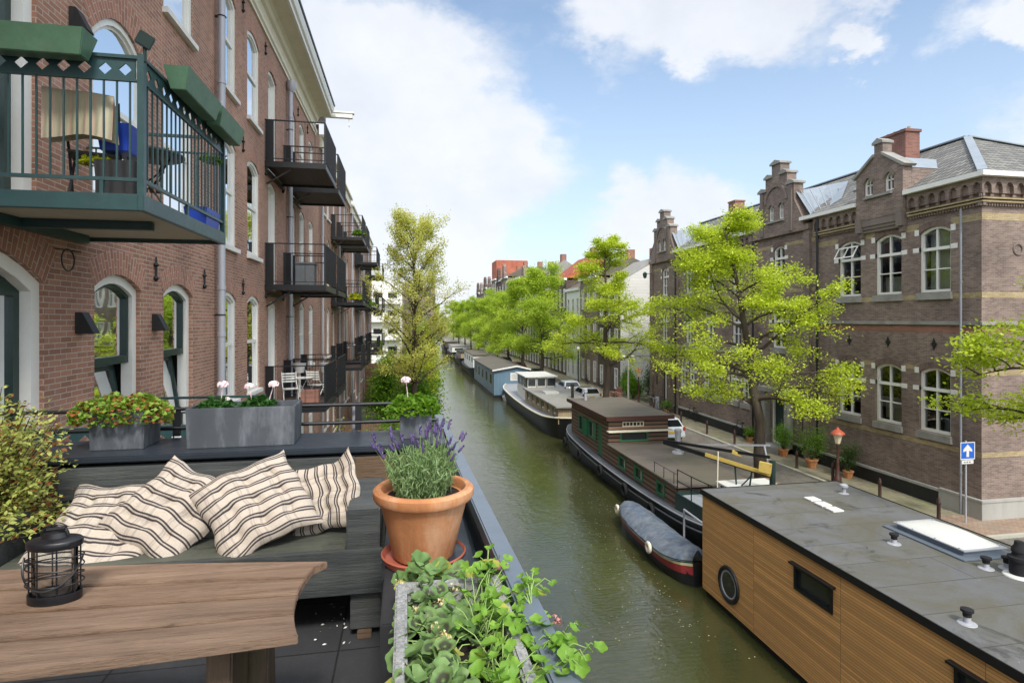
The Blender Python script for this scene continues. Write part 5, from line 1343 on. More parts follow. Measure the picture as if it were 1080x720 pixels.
# ------------------------------------------------------------------ boats
def hull_mb(cx, y0, y1, hw, zdeck, bow=.5, stern=.3, sheer=.35, n=28, tumble=.9, p=3.0, ztop_off=0):
    b = MB(); V = []; L = y1-y0
    def w_at(t_):
        e0 = min(1, t_/stern) ; e1 = min(1, (1-t_)/bow)
        return hw*(1-(1-e0)**p)**(1/p)*(1-(1-e1)**p)**(1/p)
    rows = []
    for i in range(n+1):
        t_ = .004+.992*i/n; w_ = max(.05, w_at(t_)); y = y0+L*t_; s_ = sheer*(abs(2*t_-1)**2.4)
        zt_ = zdeck+s_
        rows.append([(cx-w_*.7,y,WATER-.4),(cx-w_*tumble,y,WATER+.05),(cx-w_,y,zt_),(cx+w_,y,zt_),(cx+w_*tumble,y,WATER+.05),(cx+w_*.7,y,WATER-.4)])
    for r in rows: V += r
    f = []
    for i in range(n):
        for k in range(5):
            q = i*6+k; f.append((q,q+1,q+7,q+6))
    f.append(tuple(range(6))); f.append(tuple(n*6+k for k in range(6))[::-1])
    b.add(V,f)
    side = lambda s_, off=0, dz=0: [Vector((r[2 if s_<0 else 3][0]+s_*off, r[2][1], r[2][2]+dz)) for r in rows]
    return b, side, rows
def tyre(loc, label, ax='x'):
    b = MB(); b.torus(loc,.24,.09,ax,16,6); return b
M_['hull_black'] = plain('hull_black','1A1B1E',.45,.25,3,.1,stain=('3a3836',2,.5,.8,.5),streak=True)
M_['hull_grey'] = plain('hull_grey','585C60',.5,.2,3,.1,stain=('2e3032',2,.5,.8,.5))
M_['deck_grey'] = plain('deck_grey','8F949A',.6,.12,3,.1,stain=('5e6062',1.5,.5,.8,.5))
M_['log_red'] = slats('log_cladding','7C6250',.21,.34,.2,gcol=(.035,.018,.015),bump=1.0)
M_['orange_slats'] = slats('cedar_cladding','E0AA6A',.065,.13,.24,gcol=(.20,.11,.05),seam=3.1,rough=.6,bump=.5,grain=9)
M_['blue_boards'] = slats('blue_boards','647F92',.16,.05,.08,gcol=(.08,.14,.2),axis='a')
M_['blue_side'] = slats('blue_grey_boards','7C898F',.5,.05,.10,gcol=(.12,.15,.18),axis='a')
M_['green_paint'] = plain('shutter_green','2F6B4A',.5,.12,4,.05)
M_['wheelhouse_wood'] = slats('pale_wood','A89578',.14,.08,.15,axis='a')

# --- cedar clad houseboat, nearest
ya, yb, xa, xb, zt_, zb_ = 1.0, 16.45, 9.15, 13.95, -5.42, -8.38
hb = thing('cedar_houseboat','flat roofed houseboat clad in orange cedar slats with a round porthole','houseboat',((xa+xb)/2,(ya+yb)/2,WATER))
wins = [(10.9,12.15,-6.42,-5.84,0),(7.0,8.1,-6.42,-5.84,0),(3.4,4.6,-6.42,-5.84,0)]
MH = lambda a,z,d: (xa-d,a,z)
b = MB(); wall(b,MH,ya,yb,zb_,zt_,wins,.12); b.box(xa+.001,xb,yb-.02,yb,zb_,zt_); b.box(xa+.001,xb,ya,ya+.02,zb_,zt_); b.box(xb-.02,xb,ya+.02,yb-.02,zb_,zt_)
fin(b,'wall',M_['orange_slats'],hb,recalc=False)
b = MB(); b.box(xa+.1,xb-.1,ya+.1,yb-.1,WATER-.6,zb_); fin(b,'pontoon',M_['hull_black'],hb)
b = MB(); b.box(xa-.03,xb+.03,ya-.03,yb+.03,zt_,zt_+.10); fin(b,'roof',M_['felt'],hb,bevel=.01)
b = MB()
for (p,q,r_,s_) in ((xa-.055,xa-.031,ya-.05,yb+.05),(xb+.031,xb+.055,ya-.05,yb+.05)): b.box(p,q,r_,s_,zt_-.05,zt_+.115)
b.box(xa-.05,xb+.05,yb+.031,yb+.055,zt_-.05,zt_+.115); fin(b,'roof_trim',M_['iron'],hb)
for o in wins:
    b = MB(); b.ring(outline(*o),outline(*inset(o,.07)),MH,-.1,.03); b.prism([(o[0]-.08,o[3]+.005),(o[1]+.08,o[3]+.005),(o[1]+.08,o[3]+.05),(o[0]-.08,o[3]+.05)],MH,0,.12)
    w_ = fin(b,'window',M_['black_metal'],hb); b = MB(); poly_face(b,outline(*inset(o,.06)),MH,-.05); fin(b,'pane',M_['dark_pane'],w_,recalc=False)
b = MB(); b.torus((xa-.02,14.95,-7.62),.47,.055,'x',40,8); pw = fin(b,'porthole',M_['black_metal'],hb,smooth=True)
b = MB(); b.torus((xa-.02,14.95,-7.62),.37,.025,'x',40,8); fin(b,'inner_rim',M_['zinc'],pw,smooth=True)
b = MB(); b.add([(xa-.022,14.95+.38*math.cos(2*math.pi*i/32),-7.62+.38*math.sin(2*math.pi*i/32)) for i in range(32)],[tuple(range(32))]); fin(b,'pane',M_['dark_pane'],pw,recalc=False)
rz = zt_+.10
# acrylic skylight dome
sk = thing('skylight_dome','white acrylic dome skylight on a grey kerb on the houseboat roof','skylight',(12.8,11.55,rz))
b = MB(); b.obox((12.8,11.55,rz+.07),(1.05,1.75,.14),(0,0,0)); b.obox((12.8,11.55,rz+.02),(1.5,2.2,.03)); fin(b,'kerb',M_['coping'],sk,bevel=.01)
b = MB(); n=14; V=[]
for i in range(n+1):
    for j in range(n+1):
        u_=i/n*2-1; v_=j/n*2-1; V.append((12.8+u_*.56,11.55+v_*.92,rz+.15+.17*max(0,1-abs(u_)**2.4)**.7*max(0,1-abs(v_)**2.4)**.7))
b.add(V,[(i*(n+1)+j,(i+1)*(n+1)+j,(i+1)*(n+1)+j+1,i*(n+1)+j+1) for i in range(n) for j in range(n)]); fin(b,'dome',M_['white_plastic'],sk,smooth=True,recalc=False)
b = MB(); b.ring([(12.22,10.6),(13.38,10.6),(13.38,12.5),(12.22,12.5)],[(12.3,10.68),(13.3,10.68),(13.3,12.42),(12.3,12.42)],lambda a,z,d:(a,z,rz+.15+d),-.005,.02)
for x in (12.26,13.34):
    for y in (10.75,11.35,11.95,12.4): b.cyl((x,y,rz+.16),(x,y,rz+.19),.02)
fin(b,'dome_frame',M_['zinc'],sk)
for i,(u,v,h_) in enumerate(((943,573,.22),(1020,657,.25),(1040,599,.22),(1062,599,.24))):
    p = at_z(u,v,rz); o = thing('roof_vent',['small black capped roof vent left of the dome skylight','black capped zinc roof vent nearest the orange side wall','small black capped roof vent just right of the dome skylight','squat black roof vent directly left of the big black chimney vent'][i],'roof vent',(p.x,p.y,rz),'black capped vents on the houseboat roof')
    b = MB(); b.lathe(p,[(.15,0),(.145,.010),(.06,.025),(.055,h_*.6)],20); fin(b,'collar',M_['zinc'],o,smooth=True)
    b = MB(); b.lathe(p+Vector((0,0,h_*.5)),[(.065,0),(.07,.07),(.10,.09),(.10,.13),(.05,.145)],20); fin(b,'cap',M_['rubber'],o,smooth=True)
p = at_z(1075,607,rz); o = thing('chimney_vent','big black ribbed chimney vent on a white collar at the right edge','roof vent',(p.x,p.y,rz))
b = MB(); b.lathe(p,[(.28,0),(.27,.02),(.18,.04)],24); fin(b,'collar',M_['white_plastic'],o,smooth=True)
b = MB(); b.lathe(p,[(.16,.04),(.17,.08),(.17,.32),(.20,.33),(.20,.40),(.13,.42),(.12,.5),(.14,.51),(.13,.58),(.09,.64),(.08,.72),(.02,.74)],24); fin(b,'cowl',M_['rubber'],o,smooth=True)
p = at_z(890,520,rz); o = thing('roof_vent','small zinc roof vent with curved top at the far end of the cedar houseboat roof','roof vent',(p.x,p.y,rz))
b = MB(); b.lathe(p,[(.14,0),(.06,.03),(.055,.2),(.12,.2),(.12,.26),(.05,.3)],18); fin(b,'pipe',M_['zinc'],o,smooth=True)
for i,(u,v) in enumerate(((857,527),(868,532.5),(880,538))):
    p = at_z(u,v,rz); b = MB(); b.box(p.x-.17,p.x+.17,p.y-.17,p.y+.17,rz+.002,rz+.05); tag(fin(b,'paving_slab',M_['stone_white'],bevel=.01),['pale square slab farthest from the dome in the row of three on the houseboat roof','middle pale square slab in the row of three on the houseboat roof','pale square slab nearest the dome in the row of three on the houseboat roof'][i],'slab','three pale slabs on the houseboat roof')

# --- log clad barge
bb = thing('log_barge','long barge with brown log clad cabins, green shutters and black hull','houseboat',(12.1,27,WATER))
b,side,rows = hull_mb(12.25,16.2,37.6,2.08,-7.6,bow=.16,stern=.18,sheer=.65,p=2.4); fin(b,'hull',M_['hull_black'],bb,smooth=True)
for dz,off,m_,nm in ((.0,.02,'deck_grey','gunwale'),(-.26,.03,'hull_grey','rubbing_strake')):
    b = MB()
    for s_ in (-1,1): b.tube(side(s_,off,dz),.035,6)
    b.cyl(side(-1,0,dz)[0],side(1,0,dz)[0],.06); fin(b,nm,M_[m_],bb,smooth=True)
b = MB(); V = side(-1,-.02,.035)+side(1,-.02,.035); n_=len(V)//2; b.add(V,[(i,i+1,n_+i+1,n_+i) for i in range(n_-1)]); fin(b,'deck',M_['hull_grey'],bb,recalc=False)
MB1 = lambda a,z,d: (10.52-d,a,z)
# tall rear cabin
cw = [(31.0,31.9,-6.75,-5.85,0),(33.0,33.8,-6.75,-5.85,0),(29.6,30.35,-7.5,-5.75,0)]
b = MB(); wall(b,MB1,28.6,35.4,-7.6,-5.22,cw,.1); MF = lambda a,z,d:(a,28.6-d,z)
fw_ = [(11.15,12.5,-6.35,-5.98,0)]; 
wall(b,MF,10.52,13.9,-7.6,-5.22,[(11.2,12.7,-6.42,-6.0,0),(11.3,12.5,-5.68,-5.42,0)],.1); b.box(13.88,13.9,28.6,35.4,-7.6,-5.22); b.box(10.53,13.88,35.38,35.4,-7.6,-5.22)
fin(b,'rear_cabin',M_['log_red'],bb,recalc=False)
b = MB(); b.box(10.3,14.1,28.35,35.65,-5.22,-5.10); fin(b,'rear_cabin_roof',M_['felt_brown'],bb,bevel=.01)
b = MB(); b.box(10.27,10.299,28.3,35.7,-5.30,-5.09); b.box(10.27,14.13,28.3,28.349,-5.30,-5.09); b.box(14.101,14.13,28.35,35.7,-5.3,-5.09); fin(b,'roof_trim',plain('trim_brown','4A2A22',.6,.15),bb)
b = MB(); b.box(10.4,14.0,28.2,28.59,-5.98+.08,-5.98+.13); fin(b,'awning_board',M_['paint_cream'],bb)
# lower front cabin
lw = [(26.2,27.1,-7.35,-6.8,0),(24.2,25.1,-7.35,-6.8,0),(22.0,22.7,-7.35,-6.85,0)]
b = MB(); wall(b,MB1,20.9,28.6,-7.6,-6.62,lw,.1); b.box(10.53,13.7,20.9,20.92,-7.6,-6.62); b.box(13.68,13.7,20.92,28.6,-7.6,-6.62); fin(b,'front_cabin',M_['log_red'],bb,recalc=False)
b = MB(); b.box(10.40,13.8,20.75,28.59,-6.62,-6.53); fin(b,'front_cabin_roof',M_['felt_brown'],bb,bevel=.01)
for o in cw[:2]+lw:
    b = MB(); b.ring(outline(o[0]-.05,o[1]+.05,o[2]-.05,o[3]+.05,0),outline(*inset(o,.05)),MB1,-.05,.03); w_=fin(b,'window',M_['green_paint'],bb); b = MB(); poly_face(b,outline(*o),MB1,-.06); fin(b,'pane',M_['dark_pane'],w_,recalc=False)
    b = MB(); c=(o[0]+o[1])/2; b.prism([(o[0]+.03,o[2]+.03),(c-.12,o[2]+.03),(c-.12,o[3]-.03),(o[0]+.03,o[3]-.03)],MB1,-.055,-.045); fin(b,'curtain',M_['curtain'],w_)
b = MB(); o=cw[2]; b.prism([(o[0]+.02,o[2]+.02),(o[1]-.02,o[2]+.02),(o[1]-.02,o[3]-.02),(o[0]+.02,o[3]-.02)],MB1,-.09,-.03); fin(b,'door',M_['green_paint'],bb)
for (y0_,y1_,tilt_) in ((30.5,30.93,.0),(31.97,32.35,.35)):
    b = MB(); b.obox((10.47-tilt_*.2,(y0_+y1_)/2,-6.3),(.04,y1_-y0_,.98),(0,0,tilt_)); fin(b,'shutter',M_['green_paint'],bb)
b = MB()
b.ring(outline(11.15,12.75,-6.46,-5.97,0),outline(11.25,12.65,-6.38,-6.03,0),MF,-.05,.03); w_=fin(b,'window',M_['green_paint'],bb); b=MB(); poly_face(b,outline(11.2,12.7,-6.42,-6.0,0),MF,-.06); fin(b,'pane',M_['dark_pane'],w_,recalc=False)
b = MB(); b.ring(outline(11.3,12.5,-5.68,-5.42,0),outline(11.34,12.46,-5.64,-5.46,0),MF,-.05,.02)
for k in range(1,6): b.prism([(11.3+.2*k-.02,-5.66),(11.3+.2*k+.02,-5.66),(11.3+.2*k+.02,-5.44),(11.3+.2*k-.02,-5.44)],MF,-.04,.01)
w_=fin(b,'window',M_['paint_cream'],bb); b=MB(); poly_face(b,outline(11.3,12.5,-5.68,-5.42,0),MF,-.06); fin(b,'pane',M_['dark_pane'],w_,recalc=False)
b = MB(); b.lathe((13.1,25.9,-6.53),[(.3,0),(.28,.08),(.15,.1),(.14,1.0),(.17,1.0),(.17,1.15),(.12,1.2)],16); fin(b,'chimney_pipe',M_['zinc'],bb,smooth=True)
b = MB(); b.lathe((11.2,34.6,-5.10),[(.1,0),(.09,.5),(.14,.5),(.12,.7),(.05,.75)],12); fin(b,'chimney_pipe',M_['zinc'],bb,smooth=True)
# fore deck with dark green bulwark
b = MB(); V = []; N3=12
for i in range(N3+1):
    t_=i/N3; y=20.7-t_*4.2; x=10.35+.55*t_**2.2; V.append((x,y))
for (x,y),(x2,y2) in zip(V[:-1],V[1:]):
    b.add([(x,y,-7.5),(x2,y2,-7.5),(x2,y2,-6.72-.05*(20.7-y2)/4),(x,y,-6.72-.05*(20.7-y)/4),(x+.06,y,-7.5),(x2+.06,y2,-7.5),(x2+.06,y2,-6.72-.05*(20.7-y2)/4),(x+.06,y,-6.72-.05*(20.7-y)/4)],[(0,1,2,3),(4,5,6,7),(3,2,6,7)])
b.box(10.35,13.9,20.64,20.7,-7.5,-6.72)
fin(b,'bulwark',M_['dark_green'],bb)
b = MB(); b.add([(x+.07,y,-6.86) for x,y in V]+[(13.9,y,-6.86) for x,y in V],[(i,i+1,N3+2+i,N3+1+i) for i in range(N3)]); fin(b,'fore_deck',M_['deck_grey'],bb,recalc=False)
b = MB()
for x,y in V[::3]: b.cyl((x+.1,y,-6.8),(x+.1,y,-5.85),.02,n=6)
for z in (-5.86,-6.3): rail_tube(b,[(x+.1,y,z) for x,y in V],.02)
for y in (21.1,22.0,22.9): b.cyl((10.5,y,-6.53),(10.5,y,-6.1),.015,n=6)
rail_tube(b,[(10.5,20.9,-6.1),(10.5,23,-6.1)],.012); fin(b,'deck_railing',M_['black_metal'],bb,smooth=True)
b = MB(); rnd=random.Random(3)
rail_tube(b,[(9.95,19.2,-8.2),(9.95,19.2,-6.9),(9.95,17.2,-6.95),(9.95,17.2,-8.2)],.035); fin(b,'boarding_frame',M_['zinc'],bb,smooth=True)
b = MB(); b.box(11.2,13.2,18.3,19.2,-5.98,-5.92); b.box(11.25,11.33,18.35,18.43,-6.86,-5.98); b.box(13.05,13.13,18.35,18.43,-6.86,-5.98); b.box(11.25,11.33,19.05,19.13,-6.86,-5.98); b.box(13.05,13.13,19.05,19.13,-6.86,-5.98)
tag(fin(b,'deck_table',M_['white_plastic'],bevel=.008),'white topped table on dark legs on the fore deck of the log clad barge','table')
b = MB(); b.box(12.1,14.1,19.5,20.3,-6.86,-6.25); tag(fin(b,'deck_box',M_['log_red'],bevel=.01),'low brown boarded locker beside the white deck table','locker')
b = MB(); b.lathe((11.9,18.9,-6.86),[(.12,0),(.2,.1),(.24,.6),(.24,.85),(.2,.85)],14); tag(fin(b,'rain_barrel',M_['white_plastic'],smooth=True),'small pale tub under the white deck table','tub')
b = MB(); b.tube([(10.9,18.6,-6.86),(10.95,18.6,-4.7)],.022,6); tag(fin(b,'mast_pole',M_['paint_cream']),'thin cream pole standing on the fore deck rail of the log barge','pole')
cr = thing('yellow_davit','long black and yellow boat crane arm lying over the fore deck','crane',(14.0,18.2,-6.86))
p0 = at_depth(700,466,22.5); p1 = at_depth(812,501,19.6)
b = MB(); b.bar(p0,p1,.10,.14); b.bar(p0+Vector((0,0,.06)),p1+Vector((0,0,.62)),.07,.1); fin_split(b,'jib',M_['black_metal'],cr)
M_['yellow_rust']=plain('yellow_rust','C9B05C',.6,.2,4,.2,stain=('7c4a2a',4,.5,.7,.7))
b = MB(); q0=p0.lerp(p1,.42); b.bar(q0+Vector((-.02,-.06,.03)),p1+Vector((-.02,-.06,.03)),.04,.14); b.obox(p1+Vector((-.25,-.1,.30)),(.40,.10,.36),(0,.1,-.8)); b.obox(p0.lerp(p1,.72)+Vector((0,0,.42)),(.35,.08,.14),(0,.2,-.8)); fin_split(b,'yellow_plate',M_['yellow_rust'],cr,bevel=.01)
b = MB(); b.cyl((p1.x+.1,p1.y,p1.z-1.4),(p1.x+.1,p1.y,p1.z+.5),.1); b.cyl(p0.lerp(p1,.7),p0.lerp(p1,.7)+Vector((.1,0,-1.3)),.03); b.cyl(p0.lerp(p1,.85),p0.lerp(p1,.85)+Vector((-.2,0,-1.3)),.03); b.cyl(p0.lerp(p1,.85)+Vector((0,0,-.2)),p0.lerp(p1,.7)+Vector((0,0,-1.0)),.025); fin_split(b,'post',M_['dark_green'],cr,smooth=True)
b = MB(); b.bar(at_depth(725,469,22),at_depth(812,469.5,19.8),.06,.05); b.bar(at_depth(806,470,19.8),at_depth(812,500,19.8),.05); tag(fin(b,'scaffold_pole',M_['zinc']),'long pale grey pole lying level above the yellow crane','pole')
for i,(y,z) in enumerate(((35.5,-7.9),(32.2,-7.95),(28.6,-7.95),(25.2,-7.95),(22.3,-7.95))):
    x = min(rows,key=lambda r:abs(r[2][1]-y))[2][0]-.12
    tag(fin(tyre((x,y,z),''),'tyre_fender',M_['rubber'],smooth=True),['tyre fender farthest away on the log barge hull','tyre fender below the tall log cabin','tyre fender where the tall and low log cabins meet','tyre fender amidships under the low log cabin','tyre fender nearest the covered dinghy on the log barge hull'][i],'fender','tyre fenders on the log barge')

# --- covered sloop
ds = thing('covered_sloop','dark sloop with a red strake under a blue grey tarpaulin beside the log barge','sloop',(9.2,20.0,WATER))
b,side,rows = hull_mb(9.25,16.9,23.0,.76,-7.98,bow=.45,stern=.25,sheer=.22,n=24,tumble=.8,p=2.2); fin(b,'hull',M_['hull_black'],ds,smooth=True)
def strake(z0,z1,mat,nm,out):
    b = MB()
    for s_,k in ((-1,2),(1,3)):
        V = []
        for r in rows:
            lo, hi = r[1 if s_<0 else 4], r[k]
            for z_ in (z0,z1):
                f_ = z_; V.append((lo[0]+(hi[0]-lo[0])*f_+s_*out, r[0][1], lo[2]+(hi[2]-lo[2])*f_))
        n_=len(rows); b.add(V,[(2*i,2*i+2,2*i+3,2*i+1) for i in range(n_-1)])
    fin(b,nm,mat,ds,recalc=False)
strake(.42,.76,M_['red_strake'] if 'red_strake' in M_ else plain('red_strake','8E2F33',.45,.15,3,.05),'red_strake',.012)
strake(.78,.90,plain('cream_strake','B9B08A',.5,.1,3,.05),'cream_strake',.016)
strake(.90,1.02,M_['dark_green'],'green_rail',.02)
b = MB(); V=[]; n_=len(rows)
for i,r in enumerate(rows):
    t_=i/(n_-1); w_=r[3][0]-9.25; y=r[0][1]; zt2=r[2][2]; e=min(1,(1-t_)/.22)**.5; h_=.30*e+.02
    for k in range(9):
        s_=k/4-1; V.append((9.25+s_*(w_+.03), y, zt2+.02+h_*(1-abs(s_)**1.6)+.015*math.sin(i*1.7+k*2)-(.06 if abs(s_)>.99 else 0)))
b.add(V,[(i*9+k,i*9+k+1,(i+1)*9+k+1,(i+1)*9+k) for i in range(n_-1) for k in range(8)]+[tuple(range(9))])
t = NT('tarpaulin'); co=t.coord(); n=t.noise(co,3,6,.7); c=t.mix(t.ramp(n,.35,.65),srgb('4C5560'),srgb('727A82')); c=t.mix(t.math('MULTIPLY',t.ramp(t.noise(co,1.6,4,.6),.52,.66),.75),c,srgb('40506E')); t.base(c); t.rough(.6); t.bump(n,.6,.05); M_['tarp']=t.m
fin(b,'tarpaulin',t.m,ds,smooth=2,recalc=False)
for i,(y,z) in enumerate(((22.8,-8.0),(18.8,-8.0))):
    x=min(rows,key=lambda r:abs(r[2][1]-y))[2][0]-.1; b=MB(); b.torus((x,y,z),.15,.06,'x',16,8); tag(fin(b,'ring_fender',M_['paint_cream'],smooth=True),['cream ring fender at the far pointed end of the covered sloop','cream ring fender amidships on the covered sloop'][i],'fender','ring fenders on the sloop')

# --- grey barge with pale wheelhouse
gb_ = thing('grey_barge','black hulled barge with pale grey flat roof, wooden windows and white wheelhouse','houseboat',(12.2,48,WATER))
b,side,rows = hull_mb(12.3,38.6,62.5,2.15,-7.5,bow=.18,stern=.16,sheer=.55,p=2.3); fin(b,'hull',M_['hull_black'],gb_,smooth=True)
b = MB()
for s_ in (-1,1): b.tube(side(s_,.02,0),.07,6)
fin(b,'gunwale',M_['paint_cream'],gb_,smooth=True)
b = MB(); V=side(-1,-.02,.02)+side(1,-.02,.02); n_=len(V)//2; b.add(V,[(i,i+1,n_+i+1,n_+i) for i in range(n_-1)]); fin(b,'deck',M_['deck_grey'],gb_,recalc=False)
MG = lambda a,z,d:(10.75-d,a,z); gw_ = [(y,y+1.0,-7.15,-6.5,0) for y in (40.2,42.0,43.8,45.6,47.4,49.2)]
b = MB(); wall(b,MG,39.5,51,-7.5,-6.32,gw_,.08); b.box(13.8,13.82,39.5,51,-7.5,-6.32); wall(b,lambda a,z,d:(a,39.5-d,z),10.75,13.8,-7.5,-6.32,[(12.6,13.5,-7.2,-6.45,0)],.08); b.box(10.76,13.8,50.98,51,-7.5,-6.32)
fin(b,'cabin',M_['wheelhouse_wood'],gb_,recalc=False)
for o in gw_: b=MB(); poly_face(b,outline(*o),MG,-.05); fin(b,'window',M_['dark_pane'],gb_,recalc=False)
b=MB(); poly_face(b,outline(12.6,13.5,-7.2,-6.45,0),lambda a,z,d:(a,39.5-d,z),-.05); fin(b,'window',M_['dark_pane'],gb_,recalc=False)
b = MB(); b.box(10.5,14.05,39.2,51,-6.32,-6.20); fin(b,'cabin_roof',M_['felt_grey'],gb_,bevel=.01)
b = MB(); b.box(10.9,13.6,51.01,55.5,-7.5,-6.25); b.box(10.9,13.6,51.01,51.08,-6.25,-5.3)
for x in (10.9,11.8,12.7,13.52):
    b.box(x,x+.08,51.01,51.09,-6.25,-5.3); b.box(x,x+.08,55.42,55.5,-6.25,-5.3)
for y in (52.4,53.9): b.box(10.9,10.98,y,y+.08,-6.25,-5.3); b.box(13.52,13.6,y,y+.08,-6.25,-5.3)
fin(b,'wheelhouse',M_['paint_white'],gb_)
b = MB(); b.box(10.93,13.57,51.1,55.4,-6.2,-5.32); fin(b,'window_glass',M_['dark_pane'],gb_)
b = MB()
for x in (11.0,11.9,12.8): b.box(x+.02,x+.72,50.99,51.005,-6.1,-5.42)
fin_split(b,'front_window',M_['dark_pane'],gb_)
b = MB(); b.box(10.7,13.8,50.8,55.8,-5.3,-5.2); fin(b,'wheelhouse_roof',M_['white_plastic'],gb_,bevel=.02)
b = MB(); b.box(11.4,12.6,46.0,47.2,-6.2,-6.05); fin(b,'roof_hatch',M_['white_plastic'],gb_)
b = MB(); b.lathe((13.0,43.5,-6.2),[(.12,0),(.11,.9),(.16,.9),(.14,1.1)],12); fin(b,'chimney_pipe',M_['iron'],gb_,smooth=True)

# --- blue houseboat
bl = thing('blue_houseboat','blue timber houseboat with dark flat roof and small white window in its end wall','houseboat',(12,68,WATER))
ya,yb,xa,xb,zt2 = 61.5,80,9.5,13.3,-5.6
b = MB(); b.box(xa,xb,ya+.02,yb,-8.25,zt2); fin(b,'side_wall',M_['blue_side'],bl)
b = MB(); b.add([(xa-.01,ya,-8.25),(xb+.01,ya,-8.25),(xb+.01,ya,zt2+.1),((xa+xb)/2+.6,ya,zt2+.45),(xa-.01,ya,zt2+.02),(xa-.01,ya+.03,-8.25),(xb+.01,ya+.03,-8.25),(xb+.01,ya+.03,zt2+.1),((xa+xb)/2+.6,ya+.03,zt2+.45),(xa-.01,ya+.03,zt2+.02)],[(0,1,2,3,4),(5,6,7,8,9),(0,1,6,5),(1,2,7,6),(4,0,5,9)]); fin(b,'end_wall',M_['blue_boards'],bl)
b = MB(); xm=(xa+xb)/2+.6; v=[(xa-.2,zt2),(xm,zt2+.45),(xb+.2,zt2+.08),(xb+.2,zt2+.18),(xm,zt2+.56),(xa-.2,zt2+.10)]; V=[(x,ya-.25,z) for x,z in v]+[(x,yb,z) for x,z in v]; b.add(V,[(0,1,2,3,4,5),(6,7,8,9,10,11)]+[(i,(i+1)%6,6+(i+1)%6,6+i) for i in range(6)]); fin(b,'roof',M_['felt_brown'],bl)
b = MB(); V=[(x,ya-.30,z+dz) for x,z,dz in ((xa-.25,zt2,-.03),(xm,zt2+.45,-.03),(xb+.25,zt2+.08,-.03),(xb+.25,zt2+.2,0),(xm,zt2+.58,0),(xa-.25,zt2+.12,0))]; V+=[(x,y+.049,z) for x,y,z in V]; b.add(V,[(0,1,2,3,4,5),(6,7,8,9,10,11)]+[(i,(i+1)%6,6+(i+1)%6,6+i) for i in range(6)]); fin(b,'bargeboard',M_['paint_white'],bl)
b = MB(); b.box(11.3,13.0,ya-.03,ya-.001,-6.7,-5.85); w_=fin(b,'window',M_['paint_white'],bl); b=MB(); b.box(11.4,12.9,ya-.04,ya-.031,-6.6,-5.95); fin(b,'pane',M_['curtain'],w_)
for y in (63.5,67,70.5,74,77.5): b=MB(); b.box(xa-.03,xa-.001,y,y+1.1,-7.2,-6.2); fin(b,'window',M_['dark_pane'],bl)
b = MB(); b.box(xa-.1,xb+.1,ya-.1,yb+.1,WATER-.4,-8.251); fin(b,'pontoon',M_['hull_black'],bl)
b,_,_ = hull_mb(10.9,58.6,61.4,.75,-8.25,bow=.5,stern=.3,sheer=.1,n=14,p=2); tag(fin(b,'rowing_boat',M_['white_plastic'],smooth=True),'small white rowing boat tied to the end wall of the blue houseboat','rowing boat')

# --- boats farther off
def far_boat(cx,y0,y1,hw,mats,label,ztop,cab=(.2,.8)):
    o = thing('canal_boat',label,'houseboat',(cx,(y0+y1)/2,WATER),'distant boats along the right quay')
    b,sd,rw = hull_mb(cx,y0,y1,hw,-7.5,bow=.2,stern=.15,sheer=.5,n=18,p=2.2); fin(b,'hull',mats[0],o,smooth=True)
    L=y1-y0; c0,c1=y0+L*cab[0],y0+L*cab[1]
    b = MB(); b.box(cx-hw*.8,cx+hw*.8,c0,c1,-7.6,ztop); fin(b,'cabin',mats[1],o)
    b = MB(); b.box(cx-hw*.88,cx+hw*.88,c0-.2,c1+.2,ztop,ztop+.12); fin(b,'roof',mats[2],o)
    b = MB(); b.box(cx-hw*.5,cx+hw*.4,c0-.03,c0-.001,ztop-.95,ztop-.4); fin(b,'window',M_['dark_pane'],o)
    for k in range(4): b=MB(); y=c0+(c1-c0)*(k+.35)/4; b.box(cx-hw*.8-.03,cx-hw*.8-.001,y,y+1.0,ztop-1.1,ztop-.4); fin(b,'window',M_['dark_pane'],o)
    return o
far_boat(11.6,83,101,2.2,(M_['hull_black'],M_['paint_white'],M_['felt_brown']),'boat with white cabin and dark roof just beyond the blue houseboat',-5.3,(.06,.8))
far_boat(11.8,104,120,2.0,(M_['hull_black'],M_['wheelhouse_wood'],M_['hull_black']),'dark low boat beyond the white cabined one',-6.2)
far_boat(11.8,124,142,2.0,(M_['hull_black'],M_['paint_white'],M_['felt_grey']),'most distant boat with pale cabin near the end of the canal',-6.0)
far_boat(11.8,146,165,2.0,(M_['hull_black'],M_['brick_brown'],M_['felt_grey']),'farthest dark boat under the overhanging trees',-5.8)
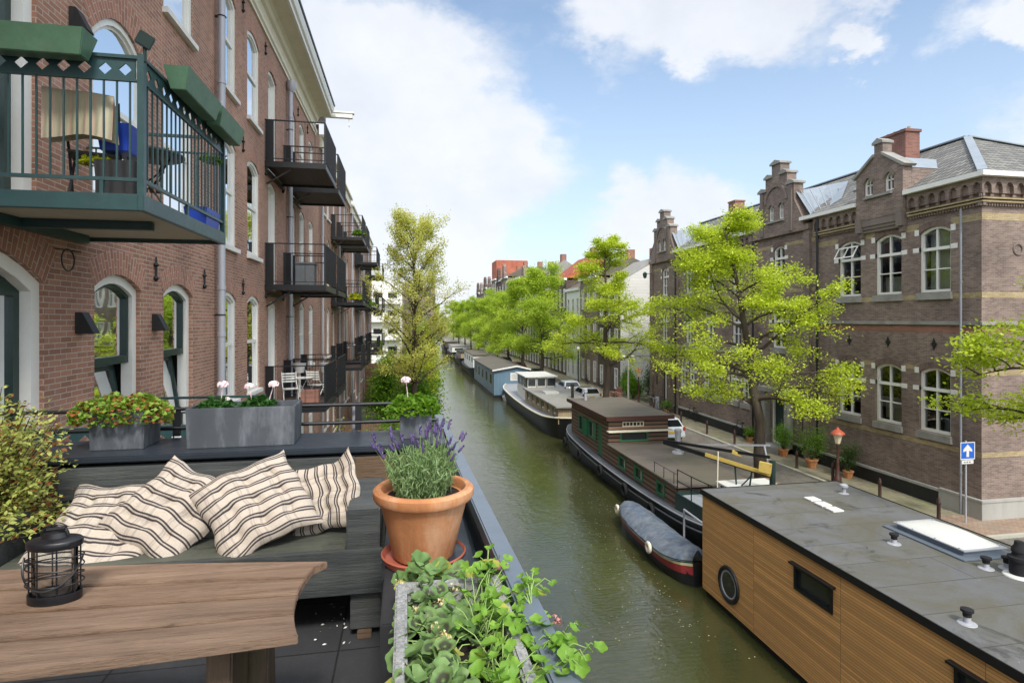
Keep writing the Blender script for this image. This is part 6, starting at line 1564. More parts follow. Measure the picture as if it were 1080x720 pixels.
# ------------------------------------------------------------------ foliage
def leaf_object(name, pts, size, mat, parent=None, seed=0, flat=.5, aspect=1.7, var=.35, loc=None, up=None, dirs=None):
    """many small leaf faces, each a folded diamond of two triangles; pts: Nx3 world"""
    rg = np.random.default_rng(seed); P_ = np.asarray(pts, float); n = len(P_)
    nrm = rg.normal(size=(n,3)); nrm[:,2] = np.abs(nrm[:,2]) + flat*2; nrm /= np.linalg.norm(nrm,axis=1)[:,None]
    if dirs is None: d = rg.normal(size=(n,3))
    else: d = np.asarray(dirs,float) + rg.normal(size=(n,3))*.25
    d -= (d*nrm).sum(1)[:,None]*nrm; d /= np.linalg.norm(d,axis=1)[:,None]+1e-9
    s = np.cross(nrm, d); L = size*(1+var*rg.uniform(-1,1,n)); Lw = L/aspect
    a = P_ - d*L[:,None]/2; c = P_ + d*L[:,None]/2; fold = nrm*(L*.12)[:,None]
    b1 = P_ + s*Lw[:,None]/2 + fold; b2 = P_ - s*Lw[:,None]/2 + fold
    V = np.stack([a,b1,c,b2],1).reshape(-1,3)
    if parent is not None: Lc = ROOT[parent.name]
    elif loc is not None: Lc = Vector(loc)
    else: Lc = Vector((float(P_[:,0].mean()), float(P_[:,1].mean()), float(P_[:,2].min())))
    V = V - np.array(Lc)
    me = bpy.data.meshes.new(name); me.vertices.add(4*n); me.vertices.foreach_set('co', V.astype(np.float32).ravel())
    idx = np.arange(4*n).reshape(n,4); tri = np.stack([idx[:,[0,1,2]], idx[:,[0,2,3]]],1).reshape(-1,3)
    me.loops.add(6*n); me.loops.foreach_set('vertex_index', tri.astype(np.int32).ravel())
    me.polygons.add(2*n); me.polygons.foreach_set('loop_start', np.arange(0,6*n,3,dtype=np.int32)); 
    try: me.polygons.foreach_set('loop_total', np.full(2*n,3,dtype=np.int32))
    except Exception: pass
    me.update(calc_edges=True); me.validate()
    me.materials.append(mat); o = bpy.data.objects.new(name, me); COL.objects.link(o)
    if parent is not None: o.parent = parent
    else: o.location = Lc
    ROOT[o.name] = Lc; return o
M_['elm'] = leafmat('elm_leaves','9DB424','CFDD3A',.5,.9,dead=('dfe86a',.15))
M_['elm2'] = leafmat('elm_leaves_further','92AE34','C6DA4C',.5,.5)
M_['willow'] = leafmat('willow_leaves','BCC452','E2E286',.6,.8,dead=('c4a868',.08))
M_['bush'] = leafmat('bush_leaves','4E7A1F','7FA62C',.45,1.2)
M_['bush2'] = leafmat('yellow_bush_leaves','94A51E','C6C62C',.45,1.2)
M_['ivyger'] = leafmat('ivy_geranium_leaves','5E8A2A','9DB84A',.35,6,dead=('a8643c',.22))
M_['varieg'] = leafmat('shrub_leaves','93A548','D8D684',.4,4,dead=('8f5a30',.18))
M_['gerleaf'] = leafmat('geranium_leaves_dark','1F4418','3C6A2A',.3,10)

def limb_path(p, d, L, rnd, n=6, droop=.0, wob=.12, up=.0):
    pts = [Vector(p)]; d = Vector(d).normalized()
    for i in range(n):
        d = (d + Vector((rnd.gauss(0,wob),rnd.gauss(0,wob),rnd.gauss(0,wob*.8) + up - droop*i/n))).normalized()
        pts.append(pts[-1] + d*L/n)
    return pts
def tree(name, label, base, H, R_, seed, leafm, nleaf, leaf, z0f=.3, nl=26, cat='tree', group=None, lean=(0,0), spread=1.0, profile=None, trunk_r=.22, sub=7, cl=(.55,.16), layer=True, asc=.25, zdrop=.0):
    rnd = random.Random(seed); rg = np.random.default_rng(seed)
    o = thing(name, label, cat, base, group); base = Vector(base)
    b = MB(); tp = [base]
    for i in range(1,9): f=(i/8)**1.7; tp.append(base + Vector((lean[0]*f+rnd.gauss(0,.07), lean[1]*f+rnd.gauss(0,.07), H*.93*i/8)))
    b.tube(tp, [trunk_r*(1.25 if i == 0 else 1)*(1-.93*(i/8)**1.1)+.015 for i in range(9)], 10)
    centers = []; wts = []
    prof = profile or (lambda t_: math.sin(math.pi*min(1,max(0,(t_*.86+.14))))**.7)
    for k in range(nl):
        t_ = (k+.5)/nl; h = z0f + (.97-z0f)*t_ + rnd.gauss(0,.012); f = min(7.9,h/.93*8); i0 = min(7,int(f)); p = tp[i0].lerp(tp[i0+1], min(1,f-i0))
        L = R_*prof(t_)*rnd.uniform(.62,1.18); az_ = k*2.399+rnd.gauss(0,.35)
        el = (asc+.55*t_**2+rnd.uniform(-.12,.35)) if layer else asc+.5*t_**2
        d = Vector((math.cos(az_),math.sin(az_),el)); r0 = trunk_r*(1-h)*.5+.018
        pts = limb_path(p, d, L, rnd, 7, droop=.17 if layer else .0, wob=.15 if layer else .10)
        b.tube(pts,[r0*(1-.85*i/7) for i in range(8)],6,cap=False)
        for s_ in range(sub):
            f_ = .22+.78*(s_+.5)/sub; q = pts[min(6,int(f_*7))].lerp(pts[min(7,int(f_*7)+1)], f_*7-int(f_*7))
            side = (-1)**s_; a2 = az_ + side*rnd.uniform(.4,1.2); L2 = L*(.40*(1-f_)+.17)*rnd.uniform(.7,1.5)*spread
            sp = limb_path(q,(math.cos(a2),math.sin(a2),rnd.uniform(-.25,.75) if layer else .5),L2,rnd,4,wob=.22,droop=.10)
            b.tube(sp,[r0*.3,r0*.25,r0*.2,r0*.14,.006],4,cap=False)
            for j in (1,2,3,4): centers.append(sp[j]); wts.append(.6+.2*j)
            if layer:
                for _ in range(2):
                    a3 = a2+rnd.uniform(-1.2,1.2); tw = limb_path(sp[rnd.choice((2,3))],(math.cos(a3),math.sin(a3),rnd.uniform(-.5,.6)),L2*.6,rnd,3,wob=.25); b.tube(tw,[.012,.009,.006,.004],3,cap=False)
                    centers += tw[1:]; wts += [.9]*3
        centers.append(pts[-1]); wts.append(1.2); centers.append(pts[-2]); wts.append(.8)
    for k in range(6): centers.append(tp[-1]+Vector((rnd.gauss(0,.25),rnd.gauss(0,.25),rnd.uniform(-.4,.5)))); wts.append(1)
    fin(b,'trunk',M_['trunk'],o,smooth=2)
    C_ = np.array([tuple(c) for c in centers]); w_ = np.array(wts)*rg.uniform(0,1.5,len(wts))**1.2; w_/=w_.sum()
    ix = rg.choice(len(C_), nleaf, p=w_); off = rg.normal(size=(nleaf,3))*np.array([cl[0],cl[0],cl[1]])*.62
    pts = C_[ix]+off
    leaf_object('crown', pts, leaf, leafm, o, seed, flat=.30)
    return o
# the big elm in front of the school building and its neighbours
gE = 'elms along the right quay'
def tz(u,v,d): return at_depth(u,v,d)
elm_prof1 = lambda t_: 1.0 if t_<.22 else 1.0-.95*(t_-.22)
elm_prof = lambda t_: (1.0-.15*abs(t_-.25)*2) if t_ < .5 else (.93-1.45*(t_-.5))
tree('elm_tree','bright spring green elm in front of the brick school building',(15.5,22.7,STREET),12.3,4.25,11,M_['elm'],50000,.105,z0f=.27,nl=30,group=gE,profile=elm_prof1,cl=(.32,.20),trunk_r=.26,lean=(-1.7,.3))
tree('elm_tree','light green elm over the grey barge, second tree along the right quay',(15.4,42.5,STREET),14.0,4.3,22,M_['elm'],40000,.135,z0f=.25,nl=28,group=gE,profile=lambda t_: .95 if t_<.25 else .95-.9*(t_-.25),cl=(.34,.2),trunk_r=.27)
tree('elm_tree','elm at the right edge whose branches hang into the picture, trunk out of view',(15.9,9.9,STREET),10.5,3.7,5,M_['elm'],32000,.11,z0f=.36,nl=20,group=gE,profile=lambda t_: 1.0 if t_<.35 else .85-.9*(t_-.35),cl=(.28,.14),trunk_r=.24)
t3 = tree('elm_tree','broad green elm above the blue houseboat, third along the right quay',(15.4,63.5,STREET),13.2,4.4,33,M_['elm2'],34000,.18,z0f=.22,nl=28,group=gE,profile=lambda t_: 1.0 if t_<.35 else 1.0-.95*(t_-.35),cl=(.5,.4))
for i,(y,s_,r_) in enumerate(((75,.97,1.2),(86,.86,2.1),(97,.92,3.3),(109,.85,.6),(122,.9,4.4),(136,.88,5.2),(151,.9,1.9),(168,.95,.3),(188,1.0,2.6))):
    dup(t3,(15.4,y,STREET),'%s elm of the right quay, counting away from the blue houseboat'%(['fourth','fifth','sixth','seventh','eighth','ninth','tenth','eleventh','twelfth'][i]),rotz=r_,scale=(s_,s_,s_))
for i,(x,y,s_,r_) in enumerate(((5,185,.9,1.0),(6,215,.95,2.2),(9,245,1.05,3.0),(13,262,1.1,4.2),(3,160,.7,5.0))):
    o_ = dup(t3,(x,y,-7.35),['far green tree on the left side where the canal vanishes','second far green tree closing the left side of the canal','far tree closing the view at the end of the water','rightmost far tree at the end of the canal','smaller green tree on the far left bank'][i],rotz=r_,scale=s_); o_['group']='trees closing the canal'
# slender feathery tree of the left gardens
lt = tree('willow_tree','tall feathery yellow green tree in the left bank gardens beside the water',(.45,33,-7.3),12.9,3.5,44,M_['willow'],36000,.105,z0f=.24,nl=60,group=None,profile=lambda t_: .75+.5*t_ if t_<.4 else max(.12,.98-.80*(t_-.4)),layer=False,asc=.85,cl=(.20,.30),trunk_r=.19,sub=6,spread=.9)

def bush(name,label,c,rx,ry,rz,n,leaf,mat,seed,group=None,stems=7,cat='shrub'):
    rg = np.random.default_rng(seed); rnd = random.Random(seed); o = thing(name,label,cat,c,group); C_=Vector(c)
    b = MB(); cs=[]
    for k in range(stems*4):
        a=rnd.uniform(0,6.28); e=rnd.uniform(.2,1.5); d=Vector((math.cos(a)*rx*math.cos(e)*.8,math.sin(a)*ry*math.cos(e)*.8,rz*math.sin(e)*.95)); mid=d*.5+Vector((0,0,rz*.12))
        if k < stems*2: b.tube([C_,C_+mid,C_+d],[.02*rz+.01,.015*rz+.005,.006],5,cap=False)
        cs.append(tuple(C_+d)); cs.append(tuple(C_+mid*1.2))
    fin(b,'stems',M_['trunk'],o,smooth=2); cs=np.array(cs); ix=rg.integers(0,len(cs),n)
    pts=cs[ix]+rg.normal(size=(n,3))*np.array([rx,ry,rz*.8])*.2; pts[:,2]=np.maximum(pts[:,2],c[2]+.02)
    leaf_object('foliage',pts,leaf,mat,o,seed,flat=.3); return o
G=-7.35
gB='shrubs of the left bank gardens'
bush('garden_shrub','large green shrub under the feathery tree at the water edge',(.6,36,G),1.9,2.2,3.6,9000,.16,M_['bush'],1,gB)
bush('garden_shrub','dark green rounded shrub left of the feathery tree',(-1.2,40,G),1.7,2.5,3.9,8000,.17,M_['bush'],2,gB)
bush('garden_shrub','yellow green shrub right beyond the feathery tree',(1.0,44,G),1.8,2.4,4.6,8000,.18,M_['bush2'],3,gB)
bush('garden_shrub','fresh green shrub seen through the terrace railing',(-.6,22.5,G),1.0,1.6,3.3,7000,.12,M_['bush'],4,gB)
bush('garden_shrub','low green shrub behind the small square planter',(.55,25,G),.9,1.6,3.0,6000,.13,M_['bush'],5,gB)
bush('garden_shrub','yellow blooming shrub against the house wall, seen through the railing',(-2.3,20.5,G),.45,.8,2.9,3500,.08,M_['bush2'],6,gB)
bush('garden_shrub','distant green shrub on the left bank by the boats',(1.6,58,G),2.0,4,3.6,6000,.25,M_['bush'],7,gB)
bush('garden_shrub','distant yellow green shrub mass further along the left bank',(2.2,78,G),2.0,5,4.4,6000,.3,M_['bush2'],8,gB)
bush('garden_shrub','far green shrub on the left bank near the white block',(-1.6,62,G),2.0,4,3.0,5000,.25,M_['bush'],9,gB)
bush('garden_shrub','farthest green growth on the left bank',(3.4,110,G),2.5,9,5.5,7000,.4,M_['bush'],10,gB)
b = MB()
for i in range(34): x=-3.4+i*.14; b.box(x,x+.125,31.9,31.93,G,G+1.75+.03*math.sin(i*3))
b.box(-3.5,1.3,31.93,31.98,G+.4,G+.5); b.box(-3.5,1.3,31.93,31.98,G+1.4,G+1.5); tag(fin(b,'garden_fence',M_['old_wood']),'weathered wooden board fence across the left gardens','fence')
b = MB(); b.box(-3.6,.9,52,52.2,G,-3.9); tag(fin(b,'garden_wall',M_['brick_orange']),'orange brick garden wall at the far end of the gardens','wall')
# foreground: big variegated shrub on the left
vs = thing('potted_shrub','bushy yellow green shrub with small reddish leaves, cut by the left edge of the picture','shrub',(-2.22,3.36,TERR))
rg = np.random.default_rng(9); rnd = random.Random(9); b = MB(); cs = []; 
for k in range(230):
    a=rnd.uniform(0,6.28); sp=rnd.uniform(.15,1)**.7; top=Vector((-2.16+math.cos(a)*.46*sp+.0, 3.24+math.sin(a)*.36*sp, TERR+.52+rnd.uniform(.0,.90)*(1-.35*sp)))
    base=Vector((-2.25+math.cos(a)*.06,3.36+math.sin(a)*.06,TERR+.28)); mid=base.lerp(top,.55)+Vector((0,0,.07)); b.tube([base,mid,top],[.006,.004,.002],4,cap=False)
    for f_ in np.linspace(.35,1,12): 
        q=(base.lerp(mid,f_*2) if f_<.5 else mid.lerp(top,f_*2-1)); cs.append(tuple(q))
fin(b,'stems',M_['trunk'],vs,smooth=2); cs=np.array(cs); ix=rg.integers(0,len(cs),24000); pts=cs[ix]+rg.normal(size=(24000,3))*.030
pts = pts[(pts[:,0]<-1.93)|(pts[:,2]>TERR+.56)]
leaf_object('foliage',pts,.028,M_['varieg'],vs,9,flat=.4)
b = MB(); b.lathe((-2.25,3.36,TERR),[(.15,0),(.2,.27),(.2,.30),(.17,.30),(.16,.26),(.01,.26)],24); fin(b,'pot',M_['planter_zinc'],vs,smooth=True)

# geranium style leaves: scalloped round discs with a darker zone, own UV
def zoned(name, rim, mid, zone, edge=None, tr=.3):
    t = NT(name); uv = t.coord('UV'); s_ = t.node('ShaderNodeVectorMath',operation='LENGTH'); t.l.new(uv,s_.inputs[0]); r = s_.outputs['Value']
    co = t.coord(); g = t.node('ShaderNodeNewGeometry'); n = t.noise(co,14,4,.6)
    rr = t.math('ADD', r, t.math('MULTIPLY', t.math('SUBTRACT', t.noise(co,60,3,.6), .5), .3))
    c = t.mix(t.ramp(n,.3,.7), srgb(rim), srgb(mid)); z_ = t.math('MULTIPLY', t.ramp(rr,.75,.5), t.ramp(rr,.05,.25)); zk = t.math('MULTIPLY', z_, t.math('MULTIPLY', t.ramp(g.outputs['Random Per Island'],.15,.5), .85))
    c = t.mix(zk, c, srgb(zone))
    c = t.mix(t.math('MULTIPLY', t.math('GREATER_THAN', g.outputs['Random Per Island'], .93), .8), c, srgb('b5b052'))
    at = t.math('ARCTAN2', None, None) if False else None
    t.base(c); t.rough(.5); t.b.inputs['Specular IOR Level'].default_value=.3; t.bump(t.noise(co,110,3,.6),.4,.002)
    tr_=t.node('ShaderNodeBsdfTranslucent'); t.l.new(c,tr_.inputs[0]); mx=t.node('ShaderNodeMixShader'); mx.inputs[0].default_value=tr
    t.l.new(t.b.outputs[0],mx.inputs[1]); t.l.new(tr_.outputs[0],mx.inputs[2]); t.l.new(mx.outputs[0],t.out.inputs[0]); return t.m
M_['zonal'] = zoned('zonal_geranium_leaf','5E8048','86A565','3A2E30')
M_['regal'] = zoned('bright_geranium_leaf','628F30','93BC4C','74A03A',tr=.35)
M_['stem_green'] = plain('stem_green','8BA860',.6,.15,10,.05)
def round_leaf(b, c, r, nrm, spin, lobes=7, cup=.25, deep=.10, rnd=random):
    nrm=Vector(nrm).normalized(); t1=nrm.orthogonal().normalized(); t1.rotate(Matrix.Rotation(spin,3,nrm)); t2=nrm.cross(t1); c=Vector(c); n=lobes*4; V=[c]; UV=[(0,0)]
    ph=rnd.uniform(0,6.28); rim=[]
    for ring_,f in ((1,.5),(2,.85),(3,1.0)):
        for i in range(n):
            a=.22+(2*math.pi-.44)*i/(n-1) ; rr=r*f*(1+(deep*math.cos(lobes*a))*(f**3))*(1-.1*math.cos(a))
            z=cup*r*f*f + .10*r*f*math.sin(a*lobes/2+ph)*f
            V.append(c+t1*(rr*math.cos(a)-r*.0)+t2*rr*math.sin(a)+nrm*z); UV.append((f*math.cos(a),f*math.sin(a)))
    F_=[(0,1+i,2+i) for i in range(n-1)]
    for k in range(2):
        for i in range(n-1): F_.append((1+k*n+i,1+(k+1)*n+i,2+(k+1)*n+i,2+k*n+i))
    b.add(V,F_,[[UV[j] for j in f] for f in F_])
def geranium(parent, matl, spots, seed, r=(.018,.034), soilz=-.86, cup=.25, deep=.08, lobes=7, stemr=.0022, toward=Vector((0,0,1))):
    rnd=random.Random(seed); b=MB(); s=MB()
    for (x,y,z,root) in spots:
        rr=rnd.uniform(*r); nrm=Vector((rnd.gauss(0,.42),rnd.gauss(-.15,.42),1)); round_leaf(b,(x,y,z),rr,nrm,rnd.uniform(0,6.28),lobes,cup*rnd.uniform(.4,1.4),deep,rnd)
        p0_=Vector(root); p1_=Vector((x,y,z)); m_=p0_.lerp(p1_,.55)+Vector((0,0,.02)); s.tube([p0_,m_,p1_],[stemr,stemr*.8,stemr*.6],5,cap=False)
    fin(b,'leaves',matl,parent,smooth=2,recalc=False); fin(s,'stems',M_['stem_green'],parent,smooth=2)
# zonal geraniums (left half of trough) and bright scented ones (right, spilling over)
M_['budc']=plain('bud_cream','C9B88A',.7,.2)
gz = thing('geranium_plant','geranium with dark zoned scalloped leaves filling the left side of the stone trough','plant',(.06,1.1,-.87))
rnd=random.Random(12); sp=[]
for k in range(320):
    y=rnd.uniform(.55,1.88); x=.065+rnd.gauss(0,.060); x=max(-.015,min(.17,x)); hump=.105*math.exp(-((x-.07)/.09)**2)*(.75+.3*math.sin(y*7)); z=-.845+rnd.uniform(-.01,1)*hump
    sp.append((x,y,z,(.08+rnd.gauss(0,.03),y+rnd.gauss(0,.04),-.865)))
geranium(gz,M_['zonal'],sp,13,(.019,.036),deep=.06,cup=.38)
b=MB(); 
for k in range(9):
    b=MB(); y=rnd.uniform(.9,1.8); x=.06+rnd.gauss(0,.04); c_=Vector((x,y,-.73+rnd.uniform(-.03,.02)))
    for j in range(14): q=c_+Vector((rnd.gauss(0,.007),rnd.gauss(0,.007),rnd.gauss(0,.005))); a=rnd.uniform(0,6.28); b.add([q,q+Vector((.007*math.cos(a),.007*math.sin(a),.003)),q+Vector((.004*math.cos(a+1.2),.004*math.sin(a+1.2),.007))],[(0,1,2)])
    fin(b,'bud_cluster',M_['budc'],gz,recalc=False)

gr = thing('geranium_plant','bright green leafy geranium spilling from the stone trough over the canal parapet','plant',(.22,1.2,-.87)); sp=[]
for k in range(210):
    y=rnd.uniform(.75,1.8); t_=rnd.random(); x=.235+rnd.gauss(0,.045)+.03*t_; z=-.84+.09*rnd.random()
    sp.append((x,y,z,(.21+rnd.gauss(0,.02),y+rnd.gauss(0,.05),-.865)))
# trailing shoots: nodes given by pixels
for (u0,v0,u1,v1,d0,d1,n_) in ((520,640,512,575,1.75,1.95,9),(530,640,575,612,1.7,1.75,12),(540,690,620,665,1.45,1.36,14),(545,660,600,690,1.6,1.35,14),(560,640,560,605,1.6,1.72,10),(500,660,540,600,1.65,1.9,10),(530,715,615,700,1.4,1.28,10),(560,690,632,690,1.4,1.3,8)):
    a_=at_depth(u0,v0,d0); c_=at_depth(u1,v1,d1)
    for k in range(n_):
        f_=(k+1)/n_; q=a_.lerp(c_,f_)+Vector((rnd.gauss(0,.018),rnd.gauss(0,.02),rnd.gauss(0,.014))); sp.append((q.x,q.y,q.z,tuple(a_.lerp(c_,max(0,f_-.25)))))
    
geranium(gr,M_['regal'],sp,14,(.011,.022),deep=.13,lobes=5,stemr=.0020,cup=.4)
b=MB()
for (u,v,d_) in ((522,597,1.85),(532,602,1.84),(588,656,1.55),(569,682,1.5)):
    c_=at_depth(u,v,d_)
    for j in range(24): q=c_+Vector((rnd.gauss(0,.009),rnd.gauss(0,.009),rnd.gauss(0,.009))); a=rnd.uniform(0,6.28); b.add([q,q+Vector((.010*math.cos(a),.010*math.sin(a),.004)),q+Vector((.004*math.cos(a+1.2),.004*math.sin(a+1.2),.010))],[(0,1,2)])
fin(b,'faded_flowers',plain('faded_petal','C48A84',.8,.3),gr,recalc=False)
b=MB(); q=at_depth(540,712,1.5)
b.add([q+Vector(p) for p in ((0,0,0),(.03,.01,.01),(.035,.05,-.005),(.01,.06,.012),(-.015,.03,.004))],[(0,1,2),(0,2,3),(0,3,4)]); tag(fin(b,'dry_leaf',plain('dry_leaf','B59A7E',.9,.2),recalc=False),'curled dry brown leaf lying in the stone trough','leaf')

# lavender in the terracotta pot
M_['lavfl']=plain('lavender_flower','4A3D6A',.9,.4,40,.2,stain=('7d68a0',50,.45,.65,.7))
lv = thing('lavender_plant','grey green lavender with purple flower spikes growing in the terracotta pot','plant',(px_,py_,PZ+.235)); rnd=random.Random(21); pts=[];dr=[]; s=MB(); fl=MB(); zt3=PZ+.235
for k in range(260):
    a=rnd.uniform(0,6.28); r0=rnd.uniform(0,.105); tilt=rnd.uniform(0,.62)*(.4+r0/.105*.6); L=rnd.uniform(.10,.20); b0=Vector((px_+r0*math.cos(a),py_+r0*math.sin(a),zt3)); d=Vector((math.cos(a)*math.sin(tilt),math.sin(a)*math.sin(tilt),math.cos(tilt)))
    if k<130: s.tube([b0,b0+d*L*.6+Vector((0,0,.01)),b0+d*L],[.0016,.0013,.0008],3,cap=False)
    for j in range(22):
        f_=rnd.uniform(.05,1); q=b0+d*L*f_; pts.append(tuple(q+Vector((rnd.gauss(0,.006),rnd.gauss(0,.006),0)))); dr.append(tuple(d*1.1+Vector((rnd.gauss(0,.45),rnd.gauss(0,.45),0))))
rg=np.random.default_rng(3)
fin(s,'stems',M_['stem_green'],lv,smooth=2); leaf_object('leaves',pts,.034,leafmat('lavender_leaf','6F8F52','A5BE8C',.3,20),lv,5,flat=0,aspect=8,dirs=dr)
for k in range(38):
    a=rnd.uniform(0,6.28); r0=rnd.uniform(.01,.10); tilt=rnd.uniform(.05,.75); L=rnd.uniform(.19,.265); b0=Vector((px_+r0*math.cos(a),py_+r0*math.sin(a),zt3)); d=Vector((math.cos(a)*math.sin(tilt)*.8,math.sin(a)*math.sin(tilt)*.8,math.cos(tilt))); tip=b0+d*L
    fl.tube([b0,tip],[.0013,.001],3,cap=False) if False else None
    fl=MB(); s2=[tip+d*t_ for t_ in (-.006,0,.010,.020,.030,.038)]; fl.tube(s2,[.001,.0045,.0055,.0045,.0035,.001],6)
    for j in range(10):
        q=tip+d*rnd.uniform(0,.034); a2=rnd.uniform(0,6.28); e=Vector((math.cos(a2),math.sin(a2),.5))*.010; fl.add([q,q+e+Vector((0,0,.004)),q+e*.8+Vector((.003,.003,-.002))],[(0,1,2)])
    fin(fl,'flower_spike',M_['lavfl'],lv,smooth=2,recalc=False)
    pts_=[b0,b0.lerp(tip,.5)+Vector((0,0,.006)),tip]; fl2=pts_
    if k==0: st=MB()
    st.tube(pts_,[.0013,.0011,.001],3,cap=False)
fin(st,'flower_stems',M_['stem_green'],lv,smooth=2); 
bush('small_plant','pale yellow green leafy plant behind the lavender',(px_+.02,py_+.62,-.90),.10,.10,.20,1200,.022,leafmat('lime_leaf','9CB83C','C8DA6A',.4,8),31,stems=4,cat='plant')

# plants in the zinc planters
def mound(name,label,c,rx,ry,h,n,leaf,mat,seed,trail=0.0,flowers=(),cat='plant',group=None,asp=1.15):
    rg=np.random.default_rng(seed); o=thing(name,label,cat,c,group); u=rg.uniform(-1,1,n); v=rg.uniform(-1,1,n); ok=(u*u+v*v)<1; u=u[ok]; v=v[ok]; e=np.sqrt(1-u*u-v*v)
    z=c[2]+h*(e*.9+.1)*(.62+.38*np.sin(u*9+seed)*np.cos(v*5)*.6+.1)*rg.uniform(.55,1.05,len(u)); edge=(u*u+v*v)>.72
    z=np.where(edge, c[2]+h*.25-trail*rg.uniform(0,1,len(u)), z); P_=np.stack([c[0]+u*rx,c[1]+v*ry,z],1); leaf_object('foliage',P_,leaf,mat,o,seed,flat=.35,aspect=asp,var=.4)
    rnd=random.Random(seed); s=MB()
    for k in range(26): a=rnd.uniform(0,6.28); r_=rnd.uniform(.2,.85); s.tube([c,(c[0]+rx*r_*.6*math.cos(a),c[1]+ry*r_*.6*math.sin(a),c[2]+h*.5),(c[0]+rx*r_*math.cos(a),c[1]+ry*r_*math.sin(a),c[2]+h*.8*(1-r_*.5))],[.004,.003,.0015],4,cap=False)
    fin(s,'stems',M_['stem_green'],o,smooth=2)
    for (dx,dy,dz,r_) in flowers:
        f_=MB(); p_=Vector((c[0]+dx,c[1]+dy,c[2]+dz)); 
        for j in range(60):
            th=rnd.uniform(0,6.28); ph=math.acos(rnd.uniform(-.3,1)); q=p_+Vector((r_*math.sin(ph)*math.cos(th),r_*math.sin(ph)*math.sin(th),r_*.7*math.cos(ph))); nn=(q-p_).normalized(); t1=nn.orthogonal().normalized(); t2=nn.cross(t1); s_=r_*.42
            f_.add([q-t1*s_,q-t2*s_*.8+nn*s_*.3,q+t1*s_,q+t2*s_*.8+nn*s_*.3],[(0,1,2,3)])
        f_.tube([p_-Vector((dx*.3,0,dz*.7)),p_],[.003,.002],4,cap=False); fin(f_,'flower',M_['petal'],o,recalc=False)
    return o
t=NT('petal_white_pink'); g_=t.node('ShaderNodeNewGeometry'); t.base(t.mix(g_.outputs['Random Per Island'],srgb('F2E6E6'),srgb('EBC9D0'))); t.rough(.7); M_['petal']=t.m
mound('ivy_geranium','trailing ivy geranium with green and reddish leaves spilling over the square dark planter',(-1.76,3.98,-.585),.29,.19,.13,3400,.030,M_['ivyger'],41,trail=.09)
mound('flowering_geranium','dark leaved geranium with pinkish white bloom at the left end of the long zinc trough',(-1.20,3.97,-.575),.11,.12,.085,900,.030,M_['gerleaf'],42,flowers=((.04,-.02,.155,.030),(.06,.0,.06,.016)),group='geraniums in the long trough')
mound('flowering_geranium','dark leaved geranium with two white blooms at the right end of the long zinc trough',(-.95,3.97,-.575),.11,.12,.085,900,.030,M_['gerleaf'],43,flowers=((-.05,-.02,.14,.027),(.10,-.02,.15,.030)),group='geraniums in the long trough')
mound('white_geranium','lush green geranium with one white bloom in the small square planter by the canal',(.055,3.98,-.62),.175,.17,.12,2400,.034,M_['bush'],44,trail=.05,flowers=((-.055,-.05,.21,.030),))
